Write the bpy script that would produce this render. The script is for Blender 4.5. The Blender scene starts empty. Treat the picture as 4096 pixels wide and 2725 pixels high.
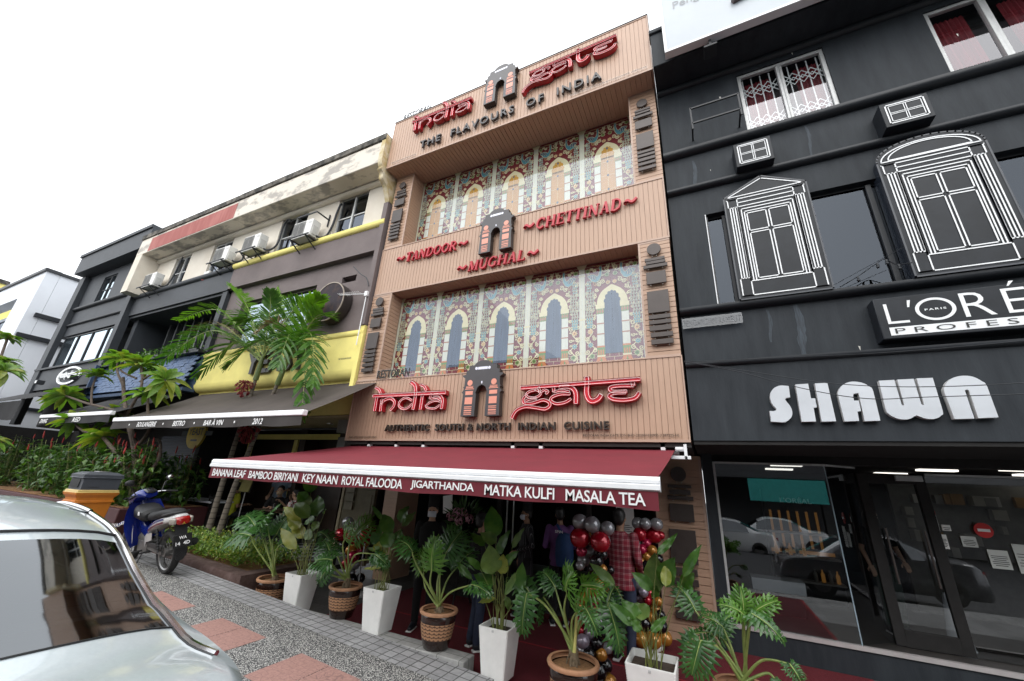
import bpy, bmesh, math, random
from mathutils import Vector, Matrix
from mathutils.geometry import tessellate_polygon
PI = math.pi
R = math.radians
rnd = random.Random(7)
S = bpy.context.scene
COL = S.collection

# ---------------------------------------------------------------- camera
cam = bpy.data.cameras.new("camera")
cam.sensor_width = 36.0
cam.lens = 13.664
cam.clip_start = 0.05
cam.clip_end = 600
cam_o = bpy.data.objects.new("camera", cam)
COL.objects.link(cam_o)
cam_o.matrix_world = Matrix(((0.90303884, 0.10347388, 0.41691007, 0.0),
                             (0.42635025, -0.33430833, -0.84051377, 0.0),
                             (0.05240529, 0.9367663, -0.34600952, 2.06),
                             (0, 0, 0, 1)))
S.camera = cam_o

# ---------------------------------------------------------------- sky, sun, exposure
SUN_EL, SUN_AZ = R(46), R(175)
world = bpy.data.worlds.new("World")
S.world = world
world.use_nodes = True
wn, wl = world.node_tree.nodes, world.node_tree.links
wn.clear()
w_out = wn.new('ShaderNodeOutputWorld')
w_bg = wn.new('ShaderNodeBackground')
w_sky = wn.new('ShaderNodeTexSky')
w_sky.sky_type = 'NISHITA'
w_sky.sun_disc = False
w_sky.sun_elevation = SUN_EL
w_sky.sun_rotation = SUN_AZ
w_sky.dust_density = 4.0
w_hs = wn.new('ShaderNodeHueSaturation')
w_hs.inputs['Saturation'].default_value = 0.25
w_mix = wn.new('ShaderNodeMixRGB')
w_mix.inputs[0].default_value = 0.8
w_mix.inputs[2].default_value = (9.2, 9.5, 9.8, 1)      # the closed, bright cloud deck
wl.new(w_sky.outputs[0], w_hs.inputs['Color'])
wl.new(w_hs.outputs[0], w_mix.inputs[1])
wl.new(w_mix.outputs[0], w_bg.inputs[0])
w_bg.inputs[1].default_value = 0.13
wl.new(w_bg.outputs[0], w_out.inputs[0])

sun = bpy.data.lights.new("sun", 'SUN')
sun.energy = 0.8
sun.angle = R(70)
sun.color = (1.0, 0.96, 0.9)
sun_o = bpy.data.objects.new("sun", sun)
COL.objects.link(sun_o)
sd = Vector((0.1, -1.0, 1.05)).normalized()
sun_o.rotation_euler = sd.to_track_quat('Z', 'Y').to_euler()
sun_o.location = (0, -10, 30)

S.view_settings.view_transform = 'Standard'
S.view_settings.look = 'None'
S.view_settings.gamma = 1.0
S.view_settings.exposure = 0.95
S.render.engine = 'CYCLES'
S.cycles.use_denoising = True
S.cycles.max_bounces = 7
S.cycles.diffuse_bounces = 3
S.cycles.glossy_bounces = 4
S.cycles.transmission_bounces = 4
S.cycles.transparent_max_bounces = 10
S.cycles.caustics_reflective = False
S.cycles.caustics_refractive = False

# ---------------------------------------------------------------- materials
MATS = {}


def mat(name, col, rough=0.6, metal=0.0, var=0.12, vscale=6.0, bump=0.0, bscale=40.0, coat=0.0,
        spec=0.5, stretch=(1, 1, 1), col2=None, emit=None, estr=0.0, sheen=0.0, contrast=(0.3, 0.7)):
    if name in MATS:
        return MATS[name]
    m = bpy.data.materials.new(name)
    m.use_nodes = True
    nt = m.node_tree
    n, l = nt.nodes, nt.links
    b = n['Principled BSDF']
    b.inputs['Roughness'].default_value = rough
    b.inputs['Metallic'].default_value = metal
    b.inputs['Specular IOR Level'].default_value = spec
    b.inputs['Coat Weight'].default_value = coat
    b.inputs['Coat Roughness'].default_value = 0.05
    if sheen:
        b.inputs['Sheen Weight'].default_value = sheen
    tc = n.new('ShaderNodeTexCoord')
    mp = n.new('ShaderNodeMapping')
    mp.inputs['Scale'].default_value = stretch
    l.new(tc.outputs['Object'], mp.inputs[0])
    if var > 0 or col2:
        nz = n.new('ShaderNodeTexNoise')
        nz.inputs['Scale'].default_value = vscale
        nz.inputs['Detail'].default_value = 5
        nz.inputs['Roughness'].default_value = 0.65
        l.new(mp.outputs[0], nz.inputs['Vector'])
        rp = n.new('ShaderNodeValToRGB')
        c1 = tuple(max(0, c * (1 - var)) for c in col)
        c2 = col2 or tuple(min(1, c * (1 + var)) for c in col)
        rp.color_ramp.elements[0].color = (*c1, 1)
        rp.color_ramp.elements[0].position = contrast[0]
        rp.color_ramp.elements[1].color = (*c2, 1)
        rp.color_ramp.elements[1].position = contrast[1]
        l.new(nz.outputs['Fac'], rp.inputs[0])
        l.new(rp.outputs[0], b.inputs['Base Color'])
    else:
        b.inputs['Base Color'].default_value = (*col, 1)
    if bump:
        n2 = n.new('ShaderNodeTexNoise')
        n2.inputs['Scale'].default_value = bscale
        n2.inputs['Detail'].default_value = 4
        l.new(mp.outputs[0], n2.inputs['Vector'])
        bp = n.new('ShaderNodeBump')
        bp.inputs['Strength'].default_value = bump
        bp.inputs['Distance'].default_value = 0.02
        l.new(n2.outputs['Fac'], bp.inputs['Height'])
        l.new(bp.outputs[0], b.inputs['Normal'])
    if emit:
        b.inputs['Emission Color'].default_value = (*emit, 1)
        b.inputs['Emission Strength'].default_value = estr
    MATS[name] = m
    return m


def leaf_mat(name, col, col2, rough=0.35, trans=0.25, vscale=7.0, spec=0.5):
    if name in MATS:
        return MATS[name]
    m = mat(name, col, rough=rough, col2=col2, vscale=vscale, contrast=(0.35, 0.65), spec=spec)
    nt = m.node_tree
    n, l = nt.nodes, nt.links
    b = n['Principled BSDF']
    out = n['Material Output']
    tr = n.new('ShaderNodeBsdfTranslucent')
    src = b.inputs['Base Color'].links[0].from_socket
    gm = n.new('ShaderNodeMixRGB')
    gm.blend_type = 'MULTIPLY'
    gm.inputs[0].default_value = 1
    gm.inputs[2].default_value = (1.3, 1.5, 0.5, 1)
    l.new(src, gm.inputs[1])
    l.new(gm.outputs[0], tr.inputs[0])
    mx = n.new('ShaderNodeMixShader')
    mx.inputs[0].default_value = trans
    l.new(b.outputs[0], mx.inputs[1])
    l.new(tr.outputs[0], mx.inputs[2])
    l.new(mx.outputs[0], out.inputs[0])
    return m


def glass_mat(name, tint=(0.75, 0.8, 0.8), base=0.04, boost=1.0, ior=1.5, gcol=(0.95, 0.97, 1.0), rough=0.0):
    if name in MATS:
        return MATS[name]
    m = bpy.data.materials.new(name)
    m.use_nodes = True
    nt = m.node_tree
    n, l = nt.nodes, nt.links
    n.remove(n['Principled BSDF'])
    out = n['Material Output']
    t = n.new('ShaderNodeBsdfTransparent')
    t.inputs[0].default_value = (*tint, 1)
    g = n.new('ShaderNodeBsdfGlossy')
    g.inputs['Roughness'].default_value = rough
    g.inputs['Color'].default_value = (*gcol, 1)
    f = n.new('ShaderNodeLayerWeight')          # Schlick: the same from both faces of a pane
    f.inputs[0].default_value = 0.5
    p5 = n.new('ShaderNodeMath')
    p5.operation = 'POWER'
    p5.inputs[1].default_value = 5.0
    l.new(f.outputs['Facing'], p5.inputs[0])
    sch = n.new('ShaderNodeMath')
    sch.operation = 'MULTIPLY_ADD'
    sch.inputs[1].default_value = 0.95
    sch.inputs[2].default_value = 0.05
    l.new(p5.outputs[0], sch.inputs[0])
    a = n.new('ShaderNodeMath')
    a.operation = 'MULTIPLY_ADD'
    a.inputs[1].default_value = boost
    a.inputs[2].default_value = base
    a.use_clamp = True
    l.new(sch.outputs[0], a.inputs[0])
    mx = n.new('ShaderNodeMixShader')
    l.new(a.outputs[0], mx.inputs[0])
    l.new(t.outputs[0], mx.inputs[1])
    l.new(g.outputs[0], mx.inputs[2])
    l.new(mx.outputs[0], out.inputs[0])
    MATS[name] = m
    return m


# ---------------------------------------------------------------- object plumbing
def tag(o, label=None, cat=None, group=None, kind=None):
    if label:
        o['label'] = label
    if cat:
        o['category'] = cat
    if group:
        o['group'] = group
    if kind:
        o['kind'] = kind
    return o


def thing(name, label, cat, loc=(0, 0, 0), group=None, rz=0.0):
    o = bpy.data.objects.new(name, None)
    COL.objects.link(o)
    o.location = loc
    o.rotation_euler = (0, 0, rz)
    o.empty_display_size = 0.2
    return tag(o, label, cat, group)


def kids(o):
    return [c for c in COL.objects if c.parent == o]


def copy_tree(o, parent=None):
    c = o.copy()
    COL.objects.link(c)
    if parent is not None:
        c.parent = parent
    for ch in kids(o):
        copy_tree(ch, c)
    return c


class MB:
    """collects faces, then links them as one mesh object"""

    def __init__(self):
        self.v, self.f, self.mi = [], [], []

    def add(self, vs, fs, mi=0):
        k = len(self.v)
        self.v += [tuple(p) for p in vs]
        for f in fs:
            self.f.append([i + k for i in f])
            self.mi.append(mi)
        return self

    def box(self, x0, x1, y0, y1, z0, z1, mi=0):
        vs = [(x, y, z) for x in (x0, x1) for y in (y0, y1) for z in (z0, z1)]
        return self.add(vs, [(0, 1, 3, 2), (4, 6, 7, 5), (0, 4, 5, 1), (2, 3, 7, 6), (0, 2, 6, 4), (1, 5, 7, 3)], mi)

    def obox(self, c, ax, ay, az, mi=0):
        """box from centre and three half-axis vectors"""
        c, ax, ay, az = Vector(c), Vector(ax), Vector(ay), Vector(az)
        vs = [c + ax * i + ay * j + az * k for i in (-1, 1) for j in (-1, 1) for k in (-1, 1)]
        return self.add(vs, [(0, 1, 3, 2), (4, 6, 7, 5), (0, 4, 5, 1), (2, 3, 7, 6), (0, 2, 6, 4), (1, 5, 7, 3)], mi)

    def beam(self, a, b, w, h=None, mi=0, up=(0, 0, 1)):
        a, b = Vector(a), Vector(b)
        d = b - a
        L = d.length
        d.normalize()
        up = Vector(up)
        if abs(d.dot(up)) > 0.95:
            up = Vector((0, 1, 0))
        s = d.cross(up).normalized()
        u = s.cross(d)
        return self.obox((a + b) / 2, d * L / 2, s * w / 2, u * (h or w) / 2, mi)

    def prism(self, pts, y0, y1, mi=0, mi_side=None, back=True):
        """outline of (x, z) points, front at y0, extruded to y1"""
        n = len(pts)
        area = sum(pts[i][0] * pts[(i + 1) % n][1] - pts[(i + 1) % n][0] * pts[i][1] for i in range(n))
        if area < 0:
            pts = pts[::-1]
        tri = tessellate_polygon([[Vector((x, z, 0)) for x, z in pts]])
        self.add([(x, y0, z) for x, z in pts], tri, mi)
        if y1 is None:
            return self
        if back:
            self.add([(x, y1, z) for x, z in pts], [t[::-1] for t in tri], mi)
        vs = [(x, y0, z) for x, z in pts] + [(x, y1, z) for x, z in pts]
        fs = [(i, (i + 1) % n, n + (i + 1) % n, n + i) for i in range(n)]
        return self.add(vs, fs, mi if mi_side is None else mi_side)

    def flat(self, pts, y, mi=0):
        return self.prism(pts, y, None, mi)

    def tube(self, path, rad, seg=8, mi=0, caps=True):
        path = [Vector(p) for p in path]
        n = len(path)
        rad = rad if hasattr(rad, '__len__') else [rad] * n
        t = (path[1] - path[0]).normalized()
        ref = Vector((0, 0, 1)) if abs(t.z) < 0.9 else Vector((1, 0, 0))
        u = t.cross(ref).normalized()
        vs, fs = [], []
        for i, p in enumerate(path):
            if i == 0:
                d = path[1] - path[0]
            elif i == n - 1:
                d = path[-1] - path[-2]
            else:
                d = path[i + 1] - path[i - 1]
            if d.length < 1e-9:
                d = t
            d = d.normalized()
            u = (u - d * u.dot(d))
            if u.length < 1e-6:
                u = d.orthogonal()
            u.normalize()
            w = d.cross(u)
            for k in range(seg):
                a = 2 * PI * k / seg
                vs.append(p + (u * math.cos(a) + w * math.sin(a)) * rad[i])
        for i in range(n - 1):
            for k in range(seg):
                k2 = (k + 1) % seg
                fs.append((i * seg + k, i * seg + k2, (i + 1) * seg + k2, (i + 1) * seg + k))
        if caps:
            fs.append(tuple(range(seg))[::-1])
            fs.append(tuple((n - 1) * seg + k for k in range(seg)))
        return self.add(vs, fs, mi)

    def lathe(self, prof, c=(0, 0, 0), seg=32, mi=0, axis='z', cap=False):
        """prof: list of (r, h) or (r, h, mi)"""
        c = Vector(c)
        for i in range(len(prof) - 1):
            r0, h0, r1, h1 = prof[i][0], prof[i][1], prof[i + 1][0], prof[i + 1][1]
            m = prof[i][2] if len(prof[i]) > 2 else mi
            vs, fs = [], []
            for k in range(seg):
                a = 2 * PI * k / seg
                for r, h in ((r0, h0), (r1, h1)):
                    if axis == 'z':
                        p = Vector((r * math.cos(a), r * math.sin(a), h))
                    elif axis == 'y':
                        p = Vector((r * math.cos(a), h, -r * math.sin(a)))
                    else:
                        p = Vector((h, r * math.cos(a), r * math.sin(a)))
                    vs.append(c + p)
            for k in range(seg):
                k2 = (k + 1) % seg
                fs.append((2 * k, 2 * k2, 2 * k2 + 1, 2 * k + 1))
            self.add(vs, fs, m)
        return self

    def disc(self, c, r, mi=0, axis='y', seg=24, ry=None):
        c = Vector(c)
        ry = ry or r
        vs = []
        for k in range(seg):
            a = 2 * PI * k / seg
            if axis == 'y':
                vs.append(c + Vector((r * math.cos(a), 0, ry * math.sin(a))))
            elif axis == 'z':
                vs.append(c + Vector((r * math.cos(a), ry * math.sin(a), 0)))
            else:
                vs.append(c + Vector((0, r * math.cos(a), ry * math.sin(a))))
        return self.add(vs, [tuple(range(seg))], mi)

    def sphere(self, c, r, seg=16, rings=10, mi=0, sz=(1, 1, 1)):
        c = Vector(c)
        vs, fs = [], []
        for i in range(rings + 1):
            th = PI * i / rings
            for k in range(seg):
                a = 2 * PI * k / seg
                vs.append(c + Vector((r * sz[0] * math.sin(th) * math.cos(a), r * sz[1] * math.sin(th) * math.sin(a), r * sz[2] * math.cos(th))))
        for i in range(rings):
            for k in range(seg):
                k2 = (k + 1) % seg
                fs.append((i * seg + k, (i + 1) * seg + k, (i + 1) * seg + k2, i * seg + k2))
        return self.add(vs, fs, mi)

    def grid(self, rows, mi=0, closed=False, flip=False):
        """rows of equal-length point lists"""
        m = len(rows[0])
        vs = [p for r_ in rows for p in r_]
        fs = []
        for i in range(len(rows) - 1):
            for k in range(m if closed else m - 1):
                k2 = (k + 1) % m
                q = (i * m + k, i * m + k2, (i + 1) * m + k2, (i + 1) * m + k)
                fs.append(q[::-1] if flip else q)
        return self.add(vs, fs, mi)

    def build(self, name, mats, parent=None, sharp=35, weld=True, bevel=0.0, loc=None, flat=False):
        me = bpy.data.meshes.new(name)
        mats = mats if isinstance(mats, (list, tuple)) else [mats]
        me.from_pydata([tuple(p) for p in self.v], [], self.f)
        for m in mats:
            me.materials.append(m)
        for p, i in zip(me.polygons, self.mi):
            p.material_index = min(i, len(mats) - 1)
        if weld:
            bm = bmesh.new()
            bm.from_mesh(me)
            bmesh.ops.remove_doubles(bm, verts=bm.verts, dist=1e-5)
            bm.to_mesh(me)
            bm.free()
        if not flat:
            for p in me.polygons:
                p.use_smooth = True
            me.set_sharp_from_angle(angle=R(sharp))
        o = bpy.data.objects.new(name, me)
        COL.objects.link(o)
        if parent is not None:
            o.parent = parent
        if loc:
            o.location = loc
        if bevel:
            bv = o.modifiers.new('bevel', 'BEVEL')
            bv.width = bevel
            bv.segments = 2
            bv.limit_method = 'ANGLE'
        return o


def part(name, m, parent, fn, **kw):
    b = MB()
    fn(b)
    return b.build(name, m, parent, **kw)


def cr(pts, n=8):
    """Catmull-Rom through points (tuples of any length)"""
    out = []
    L = len(pts)
    for i in range(L - 1):
        p0, p1, p2, p3 = pts[max(i - 1, 0)], pts[i], pts[i + 1], pts[min(i + 2, L - 1)]
        for k in range(n):
            t = k / n
            out.append(tuple(0.5 * (2 * b + (c - a) * t + (2 * a - 5 * b + 4 * c - d) * t * t + (3 * b - a - 3 * c + d) * t ** 3)
                             for a, b, c, d in zip(p0, p1, p2, p3)))
    out.append(tuple(pts[-1]))
    return out


# ---------------------------------------------------------------- lettering
_TX = {}


def _text(s, offset=0.0, space=1.0):
    key = (s, offset, space)
    if key not in _TX:
        cu = bpy.data.curves.new('t', 'FONT')
        cu.body = s
        cu.size = 1
        cu.offset = offset
        cu.space_character = space
        cu.resolution_u = 3
        o = bpy.data.objects.new('t', cu)
        COL.objects.link(o)
        bpy.context.view_layer.update()
        me = bpy.data.meshes.new_from_object(o.evaluated_get(bpy.context.evaluated_depsgraph_get()))
        vs = [(v.co.x, v.co.y) for v in me.vertices]
        fs = [tuple(p.vertices) for p in me.polygons]
        bpy.data.objects.remove(o)
        bpy.data.curves.remove(cu)
        bpy.data.meshes.remove(me)
        _TX[key] = (vs, fs)
    return _TX[key]


def text_to(b, s, x0, x1, z0, z1, y, depth=0.0, mi=0, offset=0.0, space=1.0, shear=0.0, fit_desc=False, xf=None):
    """lay the words s into the box x0..x1, z0..z1 of the plane y (front), optional thickness"""
    vs, fs = _text(s, offset, space)
    ax0, ax1 = min(p[0] for p in vs), max(p[0] for p in vs)
    az0, az1 = min(p[1] for p in vs), max(p[1] for p in vs)
    P = []
    for x, z in vs:
        u, w = (x - ax0) / (ax1 - ax0), (z - az0) / (az1 - az0)
        P.append((x0 + u * (x1 - x0) + shear * w * (z1 - z0), z0 + w * (z1 - z0)))
    n = len(P)
    V = [(x, y, z) for x, z in P]
    F = [tuple(f) for f in fs]
    # front must face -Y
    if F:
        a, c, d = [Vector(V[i]) for i in F[0][:3]]
        if (c - a).cross(d - a).y > 0:
            F = [f[::-1] for f in F]
    FF = list(F)
    if depth:
        V += [(x, y + depth, z) for x, z in P]
        cnt = {}
        for f in F:
            for i in range(len(f)):
                e = (f[i], f[(i + 1) % len(f)])
                cnt[e] = 1
        for a, c in cnt:
            if (c, a) not in cnt:
                FF.append((c, a, a + n, c + n))
    if xf:
        V = [xf(Vector(p)) for p in V]
    b.add(V, FF, mi)
    return b


def text_letters(s, x0, x1, z0, z1, y, depth, m, parent, offset=0.0, space=1.0, shear=0.0, name='letter', flip=1):
    """each raised letter a mesh of its own"""
    b = MB()
    text_to(b, s, x0, x1, z0, z1, y, depth, 0, offset, space, shear)
    # islands grouped by overlap in x
    par = list(range(len(b.v)))

    def find(a):
        while par[a] != a:
            par[a] = par[par[a]]
            a = par[a]
        return a
    for f in b.f:
        for i in f[1:]:
            par[find(i)] = find(f[0])
    isl = {}
    for i in range(len(b.v)):
        isl.setdefault(find(i), []).append(i)
    boxes = []
    for k, ids in isl.items():
        xs = [b.v[i][0] - shear * (b.v[i][2] - z0) for i in ids]
        boxes.append([min(xs), max(xs), {k}])
    boxes.sort(key=lambda q: q[0])
    merged = []
    for q in boxes:
        if merged and q[0] < merged[-1][1] - 0.6 * min(q[1] - q[0], merged[-1][1] - merged[-1][0]):
            merged[-1][1] = max(merged[-1][1], q[1])
            merged[-1][2] |= q[2]
        else:
            merged.append(q)
    out = []
    for q in merged:
        c = MB()
        mp = {}
        for f in b.f:
            if find(f[0]) in q[2]:
                g = []
                for i in f:
                    if i not in mp:
                        mp[i] = len(c.v)
                        c.v.append(b.v[i])
                    g.append(mp[i])
                c.f.append(g)
                c.mi.append(0)
        out.append(c.build(name, m, parent, flat=True, weld=False))
    return out
INDIA = [
    ([(-6.029, 3.606), (-5.087, 3.6), (-4.225, 3.594)], 0.074),
    ([(-6.003, 3.778), (-5.906, 3.739), (-5.844, 3.677), (-5.832, 3.626)], 0.062),
    ([(-5.914, 3.58), (-5.912, 3.291)], 0.083),
    ([(-5.769, 3.532), (-5.756, 3.283)], 0.066),
    ([(-5.763, 3.433), (-5.722, 3.489), (-5.645, 3.523), (-5.564, 3.536), (-5.486, 3.512), (-5.429, 3.462), (-5.429, 3.381), (-5.503, 3.296)], 0.062),
    ([(-4.995, 3.469), (-5.092, 3.516), (-5.193, 3.524), (-5.284, 3.472), (-5.305, 3.401), (-5.259, 3.344), (-5.154, 3.313), (-5.051, 3.345), (-4.989, 3.406)], 0.047),
    ([(-5.102, 3.847), (-4.99, 3.78), (-4.94, 3.656), (-4.929, 3.482), (-4.945, 3.296)], 0.078),
    ([(-4.852, 3.776), (-4.749, 3.734), (-4.682, 3.643)], 0.057),
    ([(-4.763, 3.584), (-4.771, 3.29)], 0.074),
    ([(-4.56, 3.591), (-4.577, 3.487)], 0.055),
    ([(-4.577, 3.487), (-4.421, 3.5), (-4.323, 3.45)], 0.043),
    ([(-4.513, 3.557), (-4.411, 3.557), (-4.333, 3.519), (-4.286, 3.441), (-4.292, 3.291)], 0.066),
    ([(-4.32, 3.427), (-4.451, 3.447), (-4.575, 3.414), (-4.649, 3.348), (-4.559, 3.311), (-4.43, 3.307), (-4.33, 3.367)], 0.040),
]
GATE = [
    ([(-2.702, 3.596), (-1.689, 3.612), (-0.748, 3.627)], 0.066),
    ([(-2.424, 3.545), (-2.535, 3.524), (-2.594, 3.469), (-2.531, 3.425), (-2.42, 3.42), (-2.335, 3.468), (-2.369, 3.526), (-2.436, 3.55)], 0.044),
    ([(-2.377, 3.594), (-2.341, 3.509)], 0.057),
    ([(-2.335, 3.499), (-2.271, 3.537), (-2.206, 3.508), (-2.243, 3.474)], 0.046),
    ([(-2.578, 3.479), (-2.647, 3.398), (-2.616, 3.335), (-2.505, 3.326), (-2.396, 3.347), (-2.289, 3.374), (-2.192, 3.34), (-2.17, 3.279), (-2.253, 3.227), (-2.415, 3.252), (-2.602, 3.273), (-2.746, 3.226), (-2.815, 3.146), (-2.84, 3.085)], 0.056),
    ([(-2.617, 3.356), (-2.53, 3.394), (-2.398, 3.399)], 0.047),
    ([(-2.112, 3.58), (-2.105, 3.498)], 0.061),
    ([(-2.105, 3.498), (-1.975, 3.517), (-1.841, 3.485)], 0.045),
    ([(-2.017, 3.57), (-1.872, 3.572), (-1.78, 3.532), (-1.74, 3.45), (-1.741, 3.293)], 0.076),
    ([(-1.831, 3.454), (-1.995, 3.457), (-2.13, 3.418), (-2.156, 3.358), (-2.055, 3.305), (-1.912, 3.324), (-1.821, 3.375)], 0.052),
    ([(-1.563, 3.719), (-1.559, 3.619), (-1.567, 3.452), (-1.529, 3.353), (-1.467, 3.326), (-1.39, 3.357), (-1.341, 3.422)], 0.084),
    ([(-0.864, 3.601), (-0.855, 3.53)], 0.070),
    ([(-0.855, 3.535), (-1.021, 3.544), (-1.159, 3.537), (-1.207, 3.506), (-1.153, 3.46), (-0.953, 3.455)], 0.059),
    ([(-0.971, 3.437), (-1.154, 3.432), (-1.22, 3.392), (-1.148, 3.342), (-0.986, 3.326), (-0.842, 3.352), (-0.777, 3.432)], 0.062),
]
SHAWN = [
     [(1.072, 3.432), (1.065, 3.285), (1.04, 3.283), (1.018, 3.276), (1.008, 3.26), (1.016, 3.234), (1.045, 3.174), (1.056, 3.106), (1.04, 3.04), (0.993, 2.991), (0.934, 2.97), (0.813, 2.982), (0.817, 3.117), (0.859, 3.113), (0.889, 3.122), (0.895, 3.144), (0.861, 3.201), (0.847, 3.271), (0.86, 3.347), (0.904, 3.408), (0.961, 3.438), (1.008, 3.442)] ,
     [(1.146, 3.448), (1.28, 3.45), (1.278, 3.262), (1.32, 3.261), (1.317, 3.148), (1.283, 3.145), (1.278, 2.975), (1.135, 2.975)] ,
     [(1.35, 3.449), (1.477, 3.45), (1.475, 2.975), (1.335, 2.972)] ,
     [(1.556, 2.971), (1.553, 3.261), (1.566, 3.34), (1.612, 3.404), (1.673, 3.441), (1.738, 3.45), (1.813, 3.43), (1.868, 3.383), (1.894, 3.317), (1.886, 2.975), (1.743, 2.971), (1.754, 3.279), (1.74, 3.303), (1.717, 3.304), (1.697, 3.281), (1.692, 3.217), (1.738, 3.217), (1.733, 3.09), (1.7, 3.086), (1.692, 2.975)] ,
     [(1.972, 3.446), (2.113, 3.448), (2.113, 3.157), (2.122, 3.14), (2.136, 3.15), (2.139, 3.449), (2.284, 3.449), (2.282, 3.154), (2.292, 3.141), (2.305, 3.15), (2.311, 3.453), (2.448, 3.451), (2.441, 3.08), (2.415, 3.022), (2.369, 2.991), (2.315, 2.985), (2.265, 2.998), (2.212, 3.029), (2.157, 2.995), (2.101, 2.984), (2.039, 2.998), (1.984, 3.044), (1.962, 3.118)] ,
     [(2.514, 2.981), (2.505, 3.275), (2.521, 3.341), (2.565, 3.406), (2.627, 3.445), (2.703, 3.458), (2.775, 3.441), (2.829, 3.389), (2.856, 3.322), (2.854, 2.992), (2.701, 2.987), (2.705, 3.289), (2.695, 3.302), (2.679, 3.296), (2.672, 3.267), (2.669, 2.984)] ,
]
# ================================================================ ground
M_asph = mat('asphalt', (0.055, 0.055, 0.058), rough=0.9, var=0.35, vscale=30, bump=0.4, bscale=120)
M_conc = mat('concrete', (0.26, 0.25, 0.235), rough=0.9, var=0.25, vscale=5, bump=0.25, bscale=90)


def zpave(x):
    return -0.053 * x if x < 0 else 0.0


def pebble_mat():
    m = bpy.data.materials.new('pebble_wash')
    m.use_nodes = True
    n, l = m.node_tree.nodes, m.node_tree.links
    b = n['Principled BSDF']
    b.inputs['Roughness'].default_value = 0.75
    tc = n.new('ShaderNodeTexCoord')
    v = n.new('ShaderNodeTexVoronoi')
    v.inputs['Scale'].default_value = 98
    v.inputs['Randomness'].default_value = 1
    l.new(tc.outputs['Object'], v.inputs['Vector'])
    wn_ = n.new('ShaderNodeTexWhiteNoise')
    l.new(v.outputs['Color'], wn_.inputs['Vector'])
    r1 = n.new('ShaderNodeValToRGB')                   # pebble tone
    e = r1.color_ramp.elements
    e[0].position, e[0].color = 0.0, (0.06, 0.06, 0.062, 1)
    e[1].position, e[1].color = 0.66, (0.66, 0.65, 0.61, 1)
    x = e.new(0.36)
    x.color = (0.085, 0.085, 0.085, 1)
    x = e.new(0.46)
    x.color = (0.5, 0.49, 0.46, 1)
    l.new(wn_.outputs['Value'], r1.inputs[0])
    r2 = n.new('ShaderNodeValToRGB')                   # dark mortar round each pebble
    r2.color_ramp.elements[0].position, r2.color_ramp.elements[0].color = 0.42, (1, 1, 1, 1)
    r2.color_ramp.elements[1].position, r2.color_ramp.elements[1].color = 0.58, (0, 0, 0, 1)
    l.new(v.outputs['Distance'], r2.inputs[0])
    mx = n.new('ShaderNodeMixRGB')
    mx.inputs[1].default_value = (0.06, 0.06, 0.062, 1)
    l.new(r2.outputs[0], mx.inputs[0])
    l.new(r1.outputs[0], mx.inputs[2])
    l.new(mx.outputs[0], b.inputs['Base Color'])
    bp = n.new('ShaderNodeBump')
    bp.inputs['Strength'].default_value = 0.5
    bp.inputs['Distance'].default_value = 0.01
    l.new(r2.outputs[0], bp.inputs['Height'])
    l.new(bp.outputs[0], b.inputs['Normal'])
    return m


def tile_mat(name, base, grout, sx, sy, var=0.25, rough=0.7, offset=0.0, mortar=0.02, rot=0.0, bump=0.4):
    m = bpy.data.materials.new(name)
    m.use_nodes = True
    n, l = m.node_tree.nodes, m.node_tree.links
    b = n['Principled BSDF']
    b.inputs['Roughness'].default_value = rough
    tc = n.new('ShaderNodeTexCoord')
    mp = n.new('ShaderNodeMapping')
    mp.inputs['Rotation'].default_value = (0, 0, rot)
    l.new(tc.outputs['Object'], mp.inputs[0])
    br = n.new('ShaderNodeTexBrick')
    br.offset = offset
    br.inputs['Scale'].default_value = 1
    br.inputs['Brick Width'].default_value = sx
    br.inputs['Row Height'].default_value = sy
    br.inputs['Mortar Size'].default_value = mortar * sy
    br.inputs['Color1'].default_value = (*[c * (1 - var) for c in base], 1)
    br.inputs['Color2'].default_value = (*[min(1, c * (1 + var)) for c in base], 1)
    br.inputs['Mortar'].default_value = (*grout, 1)
    l.new(mp.outputs[0], br.inputs['Vector'])
    nz = n.new('ShaderNodeTexNoise')
    nz.inputs['Scale'].default_value = 14
    nz.inputs['Detail'].default_value = 6
    l.new(tc.outputs['Object'], nz.inputs['Vector'])
    mr = n.new('ShaderNodeMapRange')
    mr.inputs[3].default_value = 0.62
    mr.inputs[4].default_value = 1.3
    l.new(nz.outputs['Fac'], mr.inputs[0])
    mx = n.new('ShaderNodeMixRGB')
    mx.blend_type = 'MULTIPLY'
    mx.inputs[0].default_value = 1
    l.new(br.outputs['Color'], mx.inputs[1])
    l.new(mr.outputs[0], mx.inputs[2])
    l.new(mx.outputs[0], b.inputs['Base Color'])
    ad = n.new('ShaderNodeMath')
    ad.operation = 'SUBTRACT'
    n3 = n.new('ShaderNodeTexNoise')
    n3.inputs['Scale'].default_value = 90
    l.new(tc.outputs['Object'], n3.inputs['Vector'])
    l.new(n3.outputs['Fac'], ad.inputs[0])
    l.new(br.outputs['Fac'], ad.inputs[1])
    bp = n.new('ShaderNodeBump')
    bp.inputs['Strength'].default_value = bump
    bp.inputs['Distance'].default_value = 0.008
    l.new(ad.outputs[0], bp.inputs['Height'])
    l.new(bp.outputs[0], b.inputs['Normal'])
    MATS[name] = m
    return m


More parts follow.
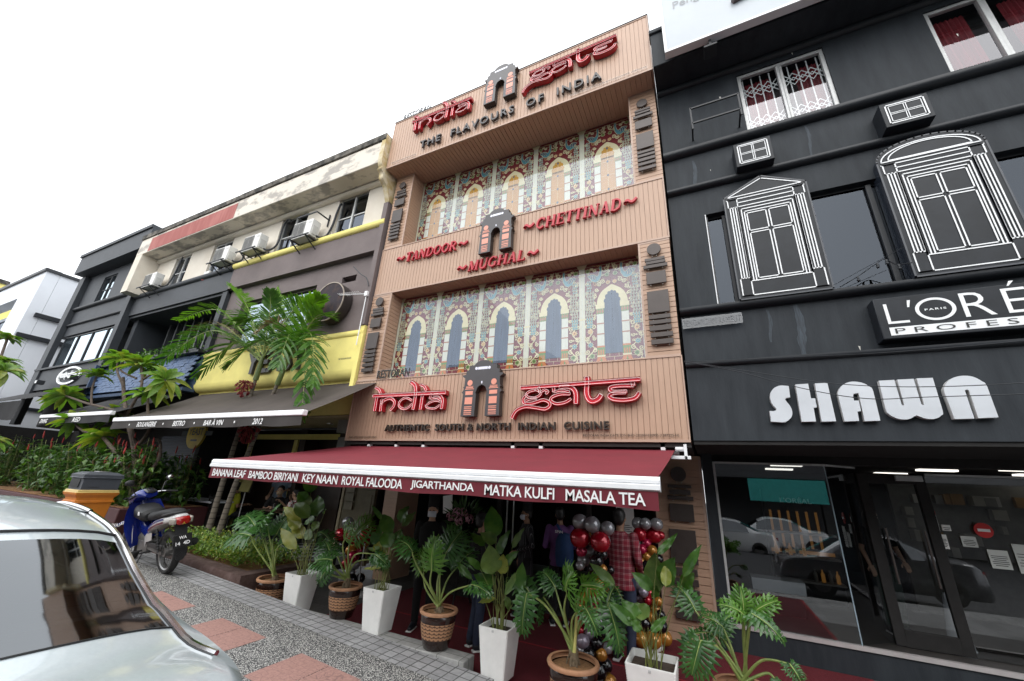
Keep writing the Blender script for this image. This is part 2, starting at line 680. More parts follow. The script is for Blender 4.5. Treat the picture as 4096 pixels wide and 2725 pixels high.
def paver_mat():
    """pressed concrete in a cobble pattern, dull red"""
    m = bpy.data.materials.new('red_paver')
    m.use_nodes = True
    n, l = m.node_tree.nodes, m.node_tree.links
    b = n['Principled BSDF']
    b.inputs['Roughness'].default_value = 0.65
    tc = n.new('ShaderNodeTexCoord')
    v = n.new('ShaderNodeTexVoronoi')
    v.feature = 'DISTANCE_TO_EDGE'
    v.inputs['Scale'].default_value = 15
    v.inputs['Randomness'].default_value = 0.55
    l.new(tc.outputs['Object'], v.inputs['Vector'])
    rp = n.new('ShaderNodeValToRGB')
    rp.color_ramp.elements[0].position, rp.color_ramp.elements[0].color = 0.0, (0.22, 0.13, 0.115, 1)
    rp.color_ramp.elements[1].position, rp.color_ramp.elements[1].color = 0.05, (0.36, 0.205, 0.175, 1)
    l.new(v.outputs['Distance'], rp.inputs[0])
    nz = n.new('ShaderNodeTexNoise')
    nz.inputs['Scale'].default_value = 45
    nz.inputs['Detail'].default_value = 6
    l.new(tc.outputs['Object'], nz.inputs['Vector'])
    mr = n.new('ShaderNodeMapRange')
    mr.inputs[3].default_value = 0.6
    mr.inputs[4].default_value = 1.4
    l.new(nz.outputs['Fac'], mr.inputs[0])
    mx = n.new('ShaderNodeMixRGB')
    mx.blend_type = 'MULTIPLY'
    mx.inputs[0].default_value = 1
    l.new(rp.outputs[0], mx.inputs[1])
    l.new(mr.outputs[0], mx.inputs[2])
    l.new(mx.outputs[0], b.inputs['Base Color'])
    bp = n.new('ShaderNodeBump')
    bp.inputs['Strength'].default_value = 0.6
    bp.inputs['Distance'].default_value = 0.01
    l.new(rp.outputs[0], bp.inputs['Height'])
    l.new(bp.outputs[0], b.inputs['Normal'])
    return m


def structure(name, b, m, **kw):
    o = b.build(name, m, None, **kw)
    o['kind'] = 'structure'
    return o


def sheet(x0, x1, y0, y1, dz, n=8):
    b = MB()
    rows = []
    for i in range(n + 1):
        x = x0 + (x1 - x0) * i / n
        rows.append([(x, y0, zpave(x) + dz), (x, y1, zpave(x) + dz)])
    return b.grid(rows)


b = MB()
xs = [-90, -40, 0, 40, 90]
b.grid([[(x, y, max(-0.053 * x, -1.2) - (0.14 if x < 0 else 0.2) - 0.03) for y in (-120, -12, 3.0)] for x in xs])
b.grid([[(x, y, -0.20 if x > -45 else -0.22) for y in (3.0, 130)] for x in xs])
structure('ground', b, M_asph)
# pavement block: pebble wash with a kerb, then a strip of small grey tiles, then red pavers let in
b = MB()
XL, XR = -44.0, -2.25
for (y0, y1) in ((2.45, 4.15),):
    b.grid([[(x, y0, zpave(x) - 0.3), (x, y0, zpave(x)), (x, y1, zpave(x)), (x, y1 + 0.41, zpave(x)), (x, y1 + 0.41, -0.2)] for x in (XL, -20, -8, XR)], flip=True)
    b.grid([[(XR, y0, zpave(XR) - 0.3), (XR, y1 + 0.41, -0.3)], [(XR, y0, zpave(XR)), (XR, y1 + 0.41, zpave(XR))]])
structure('pavement', b, pebble_mat())
structure('tile_strip', sheet(XL, XR, 4.15, 4.56, 0.004), tile_mat('grey_tile', (0.33, 0.33, 0.335), (0.10, 0.10, 0.10), 0.135, 0.1365, var=0.12, mortar=0.055))
b = MB()
b.box(-44, XR + 0.004, 2.33, 2.45, -0.3, 0.0)
for i, v in enumerate(b.v):
    b.v[i] = (v[0], v[1], (zpave(v[0]) - 0.3) if v[2] < -0.1 else zpave(v[0]) + 0.004)
structure('kerb', b, M_conc)
M_pav = paver_mat()
b = MB()
for k in range(9):
    x0 = -3.28 - 1.49 * k
    for (ya, yb) in ((3.07, 3.70),):
        for (xa, xb) in ((x0 - 0.44, x0), (x0 - 0.885, x0 - 0.447)):
            rows = [[(x, ya, zpave(x) + 0.004), (x, yb, zpave(x) + 0.004)] for x in (xa, xb)]
            b.grid(rows)
structure('pavement_inlay', b, M_pav)
b = MB()
b.box(-9.0, -2.64, 4.562, 4.81, -0.1, 0.19)
structure('step', b, tile_mat('step_tile', (0.30, 0.30, 0.29), (0.12, 0.12, 0.11), 0.30, 0.26, var=0.15, mortar=0.02), bevel=0.01)
b = MB()
b.box(-2.62, -2.15, 4.562, 4.72, -0.1, 0.07)
structure('lower_step', b, MATS['step_tile'], bevel=0.01)
# the shopfront floors behind
structure('arcade_floor', MB().box(-45, 14, 4.82, 16, -0.3, -0.012), tile_mat('arcade_tile', (0.06, 0.056, 0.052), (0.08, 0.08, 0.08), 0.4, 0.4, mortar=0.02))
structure('forecourt', MB().box(XR + 0.005, 14, 2.6, 4.818, -0.3, -0.015), tile_mat('forecourt_tile', (0.27, 0.27, 0.265), (0.12, 0.12, 0.12), 0.3, 0.3, mortar=0.02))

M_carpet = mat('carpet_red', (0.125, 0.007, 0.014), rough=1.0, var=0.35, vscale=60, bump=0.6, bscale=300, sheen=0.0)
M_cline = mat('carpet_seam', (0.30, 0.012, 0.02), rough=1.0, var=0.2)
carpet = part('red_carpet', [M_carpet, M_cline], None, lambda b: (b.box(-5.6, 1.62, 4.83, 7.46, -0.011, -0.002), b.box(-2.1, 1.62, 3.1, 4.829, -0.011, -0.002),
              b.box(-5.6, 1.62, 6.03, 6.06, -0.0019, 0.0005, 1), b.box(1.57, 1.62, 3.1, 7.4, -0.0019, 0.0005, 1), b.box(-2.1, 1.55, 4.9, 4.925, -0.0019, 0.0005, 1)))
tag(carpet, 'dark red carpet laid across the restaurant forecourt', 'carpet')

# ================================================================ tan restaurant building
M_tanV = mat('tan_board_vertical', (0.445, 0.292, 0.208), rough=0.45, var=0.15, vscale=9, stretch=(14, 3, 0.35), bump=0.04, bscale=30)
M_tanH = mat('tan_board_level', (0.445, 0.288, 0.200), rough=0.45, var=0.15, vscale=9, stretch=(0.35, 3, 14), bump=0.04, bscale=30)
M_tanS = mat('tan_board_soffit', (0.43, 0.28, 0.20), rough=0.5, var=0.10, vscale=9, stretch=(10, 0.5, 3))
M_trim = mat('tan_trim', (0.44, 0.305, 0.235), rough=0.4, var=0.06)
M_dark = mat('dark_render', (0.03, 0.028, 0.027), rough=0.9, var=0.2)
M_shop = mat('shop_dark', (0.013, 0.012, 0.012), rough=0.85, var=0.3)
M_plate = mat('bronze_plate', (0.058, 0.046, 0.042), rough=0.42, metal=0.15, var=0.15, vscale=5)
M_bolt = mat('steel_bolt', (0.5, 0.5, 0.5), rough=0.3, metal=0.9, var=0.0)


def siding(b, run0, run1, pitch, groove, depth, place, mi=0):
    """grooved boarding: place(run, depth) -> (p, q), the two ends of the line at that run"""
    n = max(1, round(abs(run1 - run0) / pitch))
    st = (run1 - run0) / n
    g = groove * (1 if st > 0 else -1)
    rows = []
    for i in range(n):
        a, e = run0 + st * i, run0 + st * (i + 1)
        rows += [place(a, 0), place(e - g, 0), place(e - g * 0.9, depth), place(e - g * 0.1, depth)]
    rows.append(place(run1, 0))
    return b.grid([list(r_) for r_ in rows], mi)


tan = thing('restaurant_building', 'tan boarded three storey restaurant front with painted arch windows', 'building', (0, 0, 0))
FY = 5.6


def vboard(x0, x1, z0, z1, y, back, name, par=tan):
    b = MB()
    siding(b, x0, x1, 0.083, 0.009, 0.012, lambda r_, d: ((r_, y + d, z0), (r_, y + d, z1)))
    b.box(x0, x1, y + 0.013, back, z0 + 0.001, z1 - 0.001)
    t = 0.035
    b.box(x0 - 0.01, x1 + 0.01, y - 0.012, y + 0.02, z0 - t, z0, 1)
    b.box(x0 - 0.01, x1 + 0.01, y - 0.012, y + 0.02, z1, z1 + t * 0.6, 1)
    b.box(x0 - 0.02, x0, y - 0.01, back, z0 - t, z1 + t * 0.6, 1)
    b.box(x1, x1 + 0.02, y - 0.01, back, z0 - t, z1 + t * 0.6, 1)
    return b.build(name, [M_tanV, M_trim], par, sharp=20)


vboard(-6.67, -0.15, 9.58, 11.10, FY, 6.39, 'upper_fascia')
part('parapet_cap', M_dark, tan, lambda b: b.box(-6.70, -0.12, FY - 0.015, 6.4, 11.122, 11.16))
vboard(-6.66, -0.17, 6.09, 7.31, 6.0, 6.44, 'middle_panel')
vboard(-6.70, -0.17, 2.76, 3.97, 6.0, 6.5, 'lower_panel')


def soffit(x0, x1, y0, y1, z, name):
    b = MB()
    siding(b, x0, x1, 0.098, 0.009, 0.012, lambda r_, d: ((r_, y1, z + d), (r_, y0, z + d)))
    b.build(name, M_tanS, tan, sharp=20)


soffit(-6.66, -0.16, FY + 0.02, 6.46, 9.545, 'soffit')
soffit(-6.12, -0.66, 6.02, 6.42, 6.052, 'soffit')
part('soffit', M_dark, tan, lambda b: b.box(-6.68, -0.15, 6.03, 7.5, 2.66, 2.72))
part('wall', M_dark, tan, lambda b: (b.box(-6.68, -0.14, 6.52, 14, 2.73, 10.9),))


def column(x0, x1, z0, z1, inner, plates):
    """boarded pier between the windows with its dark metal plates"""
    b = MB()
    y = 6.0
    siding(b, z0, z1, 0.09, 0.01, 0.014, lambda r_, d: ((x1, y + d, r_), (x0, y + d, r_)))
    if inner == 'R':
        siding(b, z0, z1, 0.09, 0.01, 0.014, lambda r_, d: ((x1 - d, 6.5, r_), (x1 - d, y, r_)))
        b.box(x1 - 0.03, x1 + 0.004, y - 0.006, y + 0.02, z0, z1, 1)
    else:
        siding(b, z0, z1, 0.09, 0.01, 0.014, lambda r_, d: ((x0 + d, y, r_), (x0 + d, 6.5, r_)))
        b.box(x0 - 0.004, x0 + 0.03, y - 0.006, y + 0.02, z0, z1, 1)
    b.box(x0 + 0.02, x1 - 0.02, y + 0.016, 6.45, z0, z1)
    b.box(x0, x1, y - 0.005, y + 0.02, z1 - 0.03, z1, 1)
    b.box(x0, x1, y - 0.005, y + 0.02, z0, z0 + 0.025, 1)
    o = b.build('column', [M_tanH, M_trim], tan, sharp=20)
    add_plates(o, (x0 + x1) / 2, y, plates)
    return o


def add_plates(par, xc, y, plates, sc=1.0):
    for kind, dx, z, w, h in plates:
        b = MB()
        if kind == 'disc':
            b.lathe([(0, 0), (w, 0), (w, 0.03)], (xc + dx, y - 0.07, z), 28, axis='y')
        else:
            b.box(xc + dx - w / 2, xc + dx + w / 2, y - 0.07, y - 0.035, z - h / 2, z + h / 2)
        for s in (-0.3, 0.3):
            b.tube([(xc + dx + s * w, y - 0.05, z - h / 2 - 0.012), (xc + dx + s * w, y + 0.02, z - h / 2 - 0.012)], 0.008, 6, 1)
        b.build('metal_plate', [M_plate, M_bolt], par, bevel=0.004)


PL_LOW = [('disc', 0, 5.85, 0.11, 0.22), ('bar', 0, 5.66, 0.31, 0.055), ('bar', 0.01, 5.60, 0.30, 0.055), ('bar', 0, 5.53, 0.37, 0.06), ('bar', 0, 5.315, 0.30, 0.22), ('bar', 0, 4.885, 0.32, 0.38),
          ('bar', 0, 4.625, 0.32, 0.07), ('bar', 0, 4.535, 0.32, 0.065), ('bar', 0, 4.435, 0.32, 0.085), ('bar', 0.01, 4.325, 0.32, 0.075), ('bar', 0.01, 4.21, 0.32, 0.08)]
PL_UP = [('disc', 0, 9.20, 0.10, 0.2), ('bar', 0, 9.02, 0.29, 0.05), ('bar', 0, 8.955, 0.28, 0.05), ('bar', 0, 8.87, 0.36, 0.065), ('bar', 0, 8.66, 0.31, 0.2), ('bar', 0, 8.24, 0.31, 0.37),
         ('bar', 0, 7.97, 0.31, 0.06), ('bar', 0, 7.885, 0.31, 0.06), ('bar', 0, 7.79, 0.31, 0.07), ('bar', 0, 7.69, 0.31, 0.065), ('bar', 0, 7.58, 0.31, 0.07)]
column(-0.66, -0.16, 3.99, 6.05, 'L', PL_LOW)
column(-6.70, -6.13, 3.99, 6.05, 'R', PL_LOW)
column(-0.65, -0.15, 7.33, 9.545, 'L', PL_UP)
column(-6.66, -6.09, 7.33, 9.545, 'R', PL_UP)

# ---- painted windows
M_g = {
    'maroon': mat('paint_maroon', (0.15, 0.014, 0.022), rough=0.25, var=0.1),
    'cream': mat('paint_cream', (0.60, 0.55, 0.34), rough=0.3, var=0.1),
    'pale': mat('paint_pale', (0.55, 0.57, 0.50), rough=0.3, var=0.12, vscale=14, stretch=(6, 1, 0.8)),
    'teal': mat('paint_teal', (0.075, 0.25, 0.31), rough=0.25, var=0.2),
    'navy': mat('paint_navy', (0.04, 0.09, 0.15), rough=0.25, var=0.2),
    'orange': mat('paint_orange', (0.45, 0.14, 0.025), rough=0.25, var=0.1),
    'green': mat('paint_green', (0.10, 0.22, 0.04), rough=0.25, var=0.1),
    'peach': mat('paint_peach', (0.60, 0.36, 0.16), rough=0.25, var=0.1),
    'amber': mat('paint_amber', (0.42, 0.21, 0.05), rough=0.25, var=0.08),
    'umber': mat('paint_umber', (0.33, 0.14, 0.08), rough=0.25, var=0.08),
    'dim': mat('curtain_sky_tint', (0.065, 0.09, 0.14), rough=0.5, var=0.35, vscale=3, stretch=(9, 1, 0.5)),  # dark curtain, with the blue sky reflection painted into its colour
    'lace': mat('paint_amber_glow', (0.48, 0.24, 0.02), rough=0.25, var=0.08),
}
G_KEYS = list(M_g)
G_MATS = [M_g[k] for k in G_KEYS]
M_pane = glass_mat('window_glass', tint=(0.97, 0.98, 0.98), base=0.0, boost=1.25, gcol=(0.75, 0.85, 0.97))


def ribbon(b, pts, w, y, mi, taper=False):
    n = len(pts)
    rows = []
    for i, p in enumerate(pts):
        a, c = pts[max(0, i - 1)], pts[min(n - 1, i + 1)]
        dx, dz = c[0] - a[0], c[1] - a[1]
        L = math.hypot(dx, dz) or 1
        h = w / 2 * (1 if not taper else (1 - 0.7 * i / (n - 1)))
        rows.append([(p[0] - dz / L * h, y, p[1] + dx / L * h), (p[0] + dz / L * h, y, p[1] - dx / L * h)])
    b.grid(rows, mi)


def scroll(b, x, z, r, start, turns, sgn, w, y, mi):
    pts = []
    n = int(14 * turns)
    for i in range(n + 1):
        t = i / n
        a = start + sgn * turns * 2 * PI * t
        q = r * (1 - 0.85 * t)
        pts.append((x + q * math.cos(a), z + q * math.sin(a)))
    ribbon(b, pts, w, y, mi)


def petals(b, x, z, r, y, mi, edge, n=8):
    for k in range(n):
        a = 2 * PI * k / n
        for rr, m, yy in ((1.0, edge, y), (0.78, mi, y - 0.0015)):
            L, w = r * rr, r * 0.26 * rr
            cx, cz = math.cos(a), math.sin(a)
            o = r * 0.12
            P = [(x + cx * o, z + cz * o), (x + cx * (o + L) / 2 - cz * w, z + cz * (o + L) / 2 + cx * w), (x + cx * L, z + cz * L), (x + cx * (o + L) / 2 + cz * w, z + cz * (o + L) / 2 - cx * w)]
            b.flat(P, yy, m)


def drop(b, x, z, w, h, y, outer, mid, inner):
    for s, m, yy in ((1.0, outer, y), (0.72, mid, y - 0.0015), (0.34, inner, y - 0.003)):
        P = [(x, z + h * (0.5 * s))]
        for k in range(9):
            a = PI * (0.12 + k / 8 * 1.0 - 0.12 * k / 4)
            P.append((x + w / 2 * s * math.cos(a), z - h * 0.15 - w / 2 * s * math.sin(a)))
        b.flat(P, yy, m)


def arch_pts(hw, z0, zs, za, lobes, depth):
    """cusped arch: from lower left up and over to lower right"""
    P = [(-hw, z0), (-hw, zs)]
    if lobes:
        N = 7
        for k in range(N):
            a0, a1 = PI - PI * k / N, PI - PI * (k + 1) / N
            for j in range(7):
                a = a0 + (a1 - a0) * j / 6
                bul = math.sin(PI * j / 6) * depth - depth * 0.4
                px = math.cos(a) * (hw + bul)
                pz = math.sin(a) * ((za - zs) + bul)
                P.append((px, zs + max(0, pz)))
    else:
        for k in range(25):
            a = PI - PI * k / 24
            point = 1 + 0.10 * max(0, 1 - abs(a - PI / 2) / 0.35)
            P.append((math.cos(a) * hw, zs + math.sin(a) * (za - zs) * point))
    P += [(hw, zs), (hw, z0)]
    return P


def window_art(b, w, h, upper):
    K = {k: i for i, k in enumerate(G_KEYS)}
    hw = w / 2
    rr = random.Random(3)
    b.flat([(-hw, 0), (hw, 0), (hw, h), (-hw, h)], 0.0, K['maroon'])
    # brick courses at top and foot
    for (za, zb, rows) in ((0.94, 1.0, 2), (0.0, 0.13, 4)):
        for i in range(rows + 1):
            z = h * (za + (zb - za) * i / rows)
            b.flat([(-hw, z), (hw, z), (hw, z + 0.006), (-hw, z + 0.006)], -0.002, K['cream'])
    for i in range(4):
        for k in range(-3, 4):
            x = (k + 0.5 * (i % 2)) * 0.155
            if abs(x) < 0.16:
                z = h * 0.13 * i / 4
                b.flat([(x, z), (x + 0.006, z), (x + 0.006, z + h * 0.0325), (x, z + h * 0.0325)], -0.002, K['cream'])
    # pilasters at both sides
    for s in (-1, 1):
        xa, xb = s * hw, s * (hw - 0.055)
        b.flat([(xa, 0), (xb, 0), (xb, h * 0.96), (xa, h * 0.96)], -0.006, K['pale'])
        for zz in (0.02, 0.45, 0.88):
            b.flat([(xa, zz * h), (xb - s * 0.012, zz * h), (xb - s * 0.012, zz * h + 0.03), (xa, zz * h + 0.03)], -0.008, K['cream'])
        b.flat([(xa, h * 0.955), (xb, h * 0.955), (xb - s * 0.05, h), (xa, h)], -0.008, K['cream'])
        for q in (0.014, 0.028, 0.042):
            b.flat([(s * (hw - q), 0.06), (s * (hw - q) + 0.004, 0.06), (s * (hw - q) + 0.004, h * 0.94), (s * (hw - q), h * 0.94)], -0.0075, K['cream'])
    # arch
    zs, iw = 0.575 * h, 0.15
    outer = arch_pts(0.275, zs - 0.02, zs, 0.745 * h, False, 0)
    b.flat(outer, -0.006, K['cream'])
    ins = arch_pts(iw - 0.012, zs - 0.03, zs + 0.02, 0.70 * h, True, 0.022)
    if upper:
        b.flat(ins, -0.008, K['lace'])
        b.flat([(-iw, 0.13 * h), (iw, 0.13 * h), (iw, zs), (-iw, zs)], -0.008, K['amber'])
        for k in range(4):
            z = 0.2 * h + k * 0.16 * h
            b.flat([(-0.026, z), (0, z - 0.036), (0.026, z), (0, z + 0.036)], -0.011, K['navy'])
            b.flat([(-iw, z - 0.003), (-0.03, z - 0.003), (-0.03, z + 0.003), (-iw, z + 0.003)], -0.0095, K['cream'])
            b.flat([(iw, z - 0.003), (0.03, z - 0.003), (0.03, z + 0.003), (iw, z + 0.003)], -0.0095, K['cream'])
        for sx in (-0.5, 0.5):
            b.flat([(-0.003, 0.16 * h), (0.003, 0.16 * h), (0.003, 0.68 * h), (-0.003, 0.68 * h)], -0.0092 - 0.0005 * (sx > 0), K['cream'])
    else:
        b.flat(ins, -0.008, K['dim'])
        b.flat([(-iw, 0.13 * h), (iw, 0.13 * h), (iw, zs), (-iw, zs)], -0.0085, K['dim'])
    # columns of the arch
    for s in (-1, 1):
        def q(x0, x1, z0, z1, y, m):
            b.flat([(s * x0, z0 * h), (s * x1, z0 * h), (s * x1, z1 * h), (s * x0, z1 * h)], y, K[m])
        q(0.135, 0.30, 0.0, 0.03, -0.010, 'cream')
        b.flat([(s * 0.15, 0.03 * h), (s * 0.285, 0.03 * h), (s * 0.305, 0.07 * h), (s * 0.275, 0.105 * h), (s * 0.16, 0.105 * h), (s * 0.13, 0.07 * h)], -0.010, K['orange'])
        b.flat([(s * 0.218, 0.035 * h), (s * 0.236, 0.065 * h), (s * 0.218, 0.10 * h), (s * 0.20, 0.065 * h)], -0.012, K['green'])
        q(0.145, 0.29, 0.103, 0.118, -0.011, 'cream')
        q(0.15, 0.285, 0.118, 0.185, -0.010, 'green')
        for dx in (0.166, 0.206, 0.246):
            b.flat([(s * dx, 0.12 * h), (s * (dx + 0.026), 0.12 * h), (s * (dx + 0.026), 0.155 * h), (s * (dx + 0.013), 0.172 * h), (s * dx, 0.155 * h)], -0.012, K['orange'])
        q(0.15, 0.285, 0.185, 0.20, -0.011, 'orange')
        q(0.155, 0.28, 0.20, 0.49, -0.010, 'pale')
        for zz in (0.30, 0.395):
            q(0.15, 0.285, zz, zz + 0.011, -0.012, 'umber')
        q(0.148, 0.287, 0.49, 0.54, -0.011, 'green')
        for dx in (0.172, 0.217, 0.262):
            b.flat([(s * dx, 0.49 * h), (s * (dx + 0.02), 0.512 * h), (s * dx, 0.542 * h), (s * (dx - 0.02), 0.512 * h)], -0.013, K['umber'])
        q(0.135, 0.297, 0.54, 0.58, -0.012, 'cream')
        # peacock
        bx, bz = s * 0.335, 0.85 * h
        body = [(s * 0.44, 0.875 * h), (s * 0.38, 0.888 * h), (s * 0.31, 0.882 * h), (s * 0.255, 0.86 * h), (s * 0.225, 0.875 * h), (s * 0.205, 0.915 * h), (s * 0.215, 0.955 * h), (s * 0.175, 0.962 * h),
                (s * 0.165, 0.93 * h), (s * 0.175, 0.86 * h), (s * 0.22, 0.815 * h), (s * 0.29, 0.80 * h), (s * 0.36, 0.82 * h)]
        b.flat(body, -0.010, K['teal'])
        wing = [(s * 0.44, 0.872 * h), (s * 0.37, 0.88 * h), (s * 0.30, 0.872 * h), (s * 0.265, 0.845 * h), (s * 0.30, 0.83 * h), (s * 0.37, 0.845 * h)]
        b.flat(wing, -0.012, K['navy'])
        for k in range(3):
            ribbon(b, [(s * (0.29 + k * 0.04), 0.832 * h), (s * (0.30 + k * 0.045), 0.855 * h), (s * (0.285 + k * 0.04), 0.876 * h)], 0.007, -0.0135, K['cream'])
        ribbon(b, body + [body[0]], 0.008, -0.0115, K['cream'])
        for k in range(3):
            ribbon(b, [(s * 0.185, 0.958 * h), (s * (0.23 + 0.03 * k), 0.97 * h), (s * (0.25 + 0.05 * k), (0.955 + 0.01 * k) * h)], 0.007, -0.0135, K['peach'])
        for k in (0, 1):
            ribbon(b, [(s * (0.30 + 0.03 * k), 0.81 * h), (s * (0.285 + 0.03 * k), 0.775 * h), (s * (0.25 + 0.03 * k), 0.765 * h)], 0.008, -0.0115, K['peach'])
        # tail: blue plumes, eyed feathers, blue scales
        for i in range(4):
            for j in range(3):
                drop(b, s * (0.405 + 0.032 * (j - 1) + 0.01 * (i % 2)), (0.815 - 0.028 * i) * h, 0.034, 0.075, -0.012 - 0.0003 * i, K['cream'], K['teal'], K['teal'])
        for i in range(9):
            n = 4 if i < 6 else 3
            for j in range(n):
                x = 0.405 + (j - (n - 1) / 2) * 0.047 + 0.012 * (i % 2) - 0.012 * (2 < i < 6)
                if x > hw - 0.06 or (x < 0.30 and i > 5):
                    continue
                drop(b, s * x, (0.705 - 0.03 * i) * h, 0.046, 0.088, -0.0125 - 0.0002 * i, K['cream'], K['navy'], K['cream'])
        for i in range(4):
            for j in range(3):
                x = 0.405 + (j - 1) * 0.045 * (1 - 0.1 * i) + 0.008 * (i % 2)
                drop(b, s * x, (0.46 - 0.025 * i) * h, 0.05, 0.085, -0.0145 + 0.0006 * i, K['cream'], K['teal'], K['teal'])
        # flowers and scrolls
        for (fx, fz, r_, m) in ((0.40, 0.335, 0.06, 'peach'), (0.40, 0.215, 0.06, 'teal'), (0.375, 0.115, 0.06, 'green'), (0.43, 0.925, 0.055, 'green'), (0.075, 0.865, 0.055, 'green'), (0.06, 0.785, 0.05, 'peach')):
            petals(b, s * fx, fz * h, r_, -0.009, K[m], K['cream'])
        for (x, z, r_, st, tn, sg) in ((0.34, 0.375, 0.045, 0.5, 1.3, 1), (0.46, 0.385, 0.04, 2.6, 1.3, -1), (0.455, 0.275, 0.05, 1.0, 1.4, -1), (0.335, 0.27, 0.035, 2.5, 1.2, 1), (0.33, 0.165, 0.045, 1.5, 1.3, 1),
                                       (0.455, 0.155, 0.045, 0.0, 1.4, -1), (0.455, 0.06, 0.04, 3.0, 1.3, 1), (0.34, 0.055, 0.04, 0.5, 1.3, -1), (0.225, 0.775, 0.045, 0.2, 1.5, 1), (0.15, 0.80, 0.05, 2.2, 1.5, -1),
                                       (0.27, 0.725, 0.04, 3.2, 1.5, 1), (0.30, 0.665, 0.04, 1.2, 1.3, -1), (0.075, 0.93, 0.05, 4.0, 1.3, 1), (0.05, 0.955, 0.03, 1.0, 1.2, -1), (0.30, 0.925, 0.035, 0.6, 1.5, -1), (0.365, 0.945, 0.03, 2.6, 1.4, 1),
                                       (0.455, 0.80, 0.035, 1.6, 1.4, 1), (0.46, 0.70, 0.035, 3.8, 1.3, -1), (0.315, 0.60, 0.03, 5.0, 1.3, 1), (0.45, 0.62, 0.03, 1.0, 1.2, 1), (0.46, 0.545, 0.03, 4.0, 1.2, -1), (0.32, 0.455, 0.03, 4.4, 1.2, 1)):
            st2, sg2 = (st, sg) if s > 0 else (PI - st, -sg)
            scroll(b, s * x, z * h, r_, st2, tn, sg2, 0.018, -0.0085 - 0.0001 * (z * 10), K['cream'])
        for k in range(26):
            x, z = rr.uniform(0.29, 0.475), rr.uniform(0.06, 0.93)
            if z > 0.6:
                x = rr.uniform(0.02 if z > 0.78 else 0.24, 0.475)
            scroll(b, s * x, z * h, rr.uniform(0.018, 0.032), rr.uniform(0, 6), 1.3, s * rr.choice((-1, 1)), 0.011, -0.0078 - 0.00004 * k, K['cream'])
        ribbon(b, [(s * x, z * h) for x, z in cr([(0.47, 0.40), (0.36, 0.33), (0.47, 0.25), (0.33, 0.18), (0.46, 0.10), (0.36, 0.03)], 5)], 0.016, -0.0082, K['cream'])
        ribbon(b, [(s * x, z * h) for x, z in cr([(0.02, 0.975), (0.06, 0.91), (0.14, 0.90), (0.19, 0.95)], 5)], 0.017, -0.0082, K['cream'])


def painted_row(x0, x1, z0, z1, y, upper):
    w = (x1 - x0) / 5
    h = z1 - z0
    b = MB()
    t = 0.018
    b.box(-w / 2, w / 2, 0.016, 0.05, 0, t)
    b.box(-w / 2, w / 2, 0.016, 0.05, h - t, h)
    b.box(-w / 2, -w / 2 + t / 2, 0.016, 0.05, t, h - t)
    b.box(w / 2 - t / 2, w / 2, 0.016, 0.05, t, h - t)
    first = b.build('window', M_dark, tan, flat=True)
    art = MB()
    window_art(art, w, h, upper)
    a = art.build('painted_pane', G_MATS, first, flat=True, weld=False)
    g = MB()
    for s in (-1, 1):
        g.add([(s * w / 4 - w / 4 + 0.001, -0.03, 0), (s * w / 4 + w / 4 - 0.001, -0.03, 0), (s * w / 4 + w / 4 - 0.001, -0.03, h), (s * w / 4 - w / 4 + 0.001, -0.03, h)], [(0, 1, 2, 3)])
    g.build('glass_pane', M_pane, first, flat=True)
    for i in range(5):
        o = first if i == 0 else copy_tree(first)
        o.location = (x0 + w * (i + 0.5), y, z0)


painted_row(-6.12, -0.66, 3.97, 6.05, 6.36, False)
painted_row(-6.10, -0.65, 7.31, 9.545, 6.43, True)

# ground floor of the restaurant: pier, dark glazed front and room behind
b = MB()
siding(b, 0.0, 2.66, 0.11, 0.011, 0.016, lambda r_, d: ((-0.11, 7.44 + d, r_), (-0.80, 7.44 + d, r_)))
b.box(-0.80, -0.11, 7.457, 8.2, 0, 2.66)
b.box(-0.83, -0.80, 7.43, 7.9, 0, 2.66, 1)
b.box(-0.11, -0.07, 7.43, 7.9, 0, 2.66, 1)
pier = b.build('pier', [M_tanH, M_trim], tan, sharp=20)
add_plates(pier, -0.43, 7.44, [('disc', 0, 2.36, 0.12, 0.24), ('bar', 0, 2.17, 0.36, 0.045), ('bar', 0.0, 2.08, 0.32, 0.075), ('bar', 0, 1.99, 0.39, 0.06), ('bar', 0, 1.77, 0.36, 0.26), ('bar', -0.02, 1.28, 0.39, 0.48),
                               ('bar', -0.03, 0.93, 0.36, 0.10), ('bar', -0.03, 0.79, 0.36, 0.09), ('bar', -0.03, 0.65, 0.36, 0.1), ('bar', -0.03, 0.5, 0.36, 0.1), ('bar', -0.03, 0.35, 0.36, 0.1)])
part('pier', [M_tanH], tan, lambda b: b.box(-6.72, -6.35, 7.44, 8.2, 0, 2.66))
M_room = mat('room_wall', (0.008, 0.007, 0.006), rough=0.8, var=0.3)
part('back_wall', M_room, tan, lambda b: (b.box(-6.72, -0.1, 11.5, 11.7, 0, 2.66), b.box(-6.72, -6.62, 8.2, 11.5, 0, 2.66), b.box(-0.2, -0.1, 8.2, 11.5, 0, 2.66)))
M_shopglass = glass_mat('shop_glass', tint=(0.62, 0.66, 0.66), base=0.02, boost=0.9)
part('door_frame', M_dark, tan, lambda b: (b.box(-6.35, -0.83, 7.6, 7.68, 2.3, 2.66), b.box(-3.9, -3.82, 7.6, 7.68, 0, 2.3), b.box(-2.06, -1.98, 7.6, 7.68, 0, 2.3), b.box(-0.9, -0.83, 7.6, 7.68, 0, 2.3)))
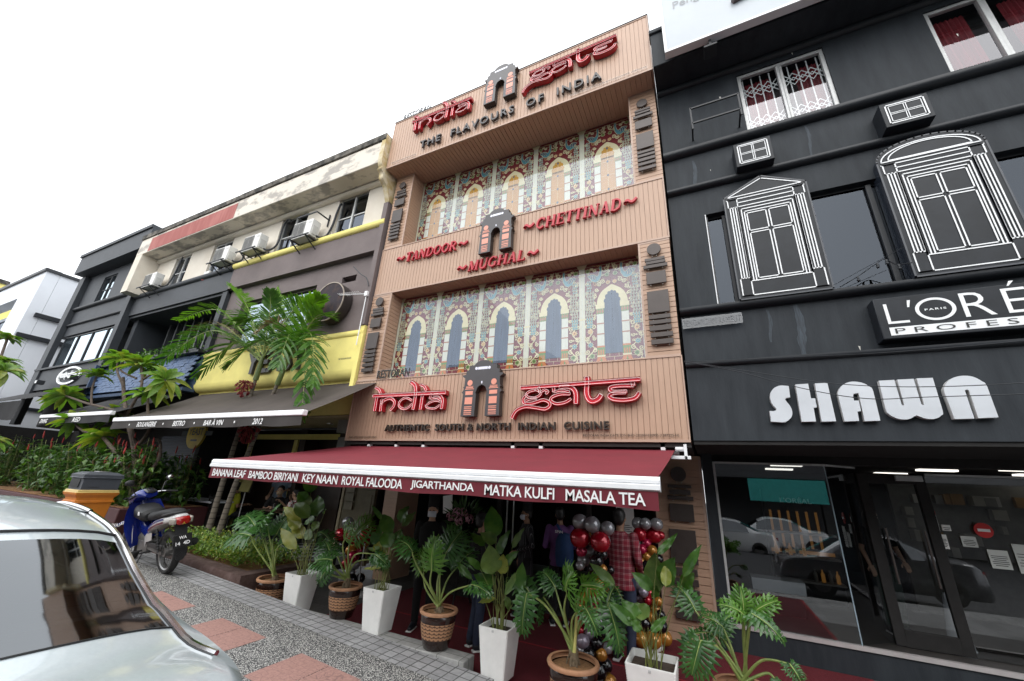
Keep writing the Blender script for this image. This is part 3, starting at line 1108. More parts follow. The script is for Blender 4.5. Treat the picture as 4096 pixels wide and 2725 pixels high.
# ================================================================ signs of the restaurant
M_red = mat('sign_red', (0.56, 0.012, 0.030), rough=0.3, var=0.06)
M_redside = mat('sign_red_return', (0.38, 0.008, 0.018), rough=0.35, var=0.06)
M_neon = mat('neon_tube', (0.85, 0.72, 0.72), rough=0.2, var=0, emit=(1.0, 0.62, 0.62), estr=0.12)
M_char = mat('charcoal_letter', (0.045, 0.042, 0.045), rough=0.4, var=0.1)
M_brownl = mat('brown_letter', (0.030, 0.021, 0.017), rough=0.4, var=0.1)
M_redl = mat('red_letter', (0.46, 0.012, 0.03), rough=0.35, var=0.05)
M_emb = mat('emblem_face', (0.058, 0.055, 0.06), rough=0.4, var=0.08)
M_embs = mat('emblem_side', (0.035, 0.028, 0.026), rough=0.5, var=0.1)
M_pink = mat('emblem_pink', (0.72, 0.30, 0.22), rough=0.4, var=0.05)
M_ice = mat('emblem_white', (0.74, 0.76, 0.88), rough=0.4, var=0.03)
M_black = mat('print_black', (0.012, 0.012, 0.012), rough=0.4, var=0)
M_white = mat('print_white', (0.80, 0.80, 0.80), rough=0.5, var=0.03)
M_acry = glass_mat('clear_acrylic', tint=(0.97, 0.96, 0.95), base=0.0, boost=0.5)


def offset_stroke(pts, w):
    n = len(pts)
    L, Rr = [], []
    for i, p in enumerate(pts):
        a, c = pts[max(0, i - 1)], pts[min(n - 1, i + 1)]
        dx, dz = c[0] - a[0], c[1] - a[1]
        q = math.hypot(dx, dz) or 1
        L.append((p[0] - dz / q * w / 2, p[1] + dx / q * w / 2))
        Rr.append((p[0] + dz / q * w / 2, p[1] - dx / q * w / 2))
    return L, Rr


def neon_word(strokes, parent, xf, y, name):
    tray, tube = MB(), MB()
    for i, (pts, w) in enumerate(strokes):
        pts = [xf(p) for p in pts]
        sm = cr(pts, 6) if len(pts) > 2 else pts
        w *= 1.12
        L, Rr = offset_stroke(sm, w)
        yy = y + 0.0012 * i
        rows = [[(l[0], yy, l[1]), (r_[0], yy, r_[1])] for l, r_ in zip(L, Rr)]
        tray.grid(rows, 0)
        out = L + Rr[::-1]
        n = len(out)
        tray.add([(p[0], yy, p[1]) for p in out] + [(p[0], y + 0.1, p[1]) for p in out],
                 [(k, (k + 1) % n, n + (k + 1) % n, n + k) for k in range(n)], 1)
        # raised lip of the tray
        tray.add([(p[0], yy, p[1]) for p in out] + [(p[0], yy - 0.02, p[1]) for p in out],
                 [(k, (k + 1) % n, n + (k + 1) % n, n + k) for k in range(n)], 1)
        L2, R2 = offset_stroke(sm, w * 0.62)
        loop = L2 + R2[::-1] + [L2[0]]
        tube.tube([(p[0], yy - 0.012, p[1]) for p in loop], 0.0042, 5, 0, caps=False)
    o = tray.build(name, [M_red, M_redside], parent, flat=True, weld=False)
    tube.build('neon_tube', M_neon, o)
    return o


def neon_sign(label, xf, y):
    t = thing('neon_sign', label, 'sign', group='red neon name signs')
    neon_word(INDIA, t, xf, y, 'word')
    neon_word(GATE, t, xf, y, 'word')
    return t


neon_sign('big red neon script sign just above the maroon awning', lambda p: p, 5.88)
neon_sign('upper red neon script sign along the roof edge', lambda p: (p[0] * 0.985, 10.36 + (p[1] - 3.285) * 1.06), 5.48)


def emblem(label, xc, z0, y, sc=1.0, wsc=1.0):
    t = thing('gate_emblem', label, 'sign', (xc, y, z0), 'dark gate emblems')
    half = [(0.385, 0), (0.372, 0.40), (0.405, 0.43), (0.372, 0.47), (0.365, 0.50), (0.385, 0.52), (0.362, 0.54), (0.355, 0.69), (0.41, 0.725), (0.415, 0.75), (0.345, 0.76), (0.34, 0.83), (0.29, 0.84), (0.285, 0.925), (0.18, 0.93), (0.15, 0.965), (0.10, 1.0), (0.05, 1.012)]
    arch = [(0.105, 0), (0.105, 0.40), (0.12, 0.42), (0.105, 0.45), (0.085, 0.505), (0.05, 0.54), (0.0, 0.555)]
    out = half + [(-x, z) for x, z in half[::-1]] + [(-x, z) for x, z in arch[:-1]] + [(0, 0.555)] + [(x, z) for x, z in arch[-2::-1]]
    f = lambda P: [(x * wsc * sc, z * sc) for x, z in P]
    b = MB()
    b.prism(f(out), 0, 0.12, 0, 1)
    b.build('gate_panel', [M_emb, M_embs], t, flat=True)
    for s in (-1, 1):
        p = MB()
        x = s * 0.245
        p.disc((x * sc * wsc, -0.003, 0.60 * sc), 0.055 * sc, 0)
        for (w, z, h) in ((0.15, 0.535, 0.008), (0.15, 0.513, 0.02), (0.185, 0.487, 0.014), (0.155, 0.415, 0.07), (0.155, 0.275, 0.125), (0.155, 0.165, 0.018), (0.155, 0.135, 0.012), (0.155, 0.10, 0.025), (0.155, 0.06, 0.016), (0.155, 0.03, 0.012)):
            p.add([((x + a * w / 2) * sc * wsc, -0.003, (z + c * h / 2) * sc) for a, c in ((-1, -1), (1, -1), (1, 1), (-1, 1))], [(0, 1, 2, 3)])
        p.build('leg_pattern', M_pink, t, flat=True)
    p = MB()
    p.add([(a * 0.10 * sc * wsc, -0.003, (0.865 + c * 0.025) * sc) for a, c in ((-1, -1), (1, -1), (1, 1), (-1, 1))], [(0, 1, 2, 3)])
    for s in (-1, 1):
        p.disc((s * 0.133 * sc * wsc, -0.003, 0.865 * sc), 0.028 * sc)
    p.add([(a * 0.012 * sc, -0.003, (0.60 + c * 0.022) * sc) for a, c in ((-1, -1), (1, -1), (1, 1), (-1, 1))], [(0, 1, 2, 3)])
    p.build('top_pattern', M_ice, t, flat=True)
    return t


emblem('dark arch emblem on the lower sign panel between the two red neon words', -3.455, 3.135, 5.85)
emblem('dark arch emblem on the middle panel over the word MUGHAL', -3.42, 6.47, 5.85, 1.02, 0.95)
emblem('dark arch emblem topmost on the roof edge against the sky', -3.39, 10.25, 5.46, 1.10, 0.95)


def word_sign(name, label, words, x0, x1, z0, z1, y, depth, m, offset=0.0, space=1.0, shear=0.0, group=None):
    t = thing(name, label, 'sign', group=group)
    text_letters(words, x0, x1, z0, z1, y, depth, m, t, offset, space, shear)
    return t


word_sign('letter_sign', 'brown raised letters AUTHENTIC SOUTH & NORTH INDIAN CUISINE over the awning', 'AUTHENTIC  SOUTH & NORTH  INDIAN  CUISINE', -5.63, -1.25, 2.90, 3.025, 5.93, 0.05, M_brownl, 0.018, 1.12)
word_sign('letter_sign', 'charcoal raised letters THE FLAVOURS OF INDIA under the roof edge', 'THE  FLAVOURS  OF  INDIA', -5.60, -1.08, 9.74, 9.965, 5.52, 0.06, M_char, 0.015, 1.25)
REDG = 'red raised cuisine words'
def tilde(b, x, z, w, y):
    pts = cr([(x, z - 0.03), (x + w * 0.25, z + 0.035), (x + w * 0.6, z - 0.02), (x + w, z + 0.045)], 6)
    L, Rr = offset_stroke(pts, 0.042)
    b.prism(L + Rr[::-1], y, y + 0.05)
GLY = {  # slab-ended capitals: strokes (points, weight) in a cell of unit height
    'T': (.72, [([(.36, 0), (.36, 1)], .17), ([(.0, .965), (.72, .965)], .08), ([(.03, .82), (.03, 1)], .06), ([(.69, .82), (.69, 1)], .06), ([(.2, .03), (.52, .03)], .06)]),
    'A': (.86, [([(.14, 0), (.44, 1)], .07), ([(.72, 0), (.42, 1)], .17), ([(.25, .33), (.62, .33)], .06), ([(.0, .03), (.28, .03)], .06), ([(.56, .03), (.86, .03)], .06)]),
    'N': (.92, [([(.16, 0), (.16, 1)], .08), ([(.14, 1), (.76, 0)], .17), ([(.76, 0), (.76, 1)], .08), ([(0, .97), (.28, .97)], .06), ([(.0, .03), (.32, .03)], .06), ([(.6, .97), (.92, .97)], .06)]),
    'D': (.86, [([(.16, 0), (.16, 1)], .17), ([(.16, .965), (.45, .955), (.70, .78), (.75, .5), (.70, .22), (.45, .045), (.16, .035)], .12), ([(0, .97), (.3, .97)], .06), ([(0, .03), (.3, .03)], .06)]),
    'O': (.90, [([(.45, .965), (.17, .80), (.10, .5), (.17, .20), (.45, .035), (.73, .20), (.80, .5), (.73, .80), (.45, .965)], .13)]),
    'R': (.88, [([(.16, 0), (.16, 1)], .17), ([(.16, .965), (.5, .95), (.64, .74), (.5, .53), (.16, .50)], .12), ([(.40, .5), (.74, .03)], .16), ([(0, .97), (.3, .97)], .06), ([(0, .03), (.34, .03)], .06), ([(.64, .03), (.88, .03)], .06)]),
    'M': (1.08, [([(.16, 0), (.18, 1)], .08), ([(.18, 1), (.54, .05)], .16), ([(.54, .05), (.90, 1)], .07), ([(.90, 1), (.92, 0)], .17), ([(0, .03), (.32, .03)], .06), ([(.76, .03), (1.08, .03)], .06), ([(0, .97), (.24, .97)], .06), ([(.86, .97), (1.06, .97)], .06)]),
    'U': (.88, [([(.16, 1), (.16, .35), (.26, .10), (.46, .04), (.66, .12), (.74, .35)], .15), ([(.74, .3), (.74, 1)], .08), ([(0, .97), (.32, .97)], .06), ([(.58, .97), (.88, .97)], .06)]),
    'G': (.90, [([(.74, .80), (.48, .965), (.18, .80), (.10, .5), (.18, .2), (.48, .035), (.74, .15)], .13), ([(.74, .06), (.74, .42)], .15), ([(.56, .42), (.9, .42)], .06), ([(.76, .72), (.76, 1)], .06)]),
    'H': (.94, [([(.17, 0), (.17, 1)], .17), ([(.77, 0), (.77, 1)], .17), ([(.17, .52), (.77, .52)], .07), ([(0, .97), (.34, .97)], .06), ([(0, .03), (.34, .03)], .06), ([(.6, .97), (.94, .97)], .06), ([(.6, .03), (.94, .03)], .06)]),
    'L': (.74, [([(.17, 0), (.17, 1)], .17), ([(.0, .035), (.72, .035)], .07), ([(.70, 0), (.70, .25)], .06), ([(0, .97), (.34, .97)], .06)]),
    'C': (.84, [([(.74, .78), (.48, .965), (.18, .80), (.10, .5), (.18, .2), (.48, .035), (.76, .20)], .13), ([(.75, .70), (.75, 1)], .06)]),
    'E': (.76, [([(.17, 0), (.17, 1)], .17), ([(.0, .965), (.70, .965)], .07), ([(.0, .035), (.72, .035)], .07), ([(.17, .52), (.52, .52)], .06), ([(.69, .76), (.69, 1)], .06), ([(.71, 0), (.71, .26)], .06), ([(.52, .40), (.52, .64)], .06)]),
    'I': (.36, [([(.18, 0), (.18, 1)], .17), ([(0, .97), (.36, .97)], .06), ([(0, .03), (.36, .03)], .06)])}


def red_word(label, words, x0, x1, z0, z1):
    t = thing('letter_sign', label, 'sign', group=REDG)
    h = z1 - z0
    xa, xb = x0 + .25, x1 - .25
    tot = sum(GLY[c][0] + .10 for c in words)
    sx = (xb - xa) / tot
    x = xa
    for c in words:
        w, st = GLY[c]
        b = MB()
        for i, (pts, wt) in enumerate(st):
            P = [(p[0] * sx + x + .16 * p[1] * h, z0 + p[1] * h) for p in pts]
            sm = cr(P, 5) if len(P) > 2 else P
            L, Rr = offset_stroke(sm, wt * h * 1.05)
            yy = 5.93 + .0012 * i
            b.grid([[(l[0], yy, l[1]), (q[0], yy, q[1])] for l, q in zip(L, Rr)])
            o = L + Rr[::-1]
            n = len(o)
            b.add([(p[0], yy, p[1]) for p in o] + [(p[0], 5.985, p[1]) for p in o], [(k, (k + 1) % n, n + (k + 1) % n, n + k) for k in range(n)])
        b.build('letter', M_redl, t, flat=True, weld=False)
        x += (w + .10) * sx
    for xx in (x0, x1 - 0.2):
        part('tilde', M_redl, t, lambda b: tilde(b, xx, (z0 + z1) / 2, 0.22, 5.93), flat=True)
red_word('red raised word TANDOOR left of the middle arch emblem', 'TANDOOR', -6.10, -4.17, 6.79, 7.02)
red_word('red raised word MUGHAL under the middle arch emblem', 'MUGHAL', -4.33, -2.51, 6.17, 6.40)
red_word('red raised word CHETTINAD right of the middle arch emblem', 'CHETTINAD', -2.82, -0.64, 6.815, 7.06)


def strip_sign(label, words, x0, x1, z0, z1, y, acry=True, red=None):
    t = thing('registration_strip', label, 'sign', group='small clear strips with printed numbers')
    b = MB()
    b.add([(x0 - 0.03, y, z0 - 0.02), (x1 + 0.03, y, z0 - 0.02), (x1 + 0.03, y, z1 + 0.02), (x0 - 0.03, y, z1 + 0.02)], [(0, 1, 2, 3)])
    b.build('clear_plate', M_acry, t)
    b = MB()
    text_to(b, words, x0, x1, z0, z1, y - 0.003, 0, 0, 0.012)
    b.build('lettering', M_black, t, flat=True)
    return t


strip_sign('clear strip with small company number right above the awning', 'RESTORAN INDIA GATE SDN BHD (202001030905 (1387225-H)', -1.65, -0.29, 2.79, 2.835, 5.97)
strip_sign('clear strip with permit number at left foot of the lower sign panel', 'DBKL.JPPP/00555/03/2022/KM01', -6.58, -5.83, 2.765, 2.805, 5.97)
strip_sign('clear strip with small company number under the roof letters', 'RESTORAN INDIA GATE SDN BHD (202001030905 (1387225-H)', -1.74, -0.24, 9.615, 9.665, 5.57)
strip_sign('clear strip with permit number at left end of the roof panel', 'DBKL.JPPP/00555/03/2022/KM01', -6.50, -5.74, 9.615, 9.655, 5.57)
t = thing('name_plate', 'clear plate with black word RESTORAN over the lower neon sign', 'sign')
part('clear_plate', M_acry, t, lambda b: b.add([(-6.14, 5.97, 3.98), (-5.20, 5.97, 3.98), (-5.20, 5.97, 4.21), (-6.14, 5.97, 4.21)], [(0, 1, 2, 3)]))
b = MB()
text_to(b, 'RESTORAN', -6.10, -5.24, 4.0, 4.175, 5.955, 0.012, 0, 0.012)
b.build('lettering', M_black, t, flat=True, weld=False)
t = thing('name_plate', 'black word RESTORAN standing on the roof edge at left', 'sign')
b = MB()
text_to(b, 'RESTORAN', -6.45, -5.55, 11.17, 11.36, 5.62, 0.012, 0, 0.012)
b.build('lettering', M_black, t, flat=True, weld=False)

# ================================================================ maroon awning
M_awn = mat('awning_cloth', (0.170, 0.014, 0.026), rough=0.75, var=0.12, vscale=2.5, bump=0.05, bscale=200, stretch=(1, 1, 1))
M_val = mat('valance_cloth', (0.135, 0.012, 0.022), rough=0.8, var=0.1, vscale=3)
M_bar = mat('white_aluminium', (0.80, 0.81, 0.83), rough=0.3, var=0.04, spec=0.6)
aw = thing('awning', 'maroon retractable awning with dish names on its white lettered hem', 'awning', (0, 0, 0))
XA, XB = -6.58, -0.37
rows = []
for i in range(25):
    u = i / 24
    x = XA + (XB - XA) * u
    row = []
    for k in range(11):
        t_ = k / 10
        seam = -0.008 * abs(math.sin(u * PI * 5)) * math.sin(PI * t_) - 0.012 * math.sin(PI * t_)
        row.append((x, 6.15 - 2.57 * t_, 2.64 - 0.47 * t_ + seam))
    rows.append(row)
b = MB()
b.grid(rows)
b.build('fabric', M_awn, aw)
def front_bar(b):
    prof = [(3.60, 2.18), (3.555, 2.175), (3.54, 2.15), (3.54, 2.125), (3.55, 2.12), (3.53, 2.11), (3.53, 2.075), (3.56, 2.06), (3.60, 2.06)]
    b.grid([[(XA - 0.02, y, z) for y, z in prof], [(XB + 0.02, y, z) for y, z in prof]], closed=True)
    for x in (XA - 0.02, XB + 0.02):
        b.add([(x, y, z) for y, z in prof], [tuple(range(len(prof)))])
part('front_bar', M_bar, aw, front_bar, sharp=25)
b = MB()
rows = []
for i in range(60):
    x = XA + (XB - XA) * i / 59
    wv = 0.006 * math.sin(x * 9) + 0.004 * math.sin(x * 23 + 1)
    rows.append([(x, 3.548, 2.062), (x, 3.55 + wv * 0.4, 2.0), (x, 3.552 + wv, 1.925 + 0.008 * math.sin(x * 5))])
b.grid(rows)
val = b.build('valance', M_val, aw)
b = MB()
for s, x0, x1 in (('BANANA LEAF', -6.50, -5.73), ('BAMBOO BIRIYANI', -5.65, -4.66), ('KEY NAAN', -4.57, -3.96), ('ROYAL FALOODA', -3.885, -2.98), ('JIGARTHANDA', -2.865, -2.085), ('MATKA KULFI', -1.965, -1.25), ('MASALA TEA', -1.145, -0.47)):
    text_to(b, s, x0, x1, 1.948, 2.045, 3.542, 0.002, 0, 0.012, 0.95)
b.build('lettering', M_white, val, flat=True, weld=False)
def arm(x):
    def f(b):
        b.beam((x, 6.0, 2.5), (x + 0.9, 4.8, 2.30), 0.05, 0.05)
        b.beam((x + 0.9, 4.8, 2.30), (x + 0.1, 3.62, 2.10), 0.045, 0.045)
    return f
for x in (-6.2, -3.6, -1.4):
    part('folding_arm', M_bar, aw, arm(x))
part('roller', M_bar, aw, lambda b: b.tube([(XA, 6.16, 2.60), (XB + 0.05, 6.16, 2.60)], 0.04, 10))
part('end_bracket', M_bar, aw, lambda b: (b.tube([(-0.36, 6.05, 2.64), (-0.24, 6.05, 2.64)], 0.035, 10), b.box(-0.25, -0.21, 6.0, 6.12, 2.50, 2.70), b.box(-0.42, -0.17, 6.0, 6.05, 2.50, 2.545)), bevel=0.004)
for i, x in enumerate((-6.1, -5.4, -4.75, -2.9, -2.4, -0.55)):
    part('wall_bracket', M_bar, aw, lambda b: (b.box(x, x + 0.06, 6.03, 6.12, 2.62, 2.72),))
# ================================================================ black salon building
M_blk = mat('black_paint', (0.017, 0.022, 0.029), rough=0.66, var=0.28, vscale=2.6, stretch=(2.2, 1, 0.35), col2=(0.030, 0.036, 0.043), spec=0.3, bump=0.12, bscale=26, contrast=(0.25, 0.75))
M_blk2 = mat('black_trim', (0.014, 0.017, 0.022), rough=0.5, var=0.2, vscale=4)
M_panel = mat('black_panel', (0.016, 0.019, 0.024), rough=0.42, var=0.25, vscale=4, spec=0.25)
M_pside = mat('panel_return', (0.022, 0.028, 0.040), rough=0.25, var=0.1)
M_line = mat('white_line', (0.78, 0.80, 0.82), rough=0.4, var=0.02)
M_alu = mat('window_aluminium', (0.52, 0.53, 0.53), rough=0.4, metal=0.2, var=0.12, vscale=12)
M_curt = mat('red_curtain', (0.22, 0.018, 0.028), rough=0.8, var=0.3, vscale=3, stretch=(12, 1, 0.4))
M_inside = mat('inside_dark', (0.012, 0.012, 0.013), rough=0.9, var=0.2)
M_tint = glass_mat('tinted_glass', tint=(0.20, 0.21, 0.23), base=0.01, boost=0.85, gcol=(0.62, 0.70, 0.82))
M_clear = glass_mat('clear_glass', tint=(0.85, 0.88, 0.88), base=0.05, boost=1.4, gcol=(0.95, 0.95, 1.0))
M_salon = glass_mat('salon_glass', tint=(0.62, 0.65, 0.66), base=0.06, boost=1.7, gcol=(0.95, 0.97, 1.0))
M_sill = mat('sill_metal', (0.50, 0.47, 0.47), rough=0.4, metal=0.3, var=0.1)
M_peel0 = mat('paint_chip', (0.55, 0.54, 0.5), rough=0.8)
sh = thing('salon_building', 'black painted three storey salon building on the right', 'building')
YW = 6.1
X0, X1 = -0.115, 9.5


def wall_with_holes(b, x0, x1, z0, z1, y, holes, back):
    """front wall cut by rectangular openings"""
    xs = sorted({x0, x1} | {h[0] for h in holes} | {h[1] for h in holes})
    for i in range(len(xs) - 1):
        xa, xb = xs[i], xs[i + 1]
        zs = [z0]
        for h in sorted((h for h in holes if h[0] <= xa + 1e-6 and h[1] >= xb - 1e-6), key=lambda h: h[2]):
            zs += [h[2], h[3]]
        zs.append(z1)
        for k in range(0, len(zs), 2):
            if zs[k + 1] - zs[k] > 1e-4:
                b.box(xa, xb, y, back, zs[k], zs[k + 1])
    return b


W_UP = [(1.24, 2.51, 7.88, 9.26), (3.77, 5.04, 7.88, 9.26), (6.2, 7.4, 7.88, 9.26)]
W_MID = [(0.42, 6.6, 4.76, 6.42)]
part('wall', M_blk, sh, lambda b: wall_with_holes(b, X0, X1, 3.80, 9.46, YW, W_UP + W_MID, 6.4), flat=True)
part('wall', M_blk, sh, lambda b: b.box(X0, X1, 6.0, 6.4, 2.75, 3.78))
part('side_wall', M_blk, sh, lambda b: (b.box(X0 + 0.002, X0 + 0.2, 6.402, 14, 2.75, 10.2), b.box(X1 - 0.2, X1, 6.402, 14, 0, 10.2)))
part('parapet', M_blk, sh, lambda b: (b.box(X0, X1, 5.50, 6.39, 9.47, 10.34), b.box(X0 - 0.02, X1, 5.46, 5.7, 10.342, 10.44)), bevel=0.015)


def cornice(b, x0, x1, y, z0, z1, out, n=5):
    """rounded string course"""
    pr = []
    for k in range(n + 1):
        a = PI / 2 * k / n
        pr.append((y - out * math.sin(a), z0 + (z1 - z0) * 0.55 * (1 - math.cos(a))))
    pr += [(y - out, z1 - (z1 - z0) * 0.2), (y - out * 0.6, z1 - (z1 - z0) * 0.12), (y - out * 0.6, z1), (y + 0.01, z1)]
    b.grid([[(x0, p, q) for p, q in pr], [(x1, p, q) for p, q in pr]])
    b.add([(x0, p, q) for p, q in pr] + [(x0, y + 0.01, z0)], [tuple(range(len(pr) + 1))])
    b.add([(x1, p, q) for p, q in pr] + [(x1, y + 0.01, z0)], [tuple(range(len(pr) + 1))])
    return b


for z0, z1, o in ((7.72, 7.86, 0.12), (6.93, 7.03, 0.10), (4.64, 4.755, 0.12), (3.765, 3.86, 0.14)):
    part('cornice', M_blk2, sh, lambda b: cornice(b, X0, X1, YW if z0 > 3.8 else 6.08, z0, z1, o), sharp=40)
part('cornice', M_blk2, sh, lambda b: cornice(b, X0, X1, YW, 9.36, 9.465, 0.08), sharp=40)


def up_window(x0, x1, z0, z1, grille):
    w = MB()
    t = 0.055
    y0, y1 = 6.13, 6.19
    for a, c in ((x0, x0 + t), (x1 - t, x1)):
        w.box(a, c, y0, y1, z0, z1)
    w.box(x0 + t, x1 - t, y0, y1, z1 - t, z1)
    w.box(x0 + t, x1 - t, y0, y1, z0, z0 + t * 0.6)
    xm = (x0 + x1) / 2
    w.box(xm - 0.045, xm - 0.005, y0 - 0.01, y1, z0 + t * 0.6, z1 - t)
    w.box(xm + 0.003, xm + 0.045, y0 + 0.01, y1 + 0.02, z0 + t * 0.6, z1 - t)
    o = w.build('window', M_alu, sh, bevel=0.004)
    part('pane', M_clear, o, lambda b: b.add([(x0 + t, 6.16, z0), (x1 - t, 6.16, z0), (x1 - t, 6.16, z1 - t), (x0 + t, 6.16, z1 - t)], [(0, 1, 2, 3)]), flat=True)
    def curt(b):
        for s, e in ((x0 + 0.10, xm - 0.13), (xm + 0.22, x1 - 0.06)):
            rows = []
            for i in range(41):
                x = s + (e - s) * i / 40
                rows.append([(x + 0.05 * q, 6.29 + 0.025 * math.sin(i * 1.15) * (0.5 + 0.5 * q), z1 - 0.1 - (z1 - z0 - 0.1) * q) for q in (0, 0.5, 1.0)])
            b.grid(rows)
    part('curtain', M_curt, o, curt)
    part('dark_room', M_inside, o, lambda b: b.box(x0 - 0.05, x1 + 0.05, 6.42, 6.44, z0 - 0.05, z1 + 0.05))
    if grille:
        def gr(b):
            for k in range(9):
                x = x0 + 0.09 + (x1 - x0 - 0.18) * k / 8
                if abs(x - xm) > 0.06:
                    b.box(x - 0.008, x + 0.008, 6.205, 6.22, z0 + 0.04, z1 - 0.06)
            for zc in (z0 + 0.22, z1 - 0.42):
                for xa, xb in ((x0 + 0.06, xm - 0.05), (xm + 0.05, x1 - 0.06)):
                    n = 4
                    d = (xb - xa) / n
                    for k in range(n):
                        for dz in (0, 0.10):
                            b.beam((xa + d * k, 6.20, zc - 0.11 + dz), (xa + d * (k + 1), 6.20, zc + 0.06 + dz), 0.007, 0.012)
                            b.beam((xa + d * k, 6.197, zc + 0.06 + dz), (xa + d * (k + 1), 6.197, zc - 0.11 + dz), 0.007, 0.012)
        part('grille', M_bar, o, gr, flat=True)
    return o


for i, w_ in enumerate(W_UP):
    up_window(*w_, i == 0)

# dark strip window on the middle storey
def strip(b):
    b.box(0.42, 6.6, 6.2, 6.23, 6.38, 6.42)
    b.box(0.42, 0.45, 6.12, 6.2, 4.76, 6.38)
    b.box(2.50, 2.56, 6.16, 6.2, 4.76, 6.38)
    b.box(0.66, 0.70, 6.16, 6.2, 4.76, 6.38)
o = part('window', M_blk2, sh, strip)
part('pane', M_tint, o, lambda b: b.add([(0.42, 6.21, 4.76), (6.6, 6.21, 4.76), (6.6, 6.21, 6.38), (0.42, 6.21, 6.38)], [(0, 1, 2, 3)]), flat=True)
part('dark_room', M_inside, o, lambda b: b.box(0.3, 6.7, 6.45, 6.47, 4.7, 6.5))
part('sealant', M_line, o, lambda b: b.box(0.415, 0.427, 6.085, 6.099, 4.76, 6.41))


def line_loop(b, pts, w, y, close=True):
    n = len(pts)
    for i in range(n if close else n - 1):
        a, c = pts[i], pts[(i + 1) % n]
        dx, dz = c[0] - a[0], c[1] - a[1]
        L = math.hypot(dx, dz)
        if L < 1e-6:
            continue
        ex, ez = dx / L * w / 2, dz / L * w / 2
        px, pz = -dz / L * w / 2, dx / L * w / 2
        b.add([(a[0] - ex + px, y, a[1] - ez + pz), (a[0] - ex - px, y, a[1] - ez - pz), (c[0] + ex - px, y, c[1] + ez - pz), (c[0] + ex + px, y, c[1] + ez + pz)], [(0, 1, 2, 3)])


def rect(x0, x1, z0, z1):
    return [(x0, z0), (x1, z0), (x1, z1), (x0, z1)]


def faux_window(label, x0, x1, z0, zs, ztop, arched, y=5.96):
    """projecting light box drawn as a classical window"""
    q_ = 5.96 / 5.85
    x0, x1 = x0 * q_, x1 * q_
    z0, zs, ztop = (2.06 + (v - 2.06) * q_ for v in (z0, zs, ztop))
    t = thing('window_panel', label, 'panel', group='black panels drawn as classical windows')
    xc = (x0 + x1) / 2
    hw = (x1 - x0) / 2
    if arched:
        top = [(xc + hw * math.cos(a), zs + (ztop - zs) * math.sin(a)) for a in [PI * k / 20 for k in range(1, 20)]]
    else:
        top = [(xc, ztop)]
    out = [(x0, z0), (x1, z0), (x1, zs)] + top + [(x0, zs)]
    MB_ = MB().prism(out, y, 6.2, 0, 1)
    line_loop(MB_, out, 0.02, y - 0.004)
    MB_.mi[-len(out):] = [1] * len(out)
    MB_.build('light_box', [M_panel, M_pside], t, flat=True, weld=False)
    b = MB()
    Y = y - 0.008
    lw = 0.015
    e = 0.045
    L = lambda pts, c=True: line_loop(b, pts, lw, Y, c)
    if arched:
        for q in (1.0, 0.84):
            pts = [(xc + (hw - e) * q * math.cos(a), zs - 0.01 + 0.02 * (1 - q) * 5 + (ztop - zs - 0.055) * q * math.sin(a)) for a in [PI * k / 20 for k in range(21)]]
            ribbon(b, [pts[-1]] + pts + [pts[0]] if False else pts, lw, Y, 0)
            L([pts[-1], pts[0]], False)
    else:
        L([(x0 + e, zs - 0.01), (x1 - e, zs - 0.01), (xc, ztop - 0.05)])
    zb = z0 + 0.05
    zt = zs - 0.06
    L([(x0 + e - 0.01, zt), (x1 - e + 0.01, zt)], False)
    bw = 0.13
    for s in (-1, 1):
        xe = xc + s * (hw - e)
        xi = xe - s * bw
        L(rect(min(xe, xi), max(xe, xi), zt - 0.15, zt))
        L(rect(min(xe, xi), max(xe, xi), zb, zb + 0.28))
        for k in range(4):
            xx = xe - s * (0.02 + bw * 0.82 * k / 3)
            L([(xx, zb + 0.28), (xx, zt - (0.15 if k < 3 else 0.15))], False)
        L([(xi, zb + 0.28), (xi, zt - 0.15)], False)
    L([(x0 + e + bw, zt - 0.075), (x1 - e - bw, zt - 0.075)], False)
    L([(x0 + e, zb), (x1 - e, zb)], False)
    for k in range(3):
        d = bw + 0.0 + 0.035 * k
        L([(x0 + e + d, zb + 0.24), (x0 + e + d, zt - 0.15 - 0.055 * k), (x1 - e - d, zt - 0.15 - 0.055 * k), (x1 - e - d, zb + 0.24)], False)
    L([(x0 + e + bw, zb + 0.225), (x1 - e - bw, zb + 0.225)], False)
    wi = bw + 0.10
    za, zc = zb + 0.26, zt - 0.30
    zm = za + (zc - za) * 0.70
    for (p, q) in ((x0 + e + wi, xc - 0.02), (xc + 0.02, x1 - e - wi)):
        L(rect(p, q, za, zm - 0.02))
        L(rect(p, q, zm + 0.02, zc))
    b.build('line_drawing', M_line, t, flat=True, weld=False)
    return t


faux_window('black pointed window panel with white lines left of the salon front', 0.69, 1.755, 4.69, 6.46, 6.74, False)
faux_window('black round topped window panel with white lines over the bracketed sign', 2.565, 3.63, 4.70, 6.47, 6.76, True)
faux_window('third black window panel mostly outside the frame at right', 4.45, 5.5, 4.70, 6.47, 6.74, False)


def vent_box(label, x0, x1, z0, z1, y=5.84):
    t = thing('vent_box', label, 'box', group='small black boxes with white window drawings')
    part('box', [M_panel], t, lambda b: b.box(x0, x1, y, 6.2, z0, z1), bevel=0.006)
    b = MB()
    for k, e in enumerate((0.055, 0.085)):
        line_loop(b, rect(x0 + e, x1 - e, z0 + e * 0.9, z1 - e * 0.9), 0.016 if k == 0 else 0.01, y - 0.006)
    xc, zc = (x0 + x1) / 2, (z0 + z1) / 2
    for d in (-0.012, 0.012):
        line_loop(b, [(xc + d, z0 + 0.08), (xc + d, z1 - 0.08)], 0.009, y - 0.0075, False)
        line_loop(b, [(x0 + 0.085, zc + d), (x1 - 0.085, zc + d)], 0.009, y - 0.0075, False)
    b.build('line_drawing', M_line, t, flat=True, weld=False)


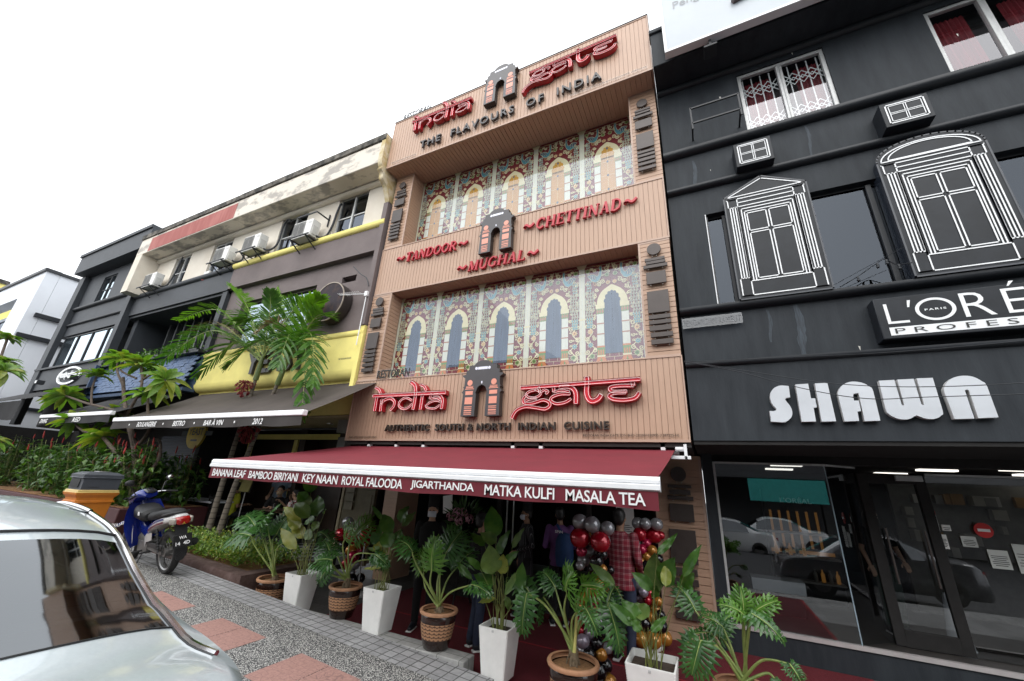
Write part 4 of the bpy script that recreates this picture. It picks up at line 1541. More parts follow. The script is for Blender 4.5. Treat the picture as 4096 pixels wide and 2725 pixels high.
vent_box('small black box with white panes above the pointed panel', 0.945, 1.46, 7.0, 7.46)
vent_box('small black box with white panes above the round topped panel', 2.79, 3.305, 7.03, 7.46)

t = thing('letter_sign', 'big white rounded letters on the black salon fascia', 'sign')
M_wl = mat('white_letter', (0.60, 0.63, 0.67), rough=0.22, var=0.05, vscale=3, coat=0.3)
M_wls = mat('white_letter_side', (0.62, 0.62, 0.62), rough=0.3, var=0.03)
def rounded(pts):
    n = len(pts)
    sm = []
    for i in range(n):
        a, p, c = pts[i - 1], pts[i], pts[(i + 1) % n]
        u, v = (p[0] - a[0], p[1] - a[1]), (c[0] - p[0], c[1] - p[1])
        sm.append(abs(math.atan2(u[0] * v[1] - u[1] * v[0], u[0] * v[0] + u[1] * v[1])) < R(58))
    out = []
    for i in range(n):
        j = (i + 1) % n
        out.append(pts[i])
        if sm[i] and sm[j] and math.dist(pts[i], pts[j]) < .16:
            q = [pts[i - 1], pts[i], pts[j], pts[(j + 1) % n]]
            for k in range(1, 5):
                out.append(cr(q, 5)[5 + k])
        elif (sm[i] or sm[j]) and math.dist(pts[i], pts[j]) < .12:
            pass
    return out


for i, pts in enumerate(SHAWN):
    SHAWN[i] = pts = rounded(pts)
    b = MB().prism(pts, 5.93, 5.995, 0, 1)
    if i == 1:
        b2 = SHAWN[2]
        b.prism(b2, 5.93, 5.995, 0, 1)
    if i != 2:
        b.build('letter', [M_wl, M_wls], t, flat=True)

t = thing('shop_sign', 'black box sign with thin white capitals and a white bar', 'sign')
LX0, LX1, LZ0, LZ1, LY = 2.115, 4.75, 3.945, 4.485, 5.9
part('box', [M_panel], t, lambda b: b.box(LX0, LX1, LY, 6.2, LZ0, LZ1), bevel=0.01)
b = MB()
y = LY - 0.004
b.box(2.20, 2.232, y, LY - 0.001, 4.135, 4.40)
b.box(2.232, 2.40, y, LY - 0.001, 4.135, 4.163)
b.add([(2.43, y, 4.42), (2.46, y, 4.42), (2.435, y, 4.33), (2.415, y, 4.33)], [(0, 1, 2, 3)])
oc, ow, oh = (2.655, 4.275), 0.178, 0.145
for k in range(48):
    a0, a1 = 2 * PI * k / 48, 2 * PI * (k + 1) / 48
    b.add([(oc[0] + ow * f_ * math.cos(a) if f_ == 1 else oc[0] + (ow - 0.035) * math.cos(a), y, oc[1] + (oh * math.sin(a) if f_ == 1 else (oh - 0.028) * math.sin(a))) for a, f_ in ((a0, 1), (a1, 1), (a1, 0), (a0, 0))], [(0, 1, 2, 3)])
text_to(b, 'PARIS', 2.56, 2.75, 4.262, 4.287, y, 0, 0, 0.02, 1.3)
text_to(b, 'RÉAL', 2.885, 4.10, 4.135, 4.52, y, 0, 0, -0.01, 1.15)
b.box(2.195, 4.65, y, LY - 0.001, 3.985, 4.088)
b.build('lettering', M_line, t, flat=True, weld=False)
b = MB()
text_to(b, 'PROFESSIONNEL', 2.24, 4.62, 4.003, 4.07, y - 0.004, 0, 0, -0.004, 1.5)
b.build('lettering', M_black, t, flat=True, weld=False)

t = thing('name_plate', 'grey translucent plate PENDANDAN RAMBUT under the cornice', 'sign')
M_acg = glass_mat('grey_acrylic', tint=(0.45, 0.48, 0.52), base=0.03, boost=0.8)
part('clear_plate', M_acg, t, lambda b: b.add([(-0.10, 6.03, 4.41), (0.70, 6.03, 4.41), (0.70, 6.03, 4.575), (-0.10, 6.03, 4.575)], [(0, 1, 2, 3)]))
b = MB()
text_to(b, 'PENDANDAN RAMBUT', -0.08, 0.68, 4.44, 4.54, 6.024, 0.005, 0, 0.0)
b.build('lettering', mat('plate_grey', (0.07, 0.075, 0.085), rough=0.4), t, flat=True, weld=False)

def streak(b, x, z0, z1, w, y):
    q = random.Random(int(x * 100))
    n = 12
    rows = []
    for i in range(n + 1):
        u = i / n
        ww = w * (0.5 + 0.7 * math.sin(PI * u)) * q.uniform(.75, 1.2)
        xx = x + 0.02 * math.sin(u * 5)
        rows.append([(xx - ww / 2, y, z1 + (z0 - z1) * u), (xx + ww / 2, y, z1 + (z0 - z1) * u)])
    b.grid(rows)
M_streak = mat('pale_drip', (0.030, 0.040, 0.052), rough=0.7, var=0.5, vscale=9, stretch=(6, 1, .6))
for a_ in ((1.36, 3.87, 4.62, .09), (1.02, 4.1, 4.6, .04), (3.9, 3.9, 4.6, .06), (0.35, 6.95, 7.6, .05), (2.0, 7.05, 7.7, .04)):
    part('drip_stain', M_streak, sh, lambda b: streak(b, *a_, 6.096), flat=True)
part('paint_chip', M_peel0, sh, lambda b: [b.add([(x + a * r_, 6.095, z + c * r_) for a, c in ((-.5, 1), (.5, .6), (.35, -.4), (.05, -2.2), (-.3, -.5))], [(0, 1, 2, 3, 4)]) for x, z, r_ in ((.93, 8.86, .03), (2.1, 9.34, .02), (1.93, 3.93, .02), (.6, 7.3, .012), (4.0, 8.6, .02))], flat=True)

# roof billboard
t = thing('billboard', 'white office billboard on the roof edge lettered Pejabat Pengurusan', 'sign')
BY = 5.30
M_bb = mat('billboard_face', (0.42, 0.46, 0.50), rough=0.35, var=0.06, vscale=0.8)
part('face', [M_bb], t, lambda b: b.box(0.15, 6.5, BY, BY + 0.12, 9.48, 12.6))
part('frame', M_bar, t, lambda b: (b.box(0.105, 0.149, BY - 0.012, BY + 0.13, 9.435, 12.64), b.box(0.15, 6.5, BY - 0.012, BY + 0.13, 9.435, 9.479)))
b = MB()
text_to(b, 'Pejabat', 0.33, 1.15, 10.72, 10.97, BY - 0.004, 0, 0, 0.0)
text_to(b, 'Pengurusan', 0.33, 1.40, 10.44, 10.69, BY - 0.006, 0, 0, 0.0)
b.build('lettering', mat('billboard_grey', (0.30, 0.31, 0.33), rough=0.5), t, flat=True, weld=False)
b = MB()
sw = [(1.25, 9.98), (1.45, 10.02), (1.9, 10.12), (2.35, 10.18), (2.8, 10.22), (2.8, 10.32), (2.3, 10.29), (1.85, 10.22), (1.45, 10.12), (1.22, 10.05)]
b.prism(sw, BY - 0.07, BY - 0.001, 0, 1)
sw2 = [(1.28, 10.25), (1.5, 10.24), (2.0, 10.33), (2.8, 10.42), (2.8, 10.75), (1.9, 10.7), (1.4, 10.5), (1.25, 10.36)]
b.prism(sw2, BY - 0.07, BY - 0.001, 0, 1)
b.build('emblem_letter', [mat('emblem_lilac', (0.50, 0.42, 0.52), rough=0.35), mat('emblem_edge', (0.10, 0.07, 0.07), rough=0.5)], t, flat=True)
part('support', M_blk2, t, lambda b: (b.box(0.80, 0.84, 5.36, 5.55, 9.33, 9.47), b.box(0.72, 0.92, 5.36, 5.60, 9.29, 9.33)))

# small iron rack by the grilled window
t = thing('wall_rack', 'thin black iron rack left of the grilled window', 'rack')
def rack(b):
    y = 5.72
    for z in (8.06, 8.40):
        b.beam((0.40, y, z), (1.13, y, z), 0.025, 0.025)
    for x in (0.40, 1.13):
        b.beam((x, y, 7.93), (x, y, 8.42), 0.025, 0.025)
        b.beam((x, y, 8.06), (x, 6.1, 8.06), 0.025, 0.025)
part('frame', M_blk2, t, rack)

# cables across the salon front
def cable(name, label, pts, r_=0.005):
    o = part(name, M_blk2, None, lambda b: b.tube(cr(pts, 10), r_, 5))
    return tag(o, label, 'cable', 'thin black cables across the salon front')
cable('cable', 'thin black cable sagging across the tops of the white letters', [(-0.13, 5.8, 3.83), (0.6, 5.75, 3.62), (1.5, 5.7, 3.38), (2.4, 5.72, 3.30), (3.6, 5.75, 3.33), (5, 5.8, 3.4)])
cable('cable', 'lower thin black cable sagging through the middle of the white letters', [(-0.13, 5.8, 3.82), (0.5, 5.75, 3.62), (1.2, 5.7, 3.33), (1.75, 5.7, 3.19), (2.3, 5.72, 3.19), (3.6, 5.75, 3.20), (5, 5.8, 3.24)])
cable('cable', 'thin black cable running level under the lower cornice', [(-0.13, 5.85, 3.835), (1.0, 5.8, 3.78), (2.2, 5.8, 3.75), (3.6, 5.82, 3.80), (5, 5.85, 3.9)], 0.004)
t = thing('light_string', 'black festoon light string hanging before the dark middle window', 'lights')
LP = cr([(1.88, 6.05, 4.78), (2.05, 6.0, 4.86), (2.25, 5.95, 4.98), (2.36, 5.92, 5.03), (2.47, 5.95, 4.95), (2.6, 5.9, 4.92)], 8)
part('wire', M_blk2, t, lambda b: (b.tube(LP, 0.006, 5), b.tube([(1.82, 6.05, 4.82), (2.58, 5.9, 5.16)], 0.003, 4)))
for k in (9, 18, 25, 33):
    p = LP[k]
    part('bulb', M_blk2, t, lambda b: (b.tube([p, (p[0], p[1], p[2] - 0.035)], 0.014, 8), b.sphere((p[0], p[1], p[2] - 0.055), 0.02, 8, 6)))

# ---- shopfront
M_win_in = mat('salon_floor', (0.06, 0.055, 0.052), rough=0.3, var=0.3, vscale=3)
part('shop_soffit', M_shop, sh, lambda b: b.box(X0, X1, 6.02, 7.6, 2.70, 2.748))
part('pier', M_blk, sh, lambda b: b.box(-0.06, 0.10, 7.42, 8.2, 0, 2.70))
part('lintel', M_shop, sh, lambda b: b.box(0.101, X1, 7.60, 7.9, 2.585, 2.70))
part('plinth', M_blk, sh, lambda b: b.box(0.101, X1, 7.48, 12, -0.1, 0.285))
part('sill', M_sill, sh, lambda b: b.box(0.101, X1, 7.455, 7.52, 0.286, 0.335))
part('salon_floor', M_win_in, sh, lambda b: b.box(0.101, X1, 7.521, 12, 0.286, 0.30))
part('room', M_inside, sh, lambda b: (b.box(0.0, X1, 12.0, 12.1, 0, 2.8), b.box(0.0, 0.09, 8.2, 12, 0, 2.8), b.box(0.1, X1, 7.9, 12, 2.70, 2.75)))
fr = part('shop_window', M_alu, sh, lambda b: (b.box(0.102, 0.135, 7.47, 7.54, 0.336, 2.58), b.box(0.136, 1.60, 7.47, 7.54, 2.555, 2.582), b.beam((1.60, 7.505, 2.568), (2.05, 7.95, 2.568), 0.05, 0.025)))
part('pane', M_salon, fr, lambda b: b.add([(0.136, 7.505, 0.336), (1.59, 7.505, 0.336), (1.59, 7.505, 2.555), (0.136, 7.505, 2.555)], [(0, 1, 2, 3)]), flat=True)
part('pane', M_salon, fr, lambda b: b.add([(1.60, 7.505, 0.336), (2.06, 7.95, 0.336), (2.06, 7.95, 2.555), (1.60, 7.505, 2.555)], [(0, 1, 2, 3)]), flat=True)
part('pane_edge', mat('glass_edge', (0.25, 0.33, 0.38), rough=0.2, var=0), fr, lambda b: b.box(1.588, 1.602, 7.498, 7.512, 0.336, 2.555))
dr = part('door', M_shop, sh, lambda b: (b.box(2.06, 2.18, 7.93, 7.99, 0.31, 2.50), b.box(2.72, 2.84, 7.93, 7.99, 0.31, 2.50), b.box(2.18, 2.72, 7.93, 7.99, 2.36, 2.50), b.box(2.18, 2.72, 7.93, 7.99, 0.31, 0.5)), bevel=0.008)
part('pane', M_salon, dr, lambda b: b.add([(2.18, 7.96, 0.5), (2.72, 7.96, 0.5), (2.72, 7.96, 2.36), (2.18, 7.96, 2.36)], [(0, 1, 2, 3)]), flat=True)
for x in (2.24, 2.66):
    part('handle', M_plate, dr, lambda b: b.tube([(x, 7.89, 1.05), (x, 7.89, 1.75)], 0.013, 8))
part('closer', M_alu, dr, lambda b: b.box(2.50, 2.80, 7.88, 7.93, 2.40, 2.48), bevel=0.006)
fr2 = part('shop_window', M_alu, sh, lambda b: b.beam((2.86, 7.97, 2.50), (7.5, 7.97, 2.50), 0.03, 0.03))
for x in (5.0,):
    part('mullion', M_shop, fr2, lambda b: b.box(x, x + 0.04, 7.95, 8.0, 0.31, 2.48))
part('pane', M_salon, fr2, lambda b: b.add([(2.85, 7.97, 0.31), (7.5, 7.97, 0.31), (7.5, 7.97, 2.48), (2.85, 7.97, 2.48)], [(0, 1, 2, 3)]), flat=True)
# inside the salon
M_lit = mat('ceiling_panel', (0.9, 0.9, 0.85), rough=0.5, var=0, emit=(1.0, 0.95, 0.86), estr=1.0)
for i, (x, y, w, d) in enumerate(((1.15, 9.3, 0.5, 0.16), (1.2, 10.6, 0.5, 0.16), (4.2, 9.0, 0.6, 0.2), (4.9, 10.2, 0.6, 0.2), (3.4, 9.6, 0.5, 0.16), (3.2, 11, 0.5, 0.16))):
    o = part('ceiling_light', M_lit, None, lambda b: b.box(x, x + w, y, y + d, 2.66, 2.69))
    tag(o, 'lit oblong ceiling light inside the salon behind the glass', 'light', 'ceiling lights inside the salon')
M_teal = mat('teal_sign', (0.05, 0.42, 0.38), rough=0.4, var=0.05)
M_warm = mat('warm_glow', (0.16, 0.075, 0.022), rough=0.5, var=0.25, emit=(1.0, 0.45, 0.1), estr=0.06)  # faint warm glow added to shelf bars and alternate bottles
M_grey = mat('interior_grey', (0.20, 0.19, 0.17), rough=0.7, var=0.2)
t = thing('display_shelf', 'wooden salon display shelf with warm glowing bars behind the left glass', 'shelf', (0, 0, 0))
part('cabinet', [M_shop, M_warm], t, lambda b: (b.box(0.98, 2.05, 10.0, 10.3, 0.3, 2.25), [b.box(1.06 + 0.15 * k, 1.10 + 0.15 * k, 9.98, 9.999, 1.2, 1.85, 1) for k in range(6)], b.box(1.0, 2.0, 9.975, 9.985, 1.10, 1.16, 1)))
for k in range(3):
    part('shelf', M_grey, t, lambda b: b.box(1.0, 2.03, 9.72, 9.99, 0.65 + 0.4 * k, 0.68 + 0.4 * k))
for k in range(9):
    part('bottle', M_grey if k % 2 else M_warm, t, lambda b: b.lathe([(0.03, 0), (0.03, 0.13), (0.012, 0.16), (0.012, 0.2), (0, 0.2)], (1.07 + 0.11 * k, 9.85, 1.08 if k < 5 else 0.68), 10))
b = MB()
text_to(b, "L'ORÉAL", 1.28, 1.80, 2.0, 2.11, 9.99, 0, 0, 0)
b.build('lettering', M_white, t, flat=True, weld=False)
t = thing('display_shelf', 'crowded wall shelf of pale boxes inside the right hand glass', 'shelf')
part('panel', M_grey, t, lambda b: b.box(3.2, 7.0, 10.6, 10.7, 0.3, 2.5))
rq = random.Random(5)
for k in range(46):
    x, z = 3.3 + rq.random() * 3.4, 1.25 + int(rq.random() * 5) * 0.22
    w, h = 0.06 + rq.random() * 0.16, 0.12 + rq.random() * 0.07
    part('box', [mat('carton_%d' % (k % 4), ((0.42, 0.40, 0.34), (0.30, 0.16, 0.04), (0.25, 0.24, 0.22), (0.5, 0.48, 0.44))[k % 4], rough=0.6, var=0.1)], t, lambda b: b.box(x, x + w, 10.35 + 0.004 * k, 10.59, z, z + h))
t = thing('air_purifier', 'slim white tapered air purifier on the floor inside the door', 'appliance', (2.86, 8.35, 0.30))
part('body', M_wl, t, lambda b: b.lathe([(0.14, 0), (0.13, 0.03), (0.055, 0.62), (0.045, 0.65), (0, 0.65)], (0, 0, 0), 24))
part('slot', M_black, t, lambda b: b.box(-0.012, 0.012, -0.105, -0.09, 0.25, 0.36))
t = thing('reception_counter', 'white reception counter seen low behind the salon glass', 'counter')
part('top', M_wl, t, lambda b: b.box(0.5, 1.25, 8.6, 9.0, 0.62, 0.80), bevel=0.01)
part('base', M_shop, t, lambda b: b.box(0.55, 1.2, 8.65, 8.95, 0.30, 0.615))
# notices on the glass
def notice(label, x0, x1, z0, z1, col, head=None, words=(), y=7.945):
    t = thing('notice', label, 'notice', group='notices stuck on the salon glass')
    part('sheet', mat('notice_' + col, {'white': (0.7, 0.7, 0.68), 'red': (0.5, 0.02, 0.02), 'grey': (0.5, 0.52, 0.5)}[col], rough=0.6, var=0.03), t, lambda b: b.box(x0, x1, y, y + 0.004, z0, z1))
    if head:
        part('header', mat('notice_red', (0.5, 0.02, 0.02), rough=0.6, var=0.03), t, lambda b: b.box(x0, x1, y - 0.003, y - 0.001, z1 - (z1 - z0) * 0.2, z1))
        b = MB()
        text_to(b, head, x0 + 0.02, x1 - 0.02, z1 - (z1 - z0) * 0.15, z1 - (z1 - z0) * 0.05, y - 0.005, 0, 0, 0.01)
        b.build('lettering', M_white, t, flat=True, weld=False)
    if words:
        b = MB()
        for k in range(words):
            w = (x1 - x0) * (0.8 if k % 3 else 0.6)
            b.box((x0 + x1 - w) / 2, (x0 + x1 + w) / 2, y - 0.003, y - 0.001, z0 + (z1 - z0) * (0.15 + 0.6 * k / words), z0 + (z1 - z0) * (0.15 + 0.6 * k / words) + 0.008)
        b.build('print_lines', M_char, t, flat=True)
    return t
notice('white notice with red STOP heading left of the door', 2.75, 2.845, 1.76, 2.02, 'white', 'STOP!', 5)
notice('small white notice with two round symbols by the door', 2.87, 2.96, 1.77, 1.845, 'white', None, 2)
notice('white printed notice below the STOP notice', 2.765, 2.89, 1.54, 1.72, 'white', None, 6)
notice('grey printed notice under the red round sign', 3.03, 3.18, 1.59, 1.72, 'grey', None, 4)
notice('large pale printed notice lowest on the glass', 3.25, 3.44, 1.36, 1.58, 'grey', None, 6)
notice('pale notice at the right edge of the photograph', 3.50, 3.70, 1.33, 1.67, 'grey', None, 6)
t = thing('entry_sign', 'red round no entry sign with a white bar on the salon glass', 'sign')
part('disc', mat('notice_red', (0.5, 0.02, 0.02)), t, lambda b: b.lathe([(0, 0), (0.092, 0), (0.092, 0.012)], (3.27, 7.915, 1.81), 28, axis='y'))
part('bar', M_white, t, lambda b: b.box(3.21, 3.33, 7.908, 7.913, 1.794, 1.828))
# ================================================================ the row to the left
M_mauve = mat('brown_render', (0.15, 0.122, 0.12), rough=0.75, var=0.14, vscale=1.6, bump=0.12, bscale=22)
M_yel = mat('yellow_render', (0.84, 0.74, 0.24), rough=0.7, var=0.10, vscale=1.5, bump=0.06, bscale=20)
M_cream = mat('aged_cream', (0.66, 0.60, 0.51), rough=0.8, var=0.07, vscale=1.2, col2=(0.70, 0.66, 0.58), bump=0.06, bscale=18)
M_peel = mat('peeling_paint', (0.46, 0.43, 0.39), rough=0.85, var=0.2, vscale=2.6, col2=(0.68, 0.63, 0.55), contrast=(0.42, 0.52), stretch=(0.5, 1, 1))
M_weath = mat('weathered_cap', (0.05, 0.048, 0.042), rough=0.95, var=0.4, vscale=4, col2=(0.24, 0.22, 0.19), contrast=(0.4, 0.75), bump=0.3, bscale=30)
M_oldred = mat('faded_red_band', (0.36, 0.085, 0.07), rough=0.7, var=0.2, vscale=2.5, col2=(0.42, 0.15, 0.13), stretch=(1.5, 1, 0.3), contrast=(0.45, 0.8))
M_dwin = glass_mat('office_glass', tint=(0.22, 0.23, 0.25), base=0.06, boost=1.1, gcol=(0.8, 0.87, 1.0))
M_mirror = glass_mat('mirror_glass', tint=(0.25, 0.28, 0.30), base=0.42, boost=1.0, gcol=(0.80, 0.93, 1.0))
M_blackb = mat('black_building', (0.030, 0.035, 0.043), rough=0.6, var=0.2, vscale=1.8, bump=0.1, bscale=20)
M_wht = mat('white_building', (0.72, 0.75, 0.80), rough=0.8, var=0.04, vscale=0.6)
M_blue = mat('blue_shingle', (0.055, 0.10, 0.20), rough=0.55, var=0.25, vscale=9)
M_beige = mat('beige_ceiling', (0.36, 0.31, 0.19), rough=0.8, var=0.1)


def office_window(par, x0, x1, z0, z1, y=6.12, nx=2, ny=2, glass=None, fm=None):
    w = MB()
    t = 0.045
    w.box(x0, x0 + t, y, y + 0.06, z0, z1)
    w.box(x1 - t, x1, y, y + 0.06, z0, z1)
    w.box(x0 + t, x1 - t, y, y + 0.06, z1 - t, z1)
    w.box(x0 + t, x1 - t, y, y + 0.06, z0, z0 + t)
    for k in range(1, nx):
        x = x0 + (x1 - x0) * k / nx
        w.box(x - 0.03, x + 0.03, y - 0.004, y + 0.055, z0 + t, z1 - t)
    for k in range(1, ny):
        z = z0 + (z1 - z0) * (k / ny) - 0.02
        w.box(x0 + t, x1 - t, y + 0.012, y + 0.05, z - 0.018, z + 0.018)
    o = w.build('window', fm or M_alu, par, flat=True)
    part('pane', glass or M_dwin, o, lambda b: b.add([(x0, y + 0.035, z0), (x1, y + 0.035, z0), (x1, y + 0.035, z1), (x0, y + 0.035, z1)], [(0, 1, 2, 3)]), flat=True)
    part('dark_room', M_inside, o, lambda b: b.box(x0 - 0.1, x1 + 0.1, y + 0.36, y + 0.38, z0 - 0.1, z1 + 0.1))
    return o


# ---------------- brown and yellow shophouse
br = thing('brown_shophouse', 'brown shophouse with yellow cornices beside the tan restaurant', 'building')
BX0, BX1 = -13.08, -6.725
BW = [(-8.86, -7.70, 8.26, 9.62), (-11.40, -10.17, 8.26, 9.60)]
part('upper_wall', M_cream, br, lambda b: wall_with_holes(b, BX0, BX1, 8.1, 9.69, 6.05, BW, 6.3), flat=True)
for w_ in BW:
    office_window(br, *w_)
part('middle_wall', M_mauve, br, lambda b: wall_with_holes(b, BX0, BX1, 5.21, 7.36, 6.1, [(-12.3, -9.0, 5.45, 6.84), (-8.06, -7.55, 6.70, 6.88)], 6.5), flat=True)
part('brown_band', M_mauve, br, lambda b: b.box(BX0, BX1, 5.95, 6.4, 7.365, 8.06))
part('yellow_cornice', M_yel, br, lambda b: cornice(b, BX0, BX1, 5.97, 8.062, 8.25, 0.10), sharp=40)
part('slot_recess', M_dark, br, lambda b: b.box(-8.1, -7.5, 6.48, 6.5, 6.66, 6.92))
office_window(br, -12.3, -9.0, 5.45, 6.84, 6.2, 2, 1, glass_mat('blue_mirror', tint=(0.2, 0.22, 0.25), base=0.40, boost=1.0, gcol=(0.70, 0.82, 0.92)), M_mauve)
part('yellow_cornice', M_yel, br, lambda b: cornice(b, BX0, BX1, 5.98, 5.07, 5.21, 0.06), sharp=40)
part('yellow_band', M_yel, br, lambda b: (b.box(BX0, BX1, 5.96, 6.4, 4.27, 5.07),))
part('yellow_cove', M_yel, br, lambda b: b.grid([[(x, 5.93 + 0.20 * (1 - math.cos(a)), 4.265 - 0.22 * math.sin(a)) for a in [PI / 2 * k / 6 for k in range(7)]] for x in (BX0, BX1)]))
part('under_band', M_yel, br, lambda b: b.box(BX0, BX1, 6.14, 6.4, 3.30, 4.26))
part('pilaster', [M_mauve, M_yel], br, lambda b: (b.box(-6.87, -6.722, 5.90, 6.5, 5.31, 8.75), b.box(-6.84, -6.722, 5.93, 6.5, 3.76, 5.30, 1)))
part('parapet', [M_peel, M_weath], br, lambda b: (b.box(BX0, BX1, 5.45, 6.6, 9.70, 10.42), b.box(BX0, BX1, 5.41, 6.5, 10.425, 10.64, 1)), bevel=0.02)
part('soffit_moulding', M_cream, br, lambda b: cornice(b, BX0, BX1, 6.04, 9.56, 9.698, 0.12), sharp=40)
def corbel(b):
    pr = cr([(5.43, 10.6), (5.43, 9.75), (5.50, 9.55), (5.46, 9.48), (5.55, 9.40), (5.58, 9.25), (5.75, 9.12), (5.92, 8.78)], 6)
    ring = [(p[0], p[1]) for p in pr] + [(6.3, 8.78), (6.3, 10.6)]
    n = len(ring)
    v = [(-6.86, p, q) for p, q in ring] + [(-6.722, p, q) for p, q in ring]
    tri = tessellate_polygon([[Vector((p, q, 0)) for p, q in ring]])
    b.add(v, [(i, (i + 1) % n, n + (i + 1) % n, n + i) for i in range(n)] + [tuple(t_) for t_ in tri] + [tuple(n + i for i in t_) for t_ in tri])
part('corbel', mat('peeling_yellow', (0.58, 0.45, 0.20), rough=0.8, var=0.2, col2=(0.62, 0.55, 0.40), vscale=4, contrast=(0.4, 0.6)), br, corbel)
part('wall', M_dark, br, lambda b: b.box(BX0 + 0.01, BX1 - 0.01, 6.62, 14, 3.3, 10.4))
part('ceiling', M_beige, br, lambda b: b.box(BX0, BX1, 6.16, 7.6, 3.24, 3.29))
for x in (-8.35, -7.45):
    part('downlight', M_bolt, br, lambda b: b.lathe([(0, 0), (0.07, 0), (0.08, 0.02), (0.08, 0.03)], (x, 6.9, 3.215), 16))
M_wood = mat('dark_wood', (0.028, 0.016, 0.010), rough=0.5, var=0.4, vscale=6, stretch=(1, 1, 0.3))
part('ground_wall', M_wood, br, lambda b: (b.box(BX0, BX1, 8.0, 8.2, 0.3, 3.24), b.box(-10.2, -9.95, 7.55, 7.99, 0.45, 3.2), b.box(-8.6, -8.2, 7.5, 7.99, 0.45, 3.2)))
part('yellow_frame', M_yel, br, lambda b: (b.box(-10.35, -10.21, 7.5, 7.6, 0.45, 2.9), b.box(-12.4, -12.28, 7.5, 7.6, 0.45, 2.9), b.box(-12.4, -8.6, 7.52, 7.6, 2.92, 3.06)))
dd = part('stair_door', mat('olive_door', (0.11, 0.095, 0.055), rough=0.6, var=0.2), br, lambda b: (b.box(-7.95, -7.0, 7.42, 7.5, 0.2, 2.5), [b.box(x, x + 0.38, 7.405, 7.419, z, z + 0.5) for x in (-7.45,) for z in (0.5, 1.15, 1.75)]), bevel=0.004)
for k in range(3):
    part('letter_box', mat('box_olive', (0.15, 0.135, 0.09), rough=0.5), dd, lambda b: (b.box(-7.86, -7.60, 7.36, 7.419, 1.30 + 0.19 * k, 1.46 + 0.19 * k), b.box(-7.82, -7.64, 7.352, 7.359, 1.42 + 0.19 * k, 1.435 + 0.19 * k)))
part('door_jamb', mat('jamb_cream', (0.35, 0.30, 0.20)), br, lambda b: b.box(-8.04, -7.97, 7.40, 7.5, 0.2, 2.6))
part('dining_floor', tile_mat('chequer', (0.3, 0.3, 0.3), (0.1, 0.1, 0.1), 0.3, 0.3), br, lambda b: b.box(BX0, -7.15, 6.1, 8.0, 0.2, 0.44))
cm = MATS['chequer']
_n, _l = cm.node_tree.nodes, cm.node_tree.links
_ck = _n.new('ShaderNodeTexChecker')
_ck.inputs['Scale'].default_value = 3.4
_ck.inputs[1].default_value = (0.32, 0.33, 0.34, 1)
_ck.inputs[2].default_value = (0.015, 0.015, 0.016, 1)
_tc = _n.new('ShaderNodeTexCoord')
_l.new(_tc.outputs['Object'], _ck.inputs['Vector'])
_l.new(_ck.outputs['Color'], _n['Principled BSDF'].inputs['Base Color'])
t = thing('letter_sign', 'big dark letters on the yellow band behind the palm', 'sign')
text_letters('YEAST', -10.75, -8.45, 4.38, 4.98, 5.88, 0.07, M_char, t, 0.03, 1.1)
part('small_plate', M_char, br, lambda b: text_to(b, 'YEAST BISTRONOMY SDN BHD', -7.38, -6.98, 4.52, 4.56, 5.957, 0, 0, 0.01), flat=True, weld=False)
t = thing('round_sign', 'blank weathered round sign with pale rim on the brown wall', 'sign', (-8.0, 5.82, 6.05))
M_rust = mat('weathered_sign', (0.060, 0.050, 0.060), rough=0.7, spec=0.15, var=0.3, vscale=2.2, col2=(0.14, 0.085, 0.055), contrast=(0.5, 0.8))
part('drum', mat('sign_drum', (0.04, 0.032, 0.03), rough=0.5), t, lambda b: b.lathe([(0.53, 0.0), (0.53, 0.24), (0.0, 0.24)], (0, 0, 0), 48, axis='y'))
part('face', M_rust, t, lambda b: b.lathe([(0, -0.012), (0.505, -0.012)], (0, 0, 0), 48, axis='y'))
part('rim', mat('pale_rim', (0.34, 0.29, 0.24), rough=0.6, var=0.3), t, lambda b: b.lathe([(0.505, -0.012), (0.505, -0.022), (0.53, -0.022), (0.53, 0.0)], (0, 0, 0), 48, axis='y'))
t = thing('antenna', 'thin white rod antenna on a mast between brown wall and restaurant', 'antenna')
part('mast', M_bar, t, lambda b: b.tube([(-6.80, 5.87, 4.8), (-6.80, 5.87, 6.15)], 0.012, 6))
part('boom', M_bar, t, lambda b: (b.tube([(-7.62, 5.8, 6.15), (-6.80, 5.87, 6.08)], 0.013, 6), [b.tube([(-7.6 + 0.055 * k, 5.72, 6.148 - 0.004 * k), (-7.6 + 0.055 * k, 5.88, 6.148 - 0.004 * k)], 0.007, 4) for k in range(13)], b.box(-6.84, -6.76, 5.84, 5.9, 6.02, 6.14)))
t = tag(part('cable', M_blk2, None, lambda b: b.tube(cr([(-7.52, 5.93, 7.00), (-7.2, 5.92, 6.72), (-6.95, 5.9, 6.55), (-6.80, 5.88, 6.3)], 6), 0.012, 6)), 'black cable drooping from the wall slot to the antenna mast', 'cable')


